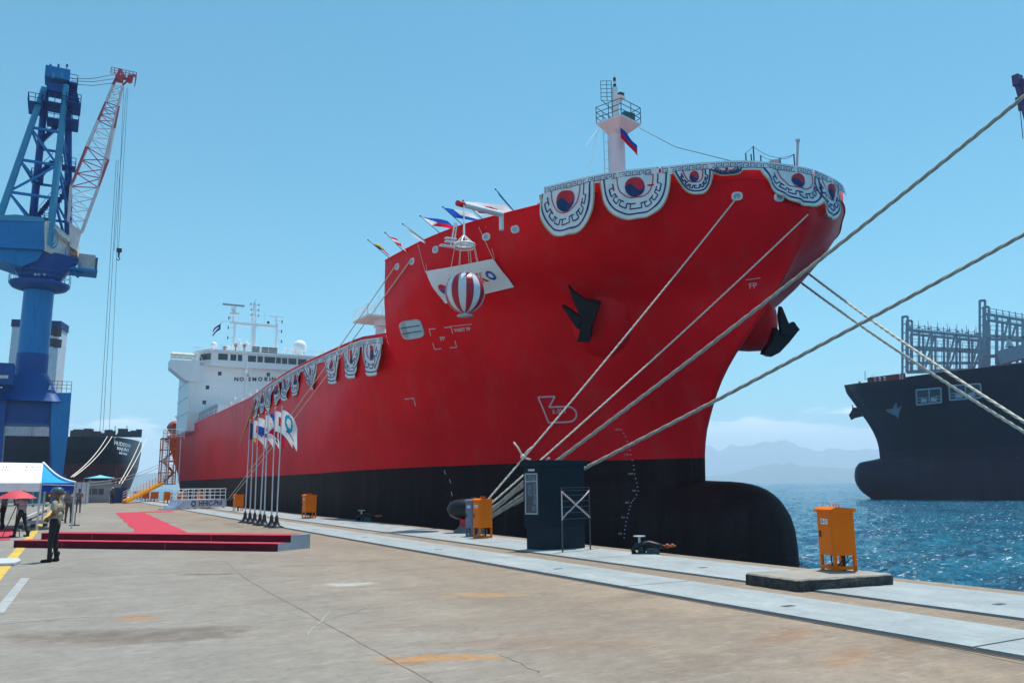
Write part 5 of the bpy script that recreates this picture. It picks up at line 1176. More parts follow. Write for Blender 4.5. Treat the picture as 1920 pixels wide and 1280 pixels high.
# flags along the forecastle rail
def rail_flag(bx, by, tx, ty, colf, lab, fly, w=1.6, h=1.0, droop=.1, amp=.12, start=.03):
    b0 = gz(bx, by, 15.3)+Vector((.15, .1, 0)); b0.z = 15.1; d0 = math.hypot(b0.x, b0.y); tp_ = gd(tx, ty, d0-.3)
    r = thing('rail_flag', b0, lab, 'flag', 'flags on staffs along the forecastle rail'); o = MB(); o.cyl(b0, tp_, .022, .018, 6); o.sph(tp_, .05, 8); o.build('staff', MT['dgrey'], r)
    f_ = _r0*fly[0]+_f0*fly[1]+Vector((0, 0, fly[2])); o = MB(); flag_mesh(o, tp_+(b0-tp_)*start, (b0-tp_), f_, droop, w, h, colf, 3, amp); o.build('flag', FM, r)
rail_flag(732, 480, 690, 450, f_bel, 'black, yellow and red flag, leftmost of the flags on the forecastle rail', (.85, 0, -.35), 1.0, .75, .2)
rail_flag(757, 467, 722, 436, f_rw, 'red and white striped flag, second from left on the forecastle rail', (.75, 0, -.35), 1.0, .9, .3)
rail_flag(800, 448, 755, 420, lambda u, v: 0, 'rolled plain white flag, third from left on the forecastle rail', (.6, .2, -.55), .5, 1.5, .2, .05)
rail_flag(832, 438, 788, 405, f_phil, 'flag with white triangle, blue and red bands on the forecastle rail', (.95, 0, -.12), 1.5, .75, .05)
rail_flag(876, 424, 830, 388, lambda u, v: 2 if u < .35 or v > .62 else 0, 'blue and white flag flying beside the boom on the forecastle rail', (.95, 0, -.12), 1.55, .8, .08)
rail_flag(915, 415, 868, 376, f_kor, 'large white flag with faint red emblem above the boom end', (.97, 0, -.1), 2.2, 1.0, .0, .12)
rail_flag(972, 400, 929, 355, lambda u, v: 4 if v < .7 else 0, 'furled blue-green flag, nearest to the bow on the forecastle rail', (.55, .2, -.6), .35, 1.6, .2, .04)
# flag at the foremast
fl = thing('mast_flag', gd(1162, 240, 42.3), 'blue and red flag hanging from the white foremast', 'flag'); a = gd(1163, 239, 42.2)
o = MB(); flag_mesh(o, a, Vector((.0, 0, -1)), _r0*.75+Vector((0, 0, -.75)), .15, 1.25, .62, lambda u, v: 2 if v < .52 else 1, 3, .08); o.build('cloth', FM, fl)
# small navy pennant by the radar mast
pn = thing('pennant', sz(408, 612), 'small navy and white house flag flying left of the radar mast', 'flag'); o = MB(); a = sz(414, 606); flag_mesh(o, a, Vector((0, 0, -1)), -_r0+Vector((0, 0, -.5)), .4, 1.3, .95, lambda u, v: 0 if abs(v-.5) < .16 and u > .25 else 5, 3, .1, 12, 8); o.build('cloth', FM, pn)
o = MB(); o.tube([a, sz(420, 602)], .02, 4); o.build('halyard', MT['wire'], pn)
# ------------------------------------------------------------------ boom with the ceremonial ball
bm = thing('boom', gz(905, 412, 15.3), 'white boom with red tip swung out over the ship side', 'boom')
Db = 34.4
b0, b1 = gd(940, 402, 37.6), gd(858, 381, Db); o = MB(); o.cyl(b0, b0.lerp(b1, .88), .15, .13, 12); bo_ = o.build('spar', MT['white'], bm); o = MB(); o.cyl(b0.lerp(b1, .88), b1, .14, .135, 12); o.build('tip', MT['redc'], bm)
o = MB(); ft = gz(905, 418, 15.3); o.cyl((b0.x, b0.y, 13.9), b0, .12, n=8); o.build('pedestal', MT['white'], bm)
bl = thing('ceremonial_ball', gd(872, 590, 33.6), 'big red and white striped ball hung on strings below a white ring', 'ball'); c_ = gd(872, 548, 33.6); Rb = (gd(909, 548, 33.6)-gd(835, 548, 33.6)).length/2
o = MB(); o.smooth = True; K = 64; J = 24; vs = []
for j in range(J+1):
    th = math.pi*j/J
    for k in range(K): ph_ = 2*math.pi*k/K; bul = 1+.02*abs(math.cos(ph_*8)); vs.append(c_+Vector((Rb*math.sin(th)*math.cos(ph_)*bul, Rb*math.sin(th)*math.sin(ph_)*bul, Rb*1.04*math.cos(th)*(1.04 if th > 1.57 else 1))))
for j in range(J):
    for k in range(K): 
        a = j*K+k; b_ = j*K+(k+1) % K; o.f.append([a, a+K, b_+K, b_]); o.m.append((k//4+0) % 2); o.sm.append(True)
o.v += vs; o.build('balloon', [M('vinyl_white', (.62, .66, .70), .28), M('vinyl_red', (.42, .02, .04), .28)], bl)
o = MB(); o.smooth = True; o.lathe(c_-Vector((0, 0, Rb*1.25)), [(.02, 0), (.36, .01), (.34, .05), (.12, .1), (.10, .22), (.16, .3)], 20); o.build('nozzle', MT['lgrey'], bl)
rc_ = gd(871, 459, 33.6); rr_ = (gd(890, 459, 33.6)-gd(852, 459, 33.6)).length/2; ap_ = gd(870, 440, 33.6)
o = MB()
def ringt(o, c, r, t, n=28): o.tube([c+Vector((r*math.cos(2*math.pi*i/n), r*math.sin(2*math.pi*i/n), 0)) for i in range(n+1)], t, 6)
ringt(o, rc_, rr_, .05); ringt(o, rc_+Vector((0, 0, -.12)), rr_, .03); ringt(o, rc_, rr_*.45, .025)
for i in range(8): an_ = 2*math.pi*i/8; e_ = rc_+Vector((rr_*math.cos(an_), rr_*math.sin(an_), 0)); o.cyl(e_, ap_, .022, n=5); o.cyl(e_, rc_, .02, n=5)
o.build('spreader_ring', MT['white'], bl)
tpb = gd(870, 384, Db); o = MB(); o.cyl(ap_, tpb, .05, .02, 6); o.build('hanger', MT['lgrey'], bl)
o = MB()
for i in range(8):
    an_ = 2*math.pi*i/8; e_ = rc_+Vector((rr_*math.cos(an_), rr_*math.sin(an_), 0)); f_ = c_+Vector((Rb*.95*math.cos(an_), Rb*.95*math.sin(an_), Rb*.35)); o.cyl(e_, f_, .011, n=4)
o.build('strings', MT['rope'], bl)
hk = thing('hook_block', gd(845, 460, 34.0), 'small white rigging frame hanging left of the white ring', 'rigging'); a = gd(853, 418, 34.2); b_ = gd(845, 461, 34.0); o = MB(); o.cyl(a, b_, .04, .03, 6); o.cyl(a+Vector((.1, 0, 0)), b_+Vector((.15, 0, 0)), .03, n=6)
for t_ in (.15, .3): o.b2(b_+Vector((-.25, -.1, t_)), b_+Vector((.25, .1, t_+.06)))
o.b2(b_+Vector((-.5, -.12, -.06)), b_+Vector((.2, .12, 0))); o.build('frame', MT['white'], hk)
# ------------------------------------------------------------------ name banner on the shell
bc_ = [on_hull(*hit(x, y), .16) for x, y in ((802, 508), (928, 483), (966, 534), (838, 566))]
bn = thing('name_banner', sum(bc_, Vector())/4, 'slanting white cloth banner with blue and red lettering tied on the red hull', 'banner')
def bq(u, v, off=0.):
    p = bc_[0].lerp(bc_[1], u).lerp(bc_[3].lerp(bc_[2], u), v); n_ = (bc_[1]-bc_[0]).cross(bc_[3]-bc_[0]).normalized(); n_ = n_ if n_.dot(CAMP-p) > 0 else -n_
    q_ = on_hull(p+n_*.3, n_, 0.); d_ = max((q_-p).dot(n_), -.1)
    return p+n_*(d_+.14+off+.04*math.sin(u*9+v*3)*math.sin(math.pi*v))
o = MB(); o.smooth = True; o.grid(bq, 24, 10); ban = o.build('cloth', MT['whitec'], bn)
for (s_, u0, col_) in (('S', .30, 'blue'), ('I', .40, 'blue'), ('N', .50, 'blue'), ('O', .61, 'blue'), ('K', .725, 'red'), ('O', .845, 'blue')):
    o = MB(); text_into(o, s_, 1, (0, 0, 0), (1, 0, 0), (0, 1, 0), bold=.05, proj=lambda x, y: bq(u0+x*.125, .50-y*.42, .02)); o.build('letter', MT['red' if col_ == 'red' else 'blue'], ban)
o = MB(); K = 16; o.cur = 0
vs = [bq(.13+.06*math.cos(t), .60+.17*math.sin(t), .02) for t in [math.pi*i/K for i in range(K+1)]]; o.add(vs, [tuple(range(K+1))]); o.build('emblem_lower', MT['blue'], ban)
o = MB(); vs = [bq(.13+.06*math.cos(t), .60+.17*math.sin(t), .02) for t in [math.pi+math.pi*i/K for i in range(K+1)]]; o.add(vs, [tuple(range(K+1))]); o.build('emblem_upper', MT['redc'], ban)
o = MB()
for (cx_, (tx_, ty_)) in ((0, (786, 452)), (1, (900, 420))):
    tpp = hit(tx_, ty_+6); e_ = tpp[0]+tpp[1]*.1; o.cyl(bq(cx_, 0), e_, .012, n=4); o.cyl(bq(cx_, 0)+Vector((.1, 0, 0)), e_+Vector((.25, -.3, 0)), .012, n=4); o.build('tie_line', MT['rope'], bn); o = MB()
o.cyl(bq(1, 0), hit(912, 452)[0]+hit(912, 452)[1]*.1, .012, n=4)
o.build('tie_line', MT['rope'], bn)
# ------------------------------------------------------------------ bollards, hooks and mooring lines
bs = gz(882, 999); BOL = thing('bollard', bs, 'big T-head mooring bollard with black cap and red neck behind the orange box', 'bollard')
o = MB(); o.smooth = True; o.lathe(bs, [(.62, 0), (.62, .10), (.50, .16), (.42, .24)], 24); o.build('base', M('bollard_grey', (.16, .15, .14), .8, dirt=(.1, .05, .03)), BOL)
o = MB(); o.lathe(bs, [(.42, .24), (.38, .34), (.40, .52)], 24); o.build('neck', M('bollard_red', (.45, .02, .05), .6), BOL)
hd = Vector((-.80, .50, 0)).normalized(); c_ = bs+Vector((0, 0, .86)); o = MB(); o.smooth = True; vs = []; n = 24; J = 14
for j in range(J+1):
    t = -1+2*j/J; r = .38*(max(0, 1-abs(t)**3.2))**.5+.001
    for k in range(n): a = 2*math.pi*k/n; vs.append(c_+hd*(t*.88)+Vector((-hd.y, hd.x, 0))*(r*1.15*math.cos(a))+Vector((0, 0, r*math.sin(a))))
o.add(vs, [(j*n+k, j*n+(k+1) % n, (j+1)*n+(k+1) % n, (j+1)*n+k) for j in range(J) for k in range(n)]); o.build('cap', M('bollard_black', (.012, .013, .016), .28), BOL)
def hook(px, py, sc, lab):
    b_ = gz(px, py); r = thing('mooring_hook', b_, lab, 'mooring hook'); f = Vector((.77, -.64, 0)); s_ = Vector((.64, .77, 0))
    dk = M('hook_black', (.02, .022, .026), .4, .4, var=.4, vs=12); og = M('hook_orange', (.42, .10, .03), .6, var=.4, vs=9)
    P = lambda a, b2, z: b_+f*(a*sc)+s_*(b2*sc)+Vector((0, 0, z*sc))
    o = MB(); o.box(P(0, 0, .03), (1.0*sc, .7*sc, .06*sc), math.atan2(f.y, f.x)); o.cyl(P(-.2, 0, .05), P(-.2, 0, .42), .16*sc, .13*sc, 12); o.box(P(.25, .0, .16), (.5*sc, .5*sc, .22*sc), math.atan2(f.y, f.x)); o.build('pedestal', M('hook_teal', (.02, .06, .07), .5, var=.3, vs=9), r)
    for k in (-1, 1):
        o = MB(); o.tube([P(-.5, .28*k, .0), P(-.55, .24*k, .18), P(-.42, .2*k, .34), P(-.18, .16*k, .42), P(.1, .14*k, .46), P(.45, .16*k, .38), P(.72, .18*k, .30)], .08*sc, 8, [.09*sc, .09*sc, .085*sc, .08*sc, .09*sc, .075*sc, .05*sc]); o.tube([P(-.1, .18*k, .30), P(.2, .2*k, .36), P(.5, .2*k, .26)], .06*sc, 6); o.build('hook', dk, r)
    o = MB(); o.tube([P(.1, 0, .30), P(.5, .05, .30), P(.9, .0, .32), P(1.15, .05, .34)], .06*sc, 7, [.09*sc, .07*sc, .05*sc, .04*sc]); o.sph(P(.82, -.03, .34), .10*sc, 8); o.sph(P(1.02, .05, .36), .08*sc, 8); o.build('release_lever', og, r)
    o = MB(); o.cyl(P(-.28, 0, .42), P(-.28, 0, .70), .05*sc, n=8); o.cyl(P(-.28, 0, .70), P(-.28, 0, .735), .24*sc, n=16); o.build('capstan_head', MT['lgrey'], r)
    return r
hook(1213, 1039, .62, 'black quick-release mooring hook with orange lever right of the dark cabinet'); hook(685, 977, .74, 'small black mooring hook on the quay edge between the orange boxes')
def line(nm, pts, r, mt, lab, sag=0., cat='rope', n=8, grp=None, twist=True):
    P_ = [Vector(p) for p in pts]; o = MB(); L_ = (P_[-1]-P_[0]).length; q_ = []
    if len(P_) == 2:
        K = 40; q_ = [P_[0].lerp(P_[1], i/K)-Vector((0, 0, sag*4*(i/K)*(1-i/K))) for i in range(K+1)]
    else: q_ = P_
    if twist and L_/(r*3.2) < 900:
        # three laid strands
        d = (q_[-1]-q_[0]).normalized(); sx_ = d.cross(Vector((0, 0, 1))).normalized(); sy_ = sx_.cross(d); M_ = int(L_/(r*2.2)); tot = len(q_)-1
        for s_ in range(3):
            pp_ = []
            for i in range(M_+1):
                t = i/M_*tot; a = min(tot-1, int(t)); c__ = q_[a].lerp(q_[a+1], t-a); an_ = i*.62+s_*2*math.pi/3; pp_.append(c__+sx_*(r*.52*math.cos(an_))+sy_*(r*.52*math.sin(an_)))
            o.tube(pp_, r*.56, 5)
    else: o.tube(q_, r, n)
    ob = o.build(nm, mt, loc=q_[0]); return tag(ob, lab, cat, grp)
BT = bs+Vector((.1, -.1, .62))
G1 = 'mooring lines fanning from the black bollard'
f_, n_ = FL['f']; g_, gn = FL['g']
line('mooring_line', [BT, f_+n_*.05], .036, MT['rope'], 'steepest pale mooring rope, from the bollard up to the single white fairlead under the bunting', .15, grp=G1)
tg = hit(1512, 402); line('mooring_line', [BT+Vector((.12, .1, -.05)), tg[0]+tg[1]*.1], .036, MT['rope'], 'pale mooring rope from the bollard to the knot hanging below the last bow bunting', .15, grp=G1)
def far(px, py, D): return CAMP+ray(px, py).normalized()*D
eC = far(1920, 147, 31); dC = (eC-BT).normalized(); line('mooring_line', [BT+Vector((.15, 0, -.12)), eC+dC*14], .066, MT['ropeg'], 'thick grey rope crossing the bow and leaving the photo at the upper right corner', .5, grp=G1)
eD = far(1920, 412, 31); dD = (eD-BT).normalized(); line('mooring_line', [BT+Vector((.2, -.05, -.2)), eD+dD*14], .066, MT['ropeg'], 'thick grey rope passing below the far anchor and leaving the photo at the right edge', .35, grp=G1)
line('mooring_line', [BT+Vector((-.1, -.1, .02)), f_+n_*.05+Vector((.12, -.1, -.3))], .03, MT['rope'], 'second strand running beside the steepest pale mooring rope', .25, grp=G1) if 0 else None
kn = (BT.lerp(f_, .155)); o = MB()
for (dx, dz) in ((-.35, .55), (.35, .35), (.3, -.12)): o.tube([kn, kn+_r0*dx*.5+Vector((0, 0, dz*.6)), kn+_r0*dx+Vector((0, 0, dz))], .04, 6)
o.sph(kn, .10, 10); tag(o.build('rope_tail', MT['rope'], loc=kn), 'frayed knot with loose ends tied on the steepest mooring rope', 'rope')
b2 = gz(934, 968); 
for i, (px, py) in enumerate(((990, 880), (992, 886), (1000, 905), (1004, 912))):
    st__ = BT+Vector((.18, -.15, -.12-.06*i)); e_ = gd(px+40, py-22, math.hypot(st__.x, st__.y)-1.2); line('mooring_line', [st__, e_], .05, MT['ropeg'], ('upper', 'second', 'third', 'lowest')[i]+' grey rope strand running low from the bollard behind the dark cabinet', .03, grp='low rope strands behind the dark cabinet')
# two lines from the starboard bow to the right
for (a, b_, lab, db) in (((1503, 503), (1925, 788), 'upper of the two pale ropes running from the stem to the right edge', 46), ((1489, 520), (1925, 807), 'lower of the two pale ropes running from the stem to the right edge', 46.4)):
    A_ = far(a[0], a[1], db); B_ = far(b_[0], b_[1], 33); line('mooring_line', [A_, B_+(B_-A_)*.15], .06, MT['rope'], lab, .25, grp='twin ropes from the stem')
# aft leading pair from the forecastle side
for k_, (fk, lab) in enumerate((('a', 'left of the two thin ropes led aft from the forecastle side down to the quay'), ('b', 'right of the two thin ropes led aft from the forecastle side down to the quay'))):
    p_, n_ = FL[fk]; q_ = gz(426+k_*5, 947); q_.z = .5; line('mooring_line', [p_+n_*.05, q_], .035, MT['rope'], lab, .3, grp='thin ropes led aft')
# spring lines amidships
p_, n_ = hit(480, 758); p2_, n2_ = hit(481, 752)
line('mooring_line', [p_+n_*.2, gz(414, 940)+Vector((0, 0, 1.1))], .085, MT['gold'], 'thick yellowish rope slanting down from the midship rail to the lettered platform', .25, grp='midship spring lines')
line('mooring_line', [p2_+n2_*.25+Vector((.1, -.5, 0)), gz(423, 940)+Vector((0, 0, .9))], .05, MT['ropeg'], 'thin dark rope beside the thick yellowish midship rope', .35, grp='midship spring lines')
# stern wires
for (px, py, qx, qy, lab) in ((303, 868, 150, 905, 'upper thin wire running left from the stern of the red ship'), (303, 873, 160, 909, 'lower thin wire running left from the stern of the red ship')):
    line('stern_wire', [gy(px, py, 112), gy(qx, qy, 104)], .035, MT['ropeg'], lab, .6, 'wire', twist=False)
# ------------------------------------------------------------------ tent at the left
def canopy(base, w, d, z0, z1, lab, cols, sag=.35, rz=0, txt=False, legs=True, val=.28):
    t_ = thing('canopy_tent', base, lab, 'tent'); R_ = Matrix.Translation(base) @ Matrix.Rotation(rz, 4, 'Z')
    o = MB(); o.M = R_; o.smooth = True; ap_ = Vector((0, 0, z1)); cs_ = [Vector((-w/2, -d/2, z0)), Vector((w/2, -d/2, z0)), Vector((w/2, d/2, z0)), Vector((-w/2, d/2, z0))]
    for k in range(4):
        a, b_ = cs_[k], cs_[(k+1) % 4]; n = 10; vs = []; o.cur = cols[k]
        for i in range(n+1):
            t = i/n
            for j in range(n+1):
                u = j/n; p_ = ap_.lerp(a.lerp(b_, u), t); p_.z -= sag*math.sin(math.pi*t)*(.55+.45*math.sin(math.pi*u)); vs.append(p_)
        o.add(vs, [(i*(n+1)+j, (i+1)*(n+1)+j, (i+1)*(n+1)+j+1, i*(n+1)+j+1) for i in range(n) for j in range(n)])
    o.build('roof', [MT['whitec'], M('tent_blue', (.01, .28, .60), .6) if 'tent_blue' not in bpy.data.materials else bpy.data.materials['tent_blue'], M('tent_aqua', (.16, .55, .62), .7) if 'tent_aqua' not in bpy.data.materials else bpy.data.materials['tent_aqua']], t_)
    o = MB(); o.M = R_; o.smooth = False
    for k in range(4):
        a, b_ = cs_[k], cs_[(k+1) % 4]; o.cur = 0 if cols[k] == 0 else 1; n = 8
        vs = []
        for i in range(n+1): p_ = a.lerp(b_, i/n); q_ = (p_-Vector((0, 0, z0))).normalized()*.015; vs += [p_+q_, p_+q_-Vector((0, 0, val+.02*math.sin(i*2.)))]
        o.add(vs, [(2*i, 2*i+1, 2*i+3, 2*i+2) for i in range(n)])
    o.build('valance', [MT['whitec'], M('tent_deep_blue', (.006, .06, .33), .6) if 'tent_deep_blue' not in bpy.data.materials else bpy.data.materials['tent_deep_blue']], t_)
    if legs:
        for p_ in cs_: o = MB(); o.M = R_; o.bar((p_.x*.97, p_.y*.97, 0), (p_.x*.97, p_.y*.97, z0), .06); o.build('leg', MT['lgrey'], t_)
    return t_, R_
# main tent, partly cut by the left edge: ridge tent of white panel and blue end
ta, tb = gd(141, 905, 41), gd(141, 911, 41); apx = gd(81, 868, 43.5)
tt = thing('canopy_tent', Vector((apx.x-3, apx.y, 0)), 'big white tent with blue end panel and faint lettering at the left edge', 'tent')
R1_ = Vector((apx.x-7.5, apx.y+.3, apx.z+.1)); E0 = Vector((ta.x, ta.y, ta.z)); fr = Vector((E0.x-8, E0.y-1.5, E0.z-.02)); mid = gd(77, 905, 39.8)
bkc = Vector((E0.x-1.2, E0.y+5.5, E0.z)); bkl = Vector((E0.x-10, E0.y+5, E0.z))
def sheet(o, a, b_, c_, d_, sag, n=10):
    vs = []
    for i in range(n+1):
        for j in range(n+1):
            t, u = i/n, j/n; p_ = a.lerp(b_, u).lerp(d_.lerp(c_, u), t); p_.z -= sag*math.sin(math.pi*t); vs.append(p_)
    o.smooth = True; o.add(vs, [(i*(n+1)+j, (i+1)*(n+1)+j, (i+1)*(n+1)+j+1, i*(n+1)+j+1) for i in range(n) for j in range(n)])
F0 = Vector((mid.x, mid.y, mid.z)); FLf = Vector((F0.x-8, F0.y-.3, F0.z+.05))
o = MB(); o.cur = 0; sheet(o, R1_, apx, F0, FLf, .0); sheet(o, bkl, bkc, apx, R1_, .1); o.cur = 1; sheet(o, apx, apx, E0, F0, .22); sheet(o, apx, apx, bkc, E0, .2); o.build('roof', [MT['whitec'], M('tent_blue', (.005, .30, .62), .6)], tt)
o = MB(); o.smooth = False
for a, b_, mi in ((FLf, F0, 0), (F0, E0, 1), (E0, bkc, 1)): o.cur = mi; o.add([a, b_, b_-Vector((0, 0, .36)), a-Vector((0, 0, .36))], [(0, 1, 2, 3)])
o.cur = 0; o.bar(F0+Vector((0, 0, -.06)), E0+Vector((0, 0, -.10)), .03); o.build('valance', [M('tent_white_edge', (.80, .79, .80), .8), M('tent_deep_blue', (.006, .05, .33), .6)], tt)
o = MB(); o.tube([apx.lerp(E0, i/8)-Vector((0, 0, .18*math.sin(math.pi*i/8)-.03)) for i in range(9)], .05, 6); o.build('seam_piping', MT['whitec'], tt)
for p_ in (E0, F0, bkc, FLf): o = MB(); o.bar((p_.x, p_.y, 0), (p_.x, p_.y, p_.z), .07); o.build('leg', MT['lgrey'], tt)
o = MB(); nrm_ = ((F0-apx).cross(FLf-apx)).normalized(); nrm_ = nrm_ if nrm_.dot(CAMP-apx) > 0 else -nrm_
ud = (apx-R1_).normalized(); vd = (apx.lerp(R1_, .3)-F0.lerp(FLf, .3)).normalized()
tcx = gd(28, 884, 41.8); d_ = ray(28, 880); t_ = (apx-CAMP).dot(nrm_)/d_.dot(nrm_); tcx = CAMP+d_*t_+nrm_*.12; text_into(o, 'HHIC - Phil', .42, tcx, ud, vd); o.build('lettering', MT['navy'], tt)
tb_ = gd(113, 944, 70); tb_.z = 0
canopy(gz(80, 944)*1.0, 3.0, 3.0, 2.1, 2.9, 'small pale aqua canopy under the far side of the big tent', [2, 2, 2, 2], .15, .3, val=.1)
gh = gz(188, 942); 
# gatehouse
gt = thing('gatehouse', gh, 'small grey gatehouse with dark windows at the far end of the quay', 'hut')
gw_ = (gz(218, 942)-gz(167, 942)).length; hz_ = gy(190, 908, gh.y).z; GH = M('hut_grey', (.36, .37, .40), .7)
o = MB(); o.b2((gh.x-gw_/2, gh.y, 0), (gh.x+gw_/2, gh.y+2.6, hz_)); o.b2((gh.x-gw_/2-.1, gh.y-.12, hz_+.002), (gh.x+gw_/2+.1, gh.y+2.7, hz_+.1)); w_ = o.build('walls', GH, gt)
for (a, b_) in ((.12, .24), (.27, .40), (.43, .56)): o = MB(); o.b2((gh.x-gw_/2+gw_*a, gh.y-.02, hz_*.45), (gh.x-gw_/2+gw_*b_, gh.y-.003, hz_*.78)); o.build('window', MT['glass'], w_)
o = MB(); o.b2((gh.x+gw_*.22, gh.y-.02, .05), (gh.x+gw_*.42, gh.y-.003, hz_*.8)); o.build('door', MT['lgrey'], w_)
bx = gz(190, 942); o = MB(); c2 = gy(187, 905, gh.y+1); o.b2((c2.x-1.2, c2.y-.7, hz_+.11), (c2.x+1.2, c2.y+.7, c2.z+.25)); o.build('roof_hut', MT['lgrey'], gt)
canopy(Vector((c2.x, c2.y, 0)), 2.9, 2.9, gy(188, 896, c2.y).z, gy(188, 890, c2.y).z, 'pale blue pyramid canopy above the grey gatehouse', [2, 2, 2, 2], .05, .2, val=.06)
dk = gz(213, 943); o = MB(); o.b2((dk.x-.2, dk.y, 0), (dk.x+1.25, dk.y+1.2, gy(213, 914, dk.y).z)); tag(o.build('dark_container', MT['navy'], loc=dk), 'dark navy box container at the foot of the stern ropes', 'container')
# red drums / extinguishers near the hut and a sign post
for i, (px, py, lab) in enumerate(((171, 940, 'small red and white drum before the gatehouse window'), (201, 941, 'small red and white drum at the right corner of the gatehouse'), (161, 941, 'small red drum left of the gatehouse'))):
    p_ = gz(px, py); t_ = thing('warning_drum', p_, lab, 'drum', 'red drums by the gatehouse'); o = MB(); o.lathe(p_, [(.30, 0), (.32, .1), (.30, .6), (.32, .9), (.22, 1.0), (.01, 1.0)], 12); o.build('drum', M('drum_red', (.55, .04, .06), .5) if i == 0 else bpy.data.materials['drum_red'], t_)
    if i < 2: o = MB(); o.lathe(p_, [(.315, .45), (.325, .5), (.315, .62)], 12); o.build('white_band', MT['whitec'], t_)
sg_ = gz(139.5, 985); t_ = thing('barrier_post', sg_, 'low beige post on a flat black foot behind the steps', 'post'); o = MB(); o.cyl(sg_, sg_+Vector((0, 0, .62)), .035, n=8); o.build('post', M('post_beige', (.42, .38, .30), .7), t_); o = MB(); o.b2(sg_+Vector((-.22, -.15, 0)), sg_+Vector((.22, .15, .04))); o.build('foot', MT['black'], t_)
# low barrier rails under the tent
def lowrail(a, b_, lab):
    A_, B_ = gz(*a), gz(*b_); t_ = thing('low_barrier', (A_+B_)/2, lab, 'barrier'); o = MB(); o.bar(A_+Vector((0, 0, .22)), B_+Vector((0, 0, .22)), .12, .16); o.build('beam', MT['lgrey'], t_); o = MB()
    for t in (.1, .5, .9): p_ = A_.lerp(B_, t); o.b2(p_-Vector((.1, .1, 0)), p_+Vector((.1, .1, .14)))
    o.build('feet', MT['dgrey'], t_)
lowrail((30, 950), (93, 949), 'grey low barrier beam lying farther back beneath the tent'); lowrail((50, 978), (88, 958), 'grey low barrier beam slanting behind the photographer'); lowrail((32, 990), (90, 986), 'dark low barrier beam on the ground just behind the steps')
o = MB(); a = gz(-10, 1058); b_ = gz(36, 1053); o.plate([gz(-30, 1052)+Vector((0, 0, .04)), gz(34, 1050)+Vector((0, 0, .04)), gz(39, 1055)+Vector((0, 0, .04)), gz(26, 1060)+Vector((0, 0, .04)), gz(-30, 1062)+Vector((0, 0, .04))], .05); tag(o.build('speed_hump', MT['lgrey'], loc=a), 'grey flat kerb piece lying on the yellow line at the left edge', 'kerb')
# flower wreath and clutter behind the guard
fw = gz(113, 965); t_ = thing('flower_stand', fw, 'orange flower stand behind the blue-hatted guard', 'flower stand'); o = MB(); o.cyl(fw, fw+Vector((0, 0, 1.3)), .03, n=6); o.build('stand', MT['dgrey'], t_)
o = MB(); ct = gd(112, 927, math.hypot(fw.x, fw.y))
for i in range(70): v_ = Vector((random.gauss(0, .16), random.gauss(0, .1), random.gauss(0, .38))); o.sph(ct+v_, random.uniform(.05, .10), 6)
o.build('blossoms', M('marigold', (.75, .26, .02), .8, var=.5, vs=8), t_)
for i, (px, w_, h_, c_, lab) in enumerate(((12, 2.2, 2.2, 'lgrey', 'pale equipment rack farthest left under the tent'), (62, 1.1, 1.7, 'navy', 'dark equipment crate behind the red umbrella'), (70, 1.6, 2.0, 'teal', 'teal sheeted crate behind the umbrella'), (100, .8, 1.9, 'dgrey', 'dark locker just left of the guard'), (150, 1.5, 2.3, 'white', 'white cabin corner behind the white-hatted man'), (122, 1.0, 2.2, 'teal', 'teal locker behind the white-hatted man'))):
    p_ = gz(px, 943+i*.3); t_ = thing('equipment_crate', p_, lab, 'crate'); o = MB(); o.b2((p_.x-w_/2, p_.y, 0), (p_.x+w_/2, p_.y+1.2, h_)); o.build('body', MT[c_], t_)
    o = MB(); o.b2((p_.x-w_/2-.05, p_.y-.05, h_+.002), (p_.x+w_/2+.05, p_.y+1.25, h_+.08))
    for k in range(3): o.b2((p_.x-w_/2+w_*(k+.5)/3-.04, p_.y-.04, .1), (p_.x-w_/2+w_*(k+.5)/3+.04, p_.y-.003, h_-.05))
    o.build('frame', MT['grey'], t_)
# ------------------------------------------------------------------ harbour crane at the left
CY = 100.0
def cy(px, py, dy=0.): return gy(px, py, CY+dy)
CBL1 = M('crane_blue', (.008, .19, .48), .35, var=.12, vs=.3, dirt=(.01, .08, .2)); CBL2 = M('crane_dark_blue', (.006, .075, .29), .4, var=.12, vs=.3); CBL3 = M('crane_light_blue', (.05, .27, .46), .4, var=.1, vs=.3); CWH = M('crane_white', (.62, .62, .58), .5, var=.06); JR = M('jib_red', (.50, .09, .13), .5); JW = M('jib_white', (.74, .70, .70), .5)
cr = thing('harbour_crane', Vector((cy(62, 700).x, CY, 0)), 'tall blue portal crane with red and white lattice jib at the far left', 'crane')
ccx = (cy(40, 542).x+cy(99, 545).x)/2; cxb = (cy(31, 699).x+cy(90, 730).x)/2; ccx = (ccx+cxb)/2
zr_, zb2 = cy(70, 535).z, cy(60, 664).z; rcol = (cy(99, 545).x-cy(40, 542).x)/2
o = MB(); o.smooth = True; o.cyl((ccx, CY, zb2), (ccx, CY, zr_), rcol*1.0, rcol*.98, 32); o.build('column', CBL1, cr)
zk = cy(60, 745).z; o = MB(); o.cyl((ccx, CY, zk), (ccx, CY, zb2), rcol*1.05, rcol*1.03, 32); o.build('column_base', CBL2, cr)
o = MB(); n = 24; ztop = cy(60, 700).z
vs = [(ccx+rcol*1.07*math.cos(2*math.pi*i/n), CY+rcol*1.07*math.sin(2*math.pi*i/n), ztop) for i in range(n)]+[(ccx+rcol*2.1*max(-1, min(1, 1.4*math.cos(2*math.pi*i/n))), CY+rcol*2.1*max(-1, min(1, 1.4*math.sin(2*math.pi*i/n))), zk-.6) for i in range(n)]
o.smooth = True; o.add(vs, [(i, (i+1) % n, n+(i+1) % n, n+i) for i in range(n)]); o.build('column_skirt', CBL2, cr)
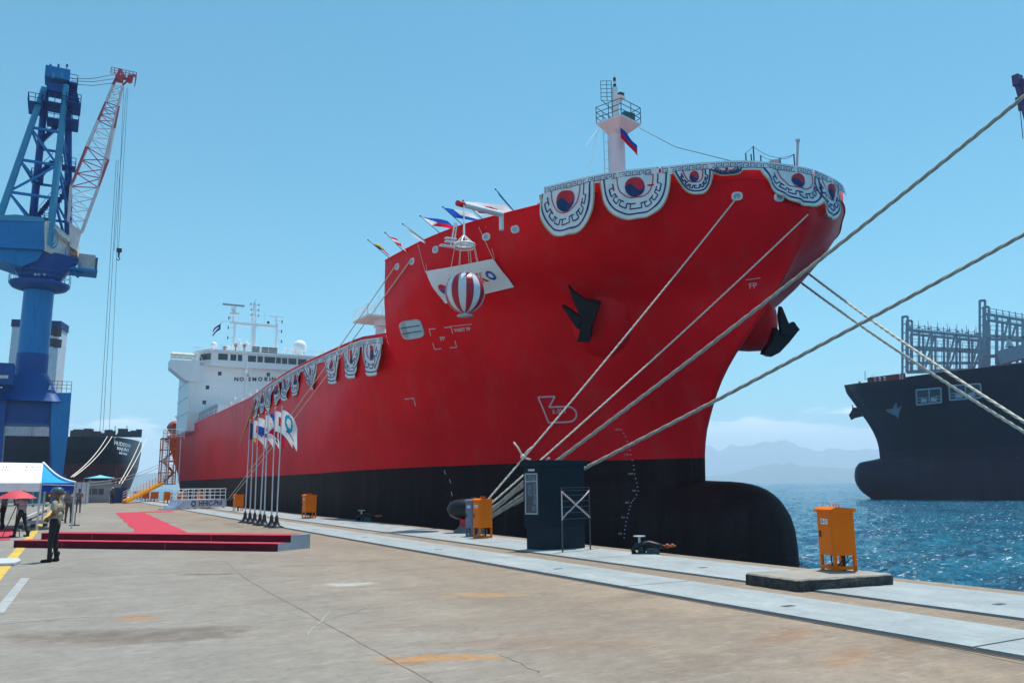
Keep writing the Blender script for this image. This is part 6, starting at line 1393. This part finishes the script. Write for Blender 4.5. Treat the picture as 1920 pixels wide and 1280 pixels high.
x0, x1 = cy(10, 760).x, cy(98, 760).x; z0, z1 = cy(60, 792).z, cy(60, 735).z
o = MB(); o.b2((x0-3, CY-2.0, z0), (x1, CY+2.0, z1)); o.b2((x0-3, CY-2.3, z0-.3), (x1+.2, CY+2.3, z0)); o.build('portal_beam', CBL2, cr)
def poly_slab(pts, Y0, Y1, name, mt):
    a = [gy(x, y, Y0) for x, y in pts]; b_ = [Vector((p_.x, Y1, p_.z)) for p_ in a]; n = len(a); o = MB(); o.add(a+b_, [tuple(range(n)), tuple(reversed(range(n, 2*n)))]+[(i, n+i, n+(i+1) % n, (i+1) % n) for i in range(n)]); return o.build(name, mt, cr)
poly_slab([(98, 736), (134, 736), (128, 815), (119, 882), (118, 930), (98, 930), (95, 800)], CY-2.6, CY-.2, 'leg', CBL1)
poly_slab([(96, 736), (99, 736), (97, 800), (100, 930), (93, 930), (92, 800)], CY-2.4, CY-.5, 'leg_edge', CBL2)
poly_slab([(-20, 720), (14, 730), (8, 800), (2, 880), (2, 935), (-20, 935)], CY-2.6, CY-.2, 'leg', CBL2)
poly_slab([(118, 890), (124, 890), (124, 940), (96, 940), (96, 890)], CY-2.9, CY, 'bogie', CBL2)
o = MB(); a, b_ = cy(88, 736, -1), cy(133, 736, -1); rail(o, [(a.x, CY-2.4, a.z), (b_.x, CY-2.4, a.z), (b_.x, CY, a.z)], 1.15, .45, .025, 3); o.build('leg_railing', MT['wire'], cr)
a, b_ = cy(-20, 682, -4), cy(24, 724, -4); o = MB(); o.b2((a.x, CY-5.5, b_.z), (b_.x, CY-2.7, a.z)); mh = o.build('operator_house', CBL2, cr)
for px in (3, 11): p_ = cy(px, 706, -5.6); o = MB(); o.b2((p_.x-.2, CY-5.56, p_.z-.16), (p_.x+.2, CY-5.501, p_.z+.16)); o.build('window', MT['lgrey'], mh)
# slewing ring and platform
rp = (cy(128, 540).x-cy(12, 525).x)/2; zp_ = cy(70, 535).z; o = MB(); o.smooth = True; o.lathe((ccx, CY, zp_), [(rcol, -.7), (rp*.9, -.35), (rp, 0), (rp, .18), (rcol*.8, .2)], 36); o.build('slewing_ring', CBL2, cr)
o = MB(); pts_ = [(ccx+rp*math.cos(2*math.pi*i/20), CY+rp*math.sin(2*math.pi*i/20), zp_+.18) for i in range(21)]; rail(o, pts_, 1.05, 3, .025, 2); o.build('ring_railing', CBL1, cr)
for px in (66, 73, 83): p_ = cy(px, 515, -2.2); o = MB(); o.sph(p_, .16, 8); o.build('flood_lamp', CWH, cr)
o = MB(); zc0, zc1 = zp_+.2, cy(70, 480).z; o.smooth = False; n = 8
o.add([(ccx+rcol*1.25*math.cos(2*math.pi*(i+.5)/n), CY+rcol*1.25*math.sin(2*math.pi*(i+.5)/n), zc0) for i in range(n)]+[(ccx+rcol*(2.6)*math.cos(2*math.pi*(i+.5)/n), CY+rcol*1.7*math.sin(2*math.pi*(i+.5)/n), zc1) for i in range(n)], [(i, (i+1) % n, n+(i+1) % n, n+i) for i in range(n)]+[tuple(range(n, 2*n))]); o.build('slewing_cone', CBL2, cr)
# machinery house
poly_slab([(-25, 412), (82, 416), (84, 468), (-25, 462)], CY-3, CY+3, 'machinery_house', CBL1)
poly_slab([(-25, 462), (84, 468), (70, 488), (40, 500), (-25, 478)], CY-2.5, CY+2.5, 'slewing_frame', CBL1)
poly_slab([(-25, 405), (30, 402), (82, 408), (86, 416), (-25, 412)], CY-3.1, CY+3.1, 'house_roof', CBL3)
def quad3(name, mt, pts, th=.25):
    o = MB(); o.plate([cy(x, y, dy) for x, y, dy in pts], th); return o.build(name, mt, cr)
sidep = quad3('house_side', CWH, [(84, 414, -3), (98, 416, -2.5), (148, 462, 1), (150, 488, 1), (118, 486, -1), (84, 470, -3)])
o = MB(); c_ = cy(100, 447, -3.3)
for R1, R2 in ((1.15, .9), (.72, .55)):
    K = 24; q_ = [c_+Vector((r*.42*math.cos(2*math.pi*i/K), r*.3*math.cos(2*math.pi*i/K), r*math.sin(2*math.pi*i/K))) for r in (R1, R2) for i in range(K)]; o.add(q_, [(i, (i+1) % K, K+(i+1) % K, K+i) for i in range(K)])
o.build('ring_emblem', CBL3, sidep)
quad3('walkway', CWH, [(100, 425, -2.6), (128, 447, -1), (128, 455, -1), (100, 433, -2.6)], .5)
a, b_ = cy(147, 481, 1), cy(176, 515, 1); o = MB(); o.b2((a.x, CY-.5, b_.z+.15), (b_.x, CY+2, a.z)); cab_ = o.build('operator_cab', M('cab_grey', (.40, .40, .42), .5), cr)
o = MB(); o.b2((b_.x, CY-.3, b_.z+.3), (b_.x+.25, CY+1.8, a.z-.2)); o.build('window', MT['glass'], cab_)
o = MB(); o.b2((a.x-1.2, CY-1, b_.z-.1), (b_.x+.3, CY+2.2, b_.z+.15)); o.bar(cy(118, 486, -1), cy(150, 517, 0), .25, .7); rail(o, [cy(122, 478, -1.5), cy(150, 508, -.8)], .9, .6, .03, 3); o.build('cab_walkway', CBL1, cr)
o = MB(); p_ = cy(137, 475, 0); o.b2(p_-Vector((.5, .4, .35)), p_+Vector((.45, .4, .15))); o.build('winch', M('winch_orange', (.70, .25, .10), .6), cr)
# A-frame tower
def leg(a, b_, r, mt, da=-2.2, db=-.6, nm='tower_leg'): o = MB(); o.cyl(cy(a[0], a[1], da), cy(b_[0], b_[1], db), r, r*.85, 10); return o.build(nm, mt, cr)
leg((-12, 440), (83, 165), 0.36, CBL3, -2.6, -.9); leg((92, 460), (124, 160), 0.38, CBL3, -2.6, -.9); leg((62, 405), (86, 170), 0.42, CBL2, 2.4, .9); leg((128, 440), (128, 168), 0.42, CBL2, 2.4, .9)
def lp(t, side):
    A_ = (cy(-12, 440, -2.6), cy(83, 165, -.9)) if side == 0 else (cy(92, 460, -2.6), cy(124, 160, -.9)) if side == 1 else (cy(62, 405, 2.4), cy(86, 170, .9)) if side == 2 else (cy(128, 440, 2.4), cy(128, 168, .9))
    z = t; k = (z-A_[0].z)/(A_[1].z-A_[0].z); return A_[0].lerp(A_[1], k)
zz = [cy(60, y).z for y in (377, 313, 248)]
o = MB()
for z in zz: o.bar(lp(z, 0), lp(z, 1), .26)
o.bar(lp(zz[0], 0), lp(zz[1], 1), .22); o.bar(lp(zz[1], 0), cy(70, 340, -1.5), .2); o.bar(lp(zz[2], 0), lp(zz[1], 1), .24); o.bar(lp(zz[0], 0), cy(48, 404, -2.5), .2)
for z in zz: o.bar(lp(z-1.2, 2), lp(z-1.2, 3), .24); o.bar(lp(z, 1), lp(z-1.5, 3), .18); o.bar(lp(z, 0), lp(z-1.5, 2), .18)
o.bar(lp(zz[0]-1.5, 2), lp(zz[1], 3), .2); o.bar(lp(zz[1]-1.2, 2), lp(zz[2], 3), .2); o.bar(lp(zz[0], 1), lp(zz[0]-4.5, 3), .22); o.bar(lp(zz[1], 1), lp(zz[0], 3), .22); o.bar(lp(zz[2], 1), lp(zz[1], 3), .22); o.build('cross_bracing', CBL1, cr)
a, b_ = cy(86, 131, 0), cy(130, 160, 0); o = MB(); o.b2((a.x, CY-1.3, b_.z), (b_.x, CY+1.3, a.z)); hdh = o.build('tower_head', CBL1, cr)
for px in (100, 116): p_ = cy(px, 141, -1.35); o = MB(); o.b2((p_.x-.14, CY-1.34, p_.z-.35), (p_.x+.14, CY-1.305, p_.z+.35)); o.build('window', CBL3, hdh)
o = MB(); a2 = cy(88, 160), cy(126, 182); o.b2((a2[0].x, CY-1.0, a2[1].z), (a2[1].x, CY+1.0, a2[0].z)); o.build('sheave_block', CBL2, cr)
for px in (94, 109, 125): o = MB(); p_ = cy(px, 131); o.cyl(p_, p_+Vector((0, 0, .7)), .04, n=5); o.box(p_+Vector((0, 0, .5)), (.2, .2, .3)); o.build('beacon', CBL2, cr)
def plat(pxa, pxb, py, dy0=-1.8, dy1=1.8):
    A_, B_ = cy(pxa, py), cy(pxb, py); o = MB(); o.b2((A_.x, CY+dy0, A_.z-.12), (B_.x, CY+dy1, A_.z)); z = A_.z
    rail(o, [(A_.x, CY+dy0, z), (B_.x, CY+dy0, z), (B_.x, CY+dy1, z), (A_.x, CY+dy1, z), (A_.x, CY+dy0, z)], .95, .7, .04, 2); o.build('platform', CBL2, cr)
plat(53, 80, 200); plat(78, 128, 196, -1.4, 1.4); plat(124, 151, 200); plat(88, 128, 227, -1.3, 1.3); plat(124, 147, 232); plat(116, 142, 305, .5, 2.4); plat(58, 80, 330, 0, 2.2); plat(56, 96, 404, 0, 2.4); plat(128, 145, 160, -1, 1)
o = MB(); k_ = [cy(132, 160), cy(142, 198)]; o.bar(k_[0], k_[1], .08, .8)
for i in range(12): p_ = k_[0].lerp(k_[1], i/11); o.b2(p_-Vector((.5, .4, .04)), p_+Vector((.5, .4, .04)))
o.build('stair', CBL2, cr)
for (a, b_) in (((98, 304), (70, 330)), ((100, 370), (72, 404)), ((108, 236), (80, 262)), ((128, 350), (96, 400))):
    o = MB(); A_, B_ = cy(*a, 1), cy(*b_, 1); o.bar(A_, B_, .1, .35); 
    for i in range(10): p_ = A_.lerp(B_, i/9); o.b2(p_-Vector((.3, .35, .03)), p_+Vector((.3, .35, .03)))
    o.bar(A_+Vector((0, -.4, .9)), B_+Vector((0, -.4, .9)), .05); o.build('stair', CBL2, cr)
# jib
foot = [cy(134, 470, -1.0), cy(152, 478, -1.0), cy(152, 478, 1.4), cy(134, 470, 1.4)]
q1 = [cy(136, 345, -1.3), cy(188, 325, -1.3), cy(188, 325, 1.3), cy(136, 345, 1.3)]; q1 = [cy(133, 350, -1.2), cy(184, 352, -1.2), cy(184, 352, 1.2), cy(133, 350, 1.2)]
q2 = [cy(162, 275, -1.1), cy(203, 300, -1.1), cy(203, 300, 1.1), cy(162, 275, 1.1)]; q3 = [cy(212, 160, -.5), cy(230, 162, -.5), cy(230, 162, .5), cy(212, 160, .5)]
base_ = [cy(128, 415, -1.2), cy(153, 436, -1.2), cy(153, 436, 1.2), cy(128, 415, 1.2)]
quad3('jib_foot', JW, [(130, 422, 0), (153, 436, 0), (144, 474, 0), (130, 464, 0)], 1.6)
o = MB(); lattice(o, base_, q1, 4, .05, .15); o.build('jib_section', JW, cr); o = MB(); lattice(o, q1, q2, 3, .06, .15); o.build('jib_section', JR, cr)
qm = [a.lerp(b_, .42) for a, b_ in zip(q2, q3)]; qn = [a.lerp(b_, .72) for a, b_ in zip(q2, q3)]
o = MB(); lattice(o, q2, qm, 3, .05, .14); o.build('jib_section', JW, cr); o = MB(); lattice(o, qm, qn, 3, .05, .13); o.build('jib_section', JR, cr); o = MB(); lattice(o, qn, q3, 3, .05, .12); o.build('jib_section', JW, cr)
o = MB(); 
for a, b_ in zip(base_[:2], q3[:2]): pass
o.cyl(base_[0].lerp(q1[0], .1), q1[0], .16, n=8); o.cyl(q1[0], q3[0], .15, n=8); o.cyl(q1[1], q3[1], .15, n=8); o.cyl(base_[1], q1[1], .17, n=8); o.build('jib_chord', M('jib_pink_white', (.70, .58, .60), .5), cr)
tipc = cy(228, 148); o = MB(); o.b2(tipc+Vector((-.7, -.5, -.35)), tipc+Vector((.2, .5, .25))); o.bar(cy(212, 160), cy(226, 130), .3); o.bar(cy(226, 131), cy(236, 150), .25)
rail(o, [tipc+Vector((-1.2, -1, -.2)), tipc+Vector((1.5, -1, -.2)), tipc+Vector((1.5, 1, -.2))], .9, .4, .04, 3); o.cyl(tipc+Vector((.9, -.6, .2)), tipc+Vector((.9, .6, .2)), .32, n=14); o.bar(cy(230, 160), cy(252, 140), .2); o.bar(cy(228, 150), cy(254, 142), .15); o.build('jib_head', JR, cr)
o = MB()
for (ya, yb) in ((148, 140), (152, 148), (158, 156)): o.tube([cy(134, ya), cy(134, ya).lerp(cy(213, yb), .5)-Vector((0, 0, .25)), cy(213, yb)], .035, 4)
for (xa, xb, yb) in ((234, 222, 805), (231, 214, 805), (226, 205, 806), (220, 187, 810), (224, 193, 810)): o.cyl(cy(xa if xb > 200 else xa-2, 165 if xb > 200 else 300), gy(xb, yb, CY), .022, n=4) if xb < 200 else o.cyl(cy(xa+6, 165), gy(xb, 470 if xb > 212 else 806, CY), .02, n=4)
o.build('hoist_ropes', MT['wire'], cr)
hkp = cy(223, 474); o = MB(); o.box(hkp+Vector((0, 0, .3)), (.55, .3, .45)); o.cyl(hkp+Vector((0, 0, .1)), hkp-Vector((0, 0, .5)), .12, .08, 8); o.tube([hkp-Vector((0, 0, .5)), hkp+Vector((.15, 0, -.7)), hkp+Vector((0, 0, -.9)), hkp+Vector((-.18, 0, -.75))], .06, 6); o.build('hook', MT['dgrey'], cr)
# ------------------------------------------------------------------ container ship across the water
def basis_m(o_, d):
    """matrix: local +Y runs along d (bow to stern), local origin at o_"""
    d = Vector(d).normalized(); x = Vector((d.y, -d.x, 0)); return Matrix(((x.x, d.x, 0, o_.x), (x.y, d.y, 0, o_.y), (0, 0, 1, 0), (0, 0, 0, 1)))
def hull_mat(name, upper, lower, zline, rough=.35):
    m = bpy.data.materials.new(name); m.use_nodes = True; N = NT(m); s = N.n('ShaderNodeSeparateXYZ'); N.l(N.pos, s.inputs[0])
    n1 = N.noise(N.mapv(N.pos, (1, 1, .2)), .25, 5, .65); cu = N.mix(N.ramp(n1, .4, .7), upper, tuple(c*1.5 for c in upper)); cl = N.mix(N.ramp(n1, .35, .75), lower, tuple(c*1.5 for c in lower))
    N.l(N.mix(N.math('GREATER_THAN', s.outputs[2], zline), cl, cu), N.b.inputs['Base Color']); N.b.inputs['Roughness'].default_value = rough; N.b.inputs['Specular IOR Level'].default_value = .12
    N.l(N.bump(N.noise(N.pos, .5, 3), .25, .1), N.b.inputs['Normal']); return m
dC_ = Vector((RT.x*.88-_f0.x*.47, RT.y*.88-_f0.y*.47, 0)).normalized()
S0_ = Vector((_r0.x*90+_f0.x*200, _r0.y*90+_f0.y*200, 0))     # foot of the stem on the waterline
nC = Vector((dC_.y, -dC_.x, 0)); nC = nC if nC.dot(-S0_) > 0 else -nC
def cpl(px, py, off=0.):
    """point on the vertical plane through the ship's axis, moved `off` metres towards the viewer; also its local Y"""
    o_ = S0_+nC*off; d = ray(px, py); t = (o_-CAMP).dot(nC)/d.dot(nC); p = CAMP+d*t; return p, (p-S0_).dot(dC_)
st = []
for px, py in ((1583, 722), (1587, 735), (1601, 755), (1617, 778), (1632, 800), (1643, 822), (1648, 840), (1650, 858)): p, y = cpl(px, py); st.append((p.z, y))
st.append((-8, st[-1][1])); st.sort(); stC = pchip([a for a, _ in st], [b_ for _, b_ in st])
ztC = cpl(1583, 722)[0].z; ytip = cpl(1583, 722)[1]
bl_ = []
for px, py in ((1640, 861), (1612, 867), (1603, 880), (1602, 895), (1606, 908), (1616, 922), (1630, 932)): p, y = cpl(px, py); bl_.append((p.z, y))
zbt = bl_[0][0]; bl_ = sorted([(z, y) for z, y in bl_])
blp = pchip([bl_[0][0]-6]+[a for a, _ in bl_]+[zbt+.3], [bl_[0][1]+5]+[b_ for _, b_ in bl_]+[st[0][1]])
ybrk = cpl(1700, 705, 8)[1]; ztb, ztr = cpl(1700, 715, 8)[0].z, cpl(1702, 706, 14)[0].z; zr2 = cpl(1920, 680, 18)[0].z
TA = [(0, .01), (1, .12), (3, .30), (6, .48), (10, .66), (16, .84), (24, .96), (32, 1)]; TB_ = [(0, .01), (1, .05), (3, .12), (6, .22), (12, .42), (22, .70), (34, .92), (46, 1)]
HC = Hull(0, 17, stC, [(6, TB_), (ztb-2, TA)], ybrk, 150, -4, ztb-3, lambda Y: ztb-(ztb-ztC)*max(0, min(1, (ybrk-Y)/(ybrk-ytip)))**1.6)
HC.bulb = (blp, 3.2, zbt+.25, zbt-5)
MC = basis_m(S0_, dC_)
cs = thing('container_ship', S0_+Vector((0, 0, SEA)), 'huge dark navy container ship with bulbous bow lying across the water at right', 'ship')
CN = hull_mat('container_hull_navy', (.002, .011, .028), (.018, .014, .034), cpl(1660, 845)[0].z)
o = MB(); o.M = MC; slope = (zr2-ztr)/max(5, (cpl(1920, 680, 18)[1]-ybrk)); HC.build(o, [(ybrk, 150, 40, lambda Y: ztr+slope*(Y-ybrk))]); 
o.build('hull', CN, cs)
o = MB(); o.M = MC; HC.deck(o, 0, .9); HC.deck(o, 1, 1.0); o.build('deck', M('deck_oxide', (.20, .035, .045), .7), cs)
o = MB(); o.M = MC; bwd = HC.b(ybrk, ztb)-.1
o.b2((-bwd, ybrk-.1, ztb-2), (bwd, ybrk+.2, ztr)); o.build('bulkhead', CN, cs)
# inner side of the far bulwark and breakwater
o = MB(); a, b_ = cpl(1626, 708, -6), cpl(1697, 699, -9); o.plate([Vector((a[0].x, a[0].y, a[0].z)), b_[0], Vector((b_[0].x, b_[0].y, ztb-1)), Vector((a[0].x, a[0].y, ztC-1.5))], .3); o.build('breakwater', M('breakwater_oxide', (.16, .045, .06), .7), cs)
o = MB()
for px, py in ((1641, 711), (1650, 713), (1659, 712), (1688, 706), (1692, 703), (1612, 720)): p, y = cpl(px, py, 3); o.cyl(Vector((p.x, p.y, ztb-1.2)), p+Vector((0, 0, .5)), .22, n=8); o.sph(p+Vector((0, 0, .5)), .34, 8)
o.cyl(cpl(1622, 712, 2)[0], cpl(1622, 695, 2)[0], .10, n=6); o.cyl(cpl(1622, 712, 2)[0], cpl(1640, 702, 2)[0], .05, n=5); o.build('deck_gear', MT['grey'], cs)
# mooring recesses
yref = HC.b(ybrk+10, 15)
def cside(px, py, off=.05):
    lo, hi = 5, 19
    for _ in range(24):
        md_ = (lo+hi)/2; p, y = cpl(px, py, md_)
        if HC.b(y, p.z) > md_: lo = md_
        else: hi = md_
    return cpl(px, py, (lo+hi)/2+off)[0]
for quad in (((1718, 731), (1764, 727), (1765, 754), (1719, 759)), ((1779, 723), (1838, 719), (1840, 745), (1781, 750))):
    pts = [cside(x, y, .12) for x, y in quad]; o = MB(); o.add(pts, [(0, 1, 2, 3)]); rp_ = o.build('mooring_recess', M('recess_dark', (.05, .075, .10), .8) if 'recess_dark' not in bpy.data.materials else bpy.data.materials['recess_dark'], cs)
    o = MB()
    for i in range(4): o.bar(pts[i], pts[(i+1) % 4], .30)
    for k in (.55, .75): o.bar(pts[0].lerp(pts[3], k), pts[1].lerp(pts[2], k), .16)
    for k in (.2, .4, .6, .8): o.bar(pts[0].lerp(pts[1], k).lerp(pts[3].lerp(pts[2], k), .55), pts[3].lerp(pts[2], k), .18)
    o.bar(pts[0].lerp(pts[1], .52), pts[3].lerp(pts[2], .52), .28); o.build('frame', M('recess_grey', (.28, .36, .44), .6) if 'recess_grey' not in bpy.data.materials else bpy.data.materials['recess_grey'], rp_)
    o = MB()
    for k in (.3, .7): q_ = pts[0].lerp(pts[1], k).lerp(pts[3].lerp(pts[2], k), .75); o.box(q_+nC*.1, (1.1, .4, .9), math.atan2(dC_.y, dC_.x))
    o.build('winch', MT['grey'], rp_)
o = MB(); P_ = [cside(x, y, .3) for x, y in ((1662, 768), (1674, 766), (1680, 754), (1683, 765), (1692, 760), (1687, 772), (1685, 784), (1680, 778), (1670, 774))]; o.plate(P_, .5); o.build('anchor', M('anchor_sunlit', (.16, .22, .28), .6), cs)  # near anchor: sunlight on it is put into its paler colour
o = MB(); P_ = [cpl(x, y, -3)[0] for x, y in ((1598, 758), (1600, 764), (1612, 764), (1620, 772), (1618, 780), (1604, 783), (1596, 787), (1592, 778), (1598, 768))]; o.plate(P_, 1.2); o.build('anchor', ANK, cs)
# lashing bridges
LB = M('lashing_bridge_grey', (.24, .33, .40), .55, var=.1)
def lash(x0, x1, yt0, yt1, yb0, yb1, off, n, cols, lab=None):
    o = MB()
    def P(u, v): return cpl(x0+(x1-x0)*u, (yt0+(yt1-yt0)*u)*(1-v)+(yb0+(yb1-yb0)*u)*v, off)[0]
    for v in (0, .40, .78, 1.0): o.bar(P(0, v), P(1, v), .55, .6)
    for i in range(n+1): o.bar(P(i/n, 0), P(i/n, 1), .55)
    for i in range(n): 
        if i % 2: o.bar(P((i+.9)/n, 0), P((i+.1)/n, 1), .45)
    for i in range(2*n+1): p = P(i/(2*n), 0); o.bar(p, p+Vector((0, 0, 1.6)), .16)
    for v_ in (-.06, -.12): o.bar(P(0, v_), P(1, v_), .10)
    for v in (.2, .60): o.bar(P(0, v), P(1, v), .10)
    for i in range(n): o.bar(P((i+.5)/n, .2), P((i+.5)/n, .95), .12)
    br_ = o.build('lashing_bridge', LB, cs)
    o = MB(); 
    for dx in (0, 10): 
        a_, b2 = cpl(x0-8+dx, yt0-25, off)[0], cpl(x0-8+dx, yb0, off)[0]; o.bar(a_, b2, .5)
    o.bar(cpl(x0-8, yt0-24, off)[0], cpl(x0+2, yt0-25, off)[0], .5)
    for k in range(6): o.bar(cpl(x0-8, yt0-10+k*16, off)[0], cpl(x0+2, yt0-11+k*16, off)[0], .22)
    o.build('end_tower', LB, br_)
lash(1700, 1840, 618, 632, 698, 694, 5, 6, 0); lash(1708, 1846, 626, 640, 696, 692, -6, 6, 0); lash(1845, 1990, 588, 612, 690, 676, 9, 6, 0); lash(1852, 1990, 600, 622, 688, 674, -3, 5, 0)
o = MB()
for i in range(8): p = cpl(1705+i*18, 612+i*2, 4)[0]; o.sph(p, .45, 6, (1, 1, .6)); o.cyl(p, p+Vector((0, 0, 1.8)), .07, n=4)
o.build('lamp', LB, cs)
o = MB(); a, b_ = cpl(1872, 672, 12)[0], cpl(1990, 640, 12)[0]; o.bar(a, b_, 2.5, 3.0); c2_ = cpl(1893, 650, 12)[0]; o.cyl(c2_, c2_+Vector((0, 0, 1.6)), .9, .3, 10); o.build('hatch_coaming', LB, cs)
mzk = [cside(x, y, .2) for x, y in ((1727, 822), (1745, 829), (1790, 836), (1830, 838), (1790, 842), (1745, 838))]
# small work raft by the hull
rf0 = gz(1862, 931, SEA); rf = thing('work_raft', rf0, 'small dark raft with orange float lying against the navy ship', 'raft'); u_ = dC_
o = MB(); o.box(rf0+u_*3+Vector((0, 0, .9)), (7, 2, .3), math.atan2(u_.y, u_.x)); o.build('deck', MT['dgrey'], rf)
o = MB(); o.cyl(rf0-u_*1.0+Vector((0, 0, .3)), rf0+u_*2.0+Vector((0, 0, .3)), .6, n=12); o.build('float', M('float_orange', (.55, .14, .08), .6), rf)
o = MB(); top_ = cside(1908, 857, .3)
for q_ in (rf0+u_*1.2, rf0+u_*2.2): o.cyl(q_+Vector((0, 0, 1)), top_, .07, n=5)
o.build('rope', MT['ropeg'], rf)
# ------------------------------------------------------------------ bulk carrier behind the crane
dH = Vector((.965, -.26, 0)).normalized(); nH = Vector((dH.y, -dH.x, 0)); nH = nH if nH.y < 0 else -nH
Bh = 14.; CN0 = Vector((9.9, 199.0, 0)); LenH = 150.; OH = CN0-nH*Bh-dH*LenH
MH = basis_m(OH, dH)
def hpl(px, py, off=Bh):
    o_ = CN0+nH*(off-Bh); d = ray(px, py); t = (o_-CAMP).dot(nH)/d.dot(nH); return CAMP+d*t
ztH = hpl(130, 816).z; zt2H = hpl(205, 819).z
HH = Hull(0, Bh, lambda z: 0., [(0, TB_), (ztH-3, TA)], 40, LenH, -5, ztH-3, lambda Y: ztH, (.98, .04), 30)
bc = thing('bulk_carrier', CN0+Vector((0, 0, SEA)), 'black-hulled ship seen from astern behind the blue crane, white lettering on its stern', 'ship')
HM = hull_mat('carrier_hull', (.008, .014, .030), (.10, .022, .03), hpl(205, 868).z)
o = MB(); o.M = MH; HH.build(o, [(40, LenH, 50, lambda Y: ztH+(zt2H-ztH)*max(0, (Y-LenH+40)/40))]); o.build('hull', HM, bc)
o = MB(); o.M = MH; HH.deck(o, 0, .3); HH.deck(o, 1, .3); o.build('deck', M('carrier_deck', (.16, .05, .05), .7), bc)
# curved stern
o = MB(); o.M = MH; e = HH.segs[-1][-1]; o.smooth = True; K = 10; vs = []
for b_, y, z in e:
    for k in range(2*K+1): t = -1+k/K; vs.append((t*b_, y+2.2*math.sqrt(max(0, 1-t*t*.96))*max(0, min(1, (z+2)/8)), z))
w_ = 2*K+1; o.add(vs, [(j*w_+k, j*w_+k+1, (j+1)*w_+k+1, (j+1)*w_+k) for j in range(len(e)-1) for k in range(w_-1)]); o.build('stern_plating', HM, bc)
o = MB(); stn = (MH.to_3x3() @ Vector((0, 1, 0)))
def spt(px, py): 
    o_ = CN0+dH*2.35-nH*0; d = ray(px, py); t = (o_-CAMP).dot(dH)/d.dot(dH); return CAMP+d*t
ur = -nH; 
for s_, px, py, sz_ in (('HUDSON', 230, 833, 1.15), ('MAJURO', 231, 842, .95), ('IMO 9263', 231, 850, .6)): text_into(o, s_, sz_, spt(px, py), ur*3.3, (0, 0, 1), bold=.03)
o.build('lettering', MT['whitec'], bc)
# deckhouse
o = MB(); zd = ztH-.5; a = hpl(24, 600, 3); b_ = hpl(113, 612, 3); W2 = (b_-a).dot(dH)
def hb_(p, s0, s1, t0, t1, z0, z1, nm, mt, par=bc):
    o = MB(); vs = [p+dH*s_-nH*t_+Vector((0, 0, z-p.z)) for z in (z0, z1) for t_ in (t0, t1) for s_ in (s0, s1)]; o.add(vs, [(0, 2, 3, 1), (4, 5, 7, 6), (0, 1, 5, 4), (2, 6, 7, 3), (0, 4, 6, 2), (1, 3, 7, 5)]); return o.build(nm, mt, par)
TH = M('tower_white', (.62, .62, .66), .6); th = hb_(a, 0, W2, 0, 6, zd, b_.z-.4, 'deckhouse', TH)
hb_(a, -.2, W2+.2, -.2, 6.2, b_.z-.4, b_.z+1.3, 'roof_band', MT['navy'])
for (px, py) in ((99, 621), (99, 642), (108, 623), (108, 644)):
    p_ = hpl(px, py, 3.05); hb_(p_, -.85, .85, 0, .04, p_.z-1.0, p_.z+1.0, 'window', MT['dgrey'], th)
o = MB(); random.seed(5)
for px in range(140, 262, 6):
    p_ = hpl(px, 815, 9); h_ = random.uniform(.5, 1.9)
    if px < 180: o.cyl(Vector((p_.x, p_.y, ztH-.3)), Vector((p_.x, p_.y, ztH+h_)), random.uniform(.5, 1.1), n=10)
    else: o.box(Vector((p_.x, p_.y, ztH+h_/2)), (random.uniform(.8, 2.2), 1, h_))
for px in (216, 238): p_ = hpl(px, 815, 9); o.cyl(Vector((p_.x, p_.y, ztH)), hpl(px, 798, 9), .08, n=5)
o.build('deck_machinery', MT['dgrey'], bc)
o = MB()
for px in range(8, 98, 7): p_ = hpl(px, 812, 6); h_ = random.uniform(1.5, 3.2); o.cyl(Vector((p_.x, p_.y, ztH-.3)), Vector((p_.x, p_.y, ztH+h_)), random.uniform(.4, 1.2), n=10); o.box(Vector((p_.x+1, p_.y, ztH+h_*.5)), (1.3, 1, h_))
o.build('deck_piping', MT['lgrey'], bc)
for i, (a, b_, lab) in enumerate((((201, 818), (133, 894), 'left rope of the pair from the black ship quarter down to the tent'), ((210, 818), (137, 894), 'right rope of the pair from the black ship quarter down to the tent'), ((243, 823), (203, 938), 'left rope of the pair from the black ship stern down to the gatehouse'), ((252, 823), (206, 938), 'right rope of the pair from the black ship stern down to the gatehouse'))):
    B_ = gd(b_[0], b_[1], 116 if i > 1 else 110); line('mooring_line', [hpl(a[0], a[1], 5)+dH*2.5 if i > 1 else hpl(a[0], a[1], Bh+.2), B_], .07, MT['rope'], lab, .8, grp='stern ropes of the black ship', twist=False)
# ------------------------------------------------------------------ far crane head at the right edge
fc = thing('crane_jib', gd(1918, 300, 120), 'dark lattice crane head cut off by the right edge of the photo', 'crane')
o = MB(); A_ = [gd(1905, 152, 120), gd(1916, 150, 120), gd(1912, 150, 121.5)]; B_ = [gd(1935, 260, 120), gd(1950, 258, 120), gd(1942, 258, 121.5)]; lattice(o, A_, B_, 6, .16, .35); o.box(gd(1908, 152, 120), (1.2, .8, 1.5)); o.build('jib', M('jib_plum', (.10, .06, .16), .5), fc)
o = MB(); o.box(gd(1910, 188, 120), (.7, .5, .7)); o.cyl(gd(1911, 188, 120), gd(1918, 260, 120), .05, n=5); o.box(gd(1912, 200, 120), (.35, .3, 1.2)); o.build('hook_block', MT['dgrey'], fc)
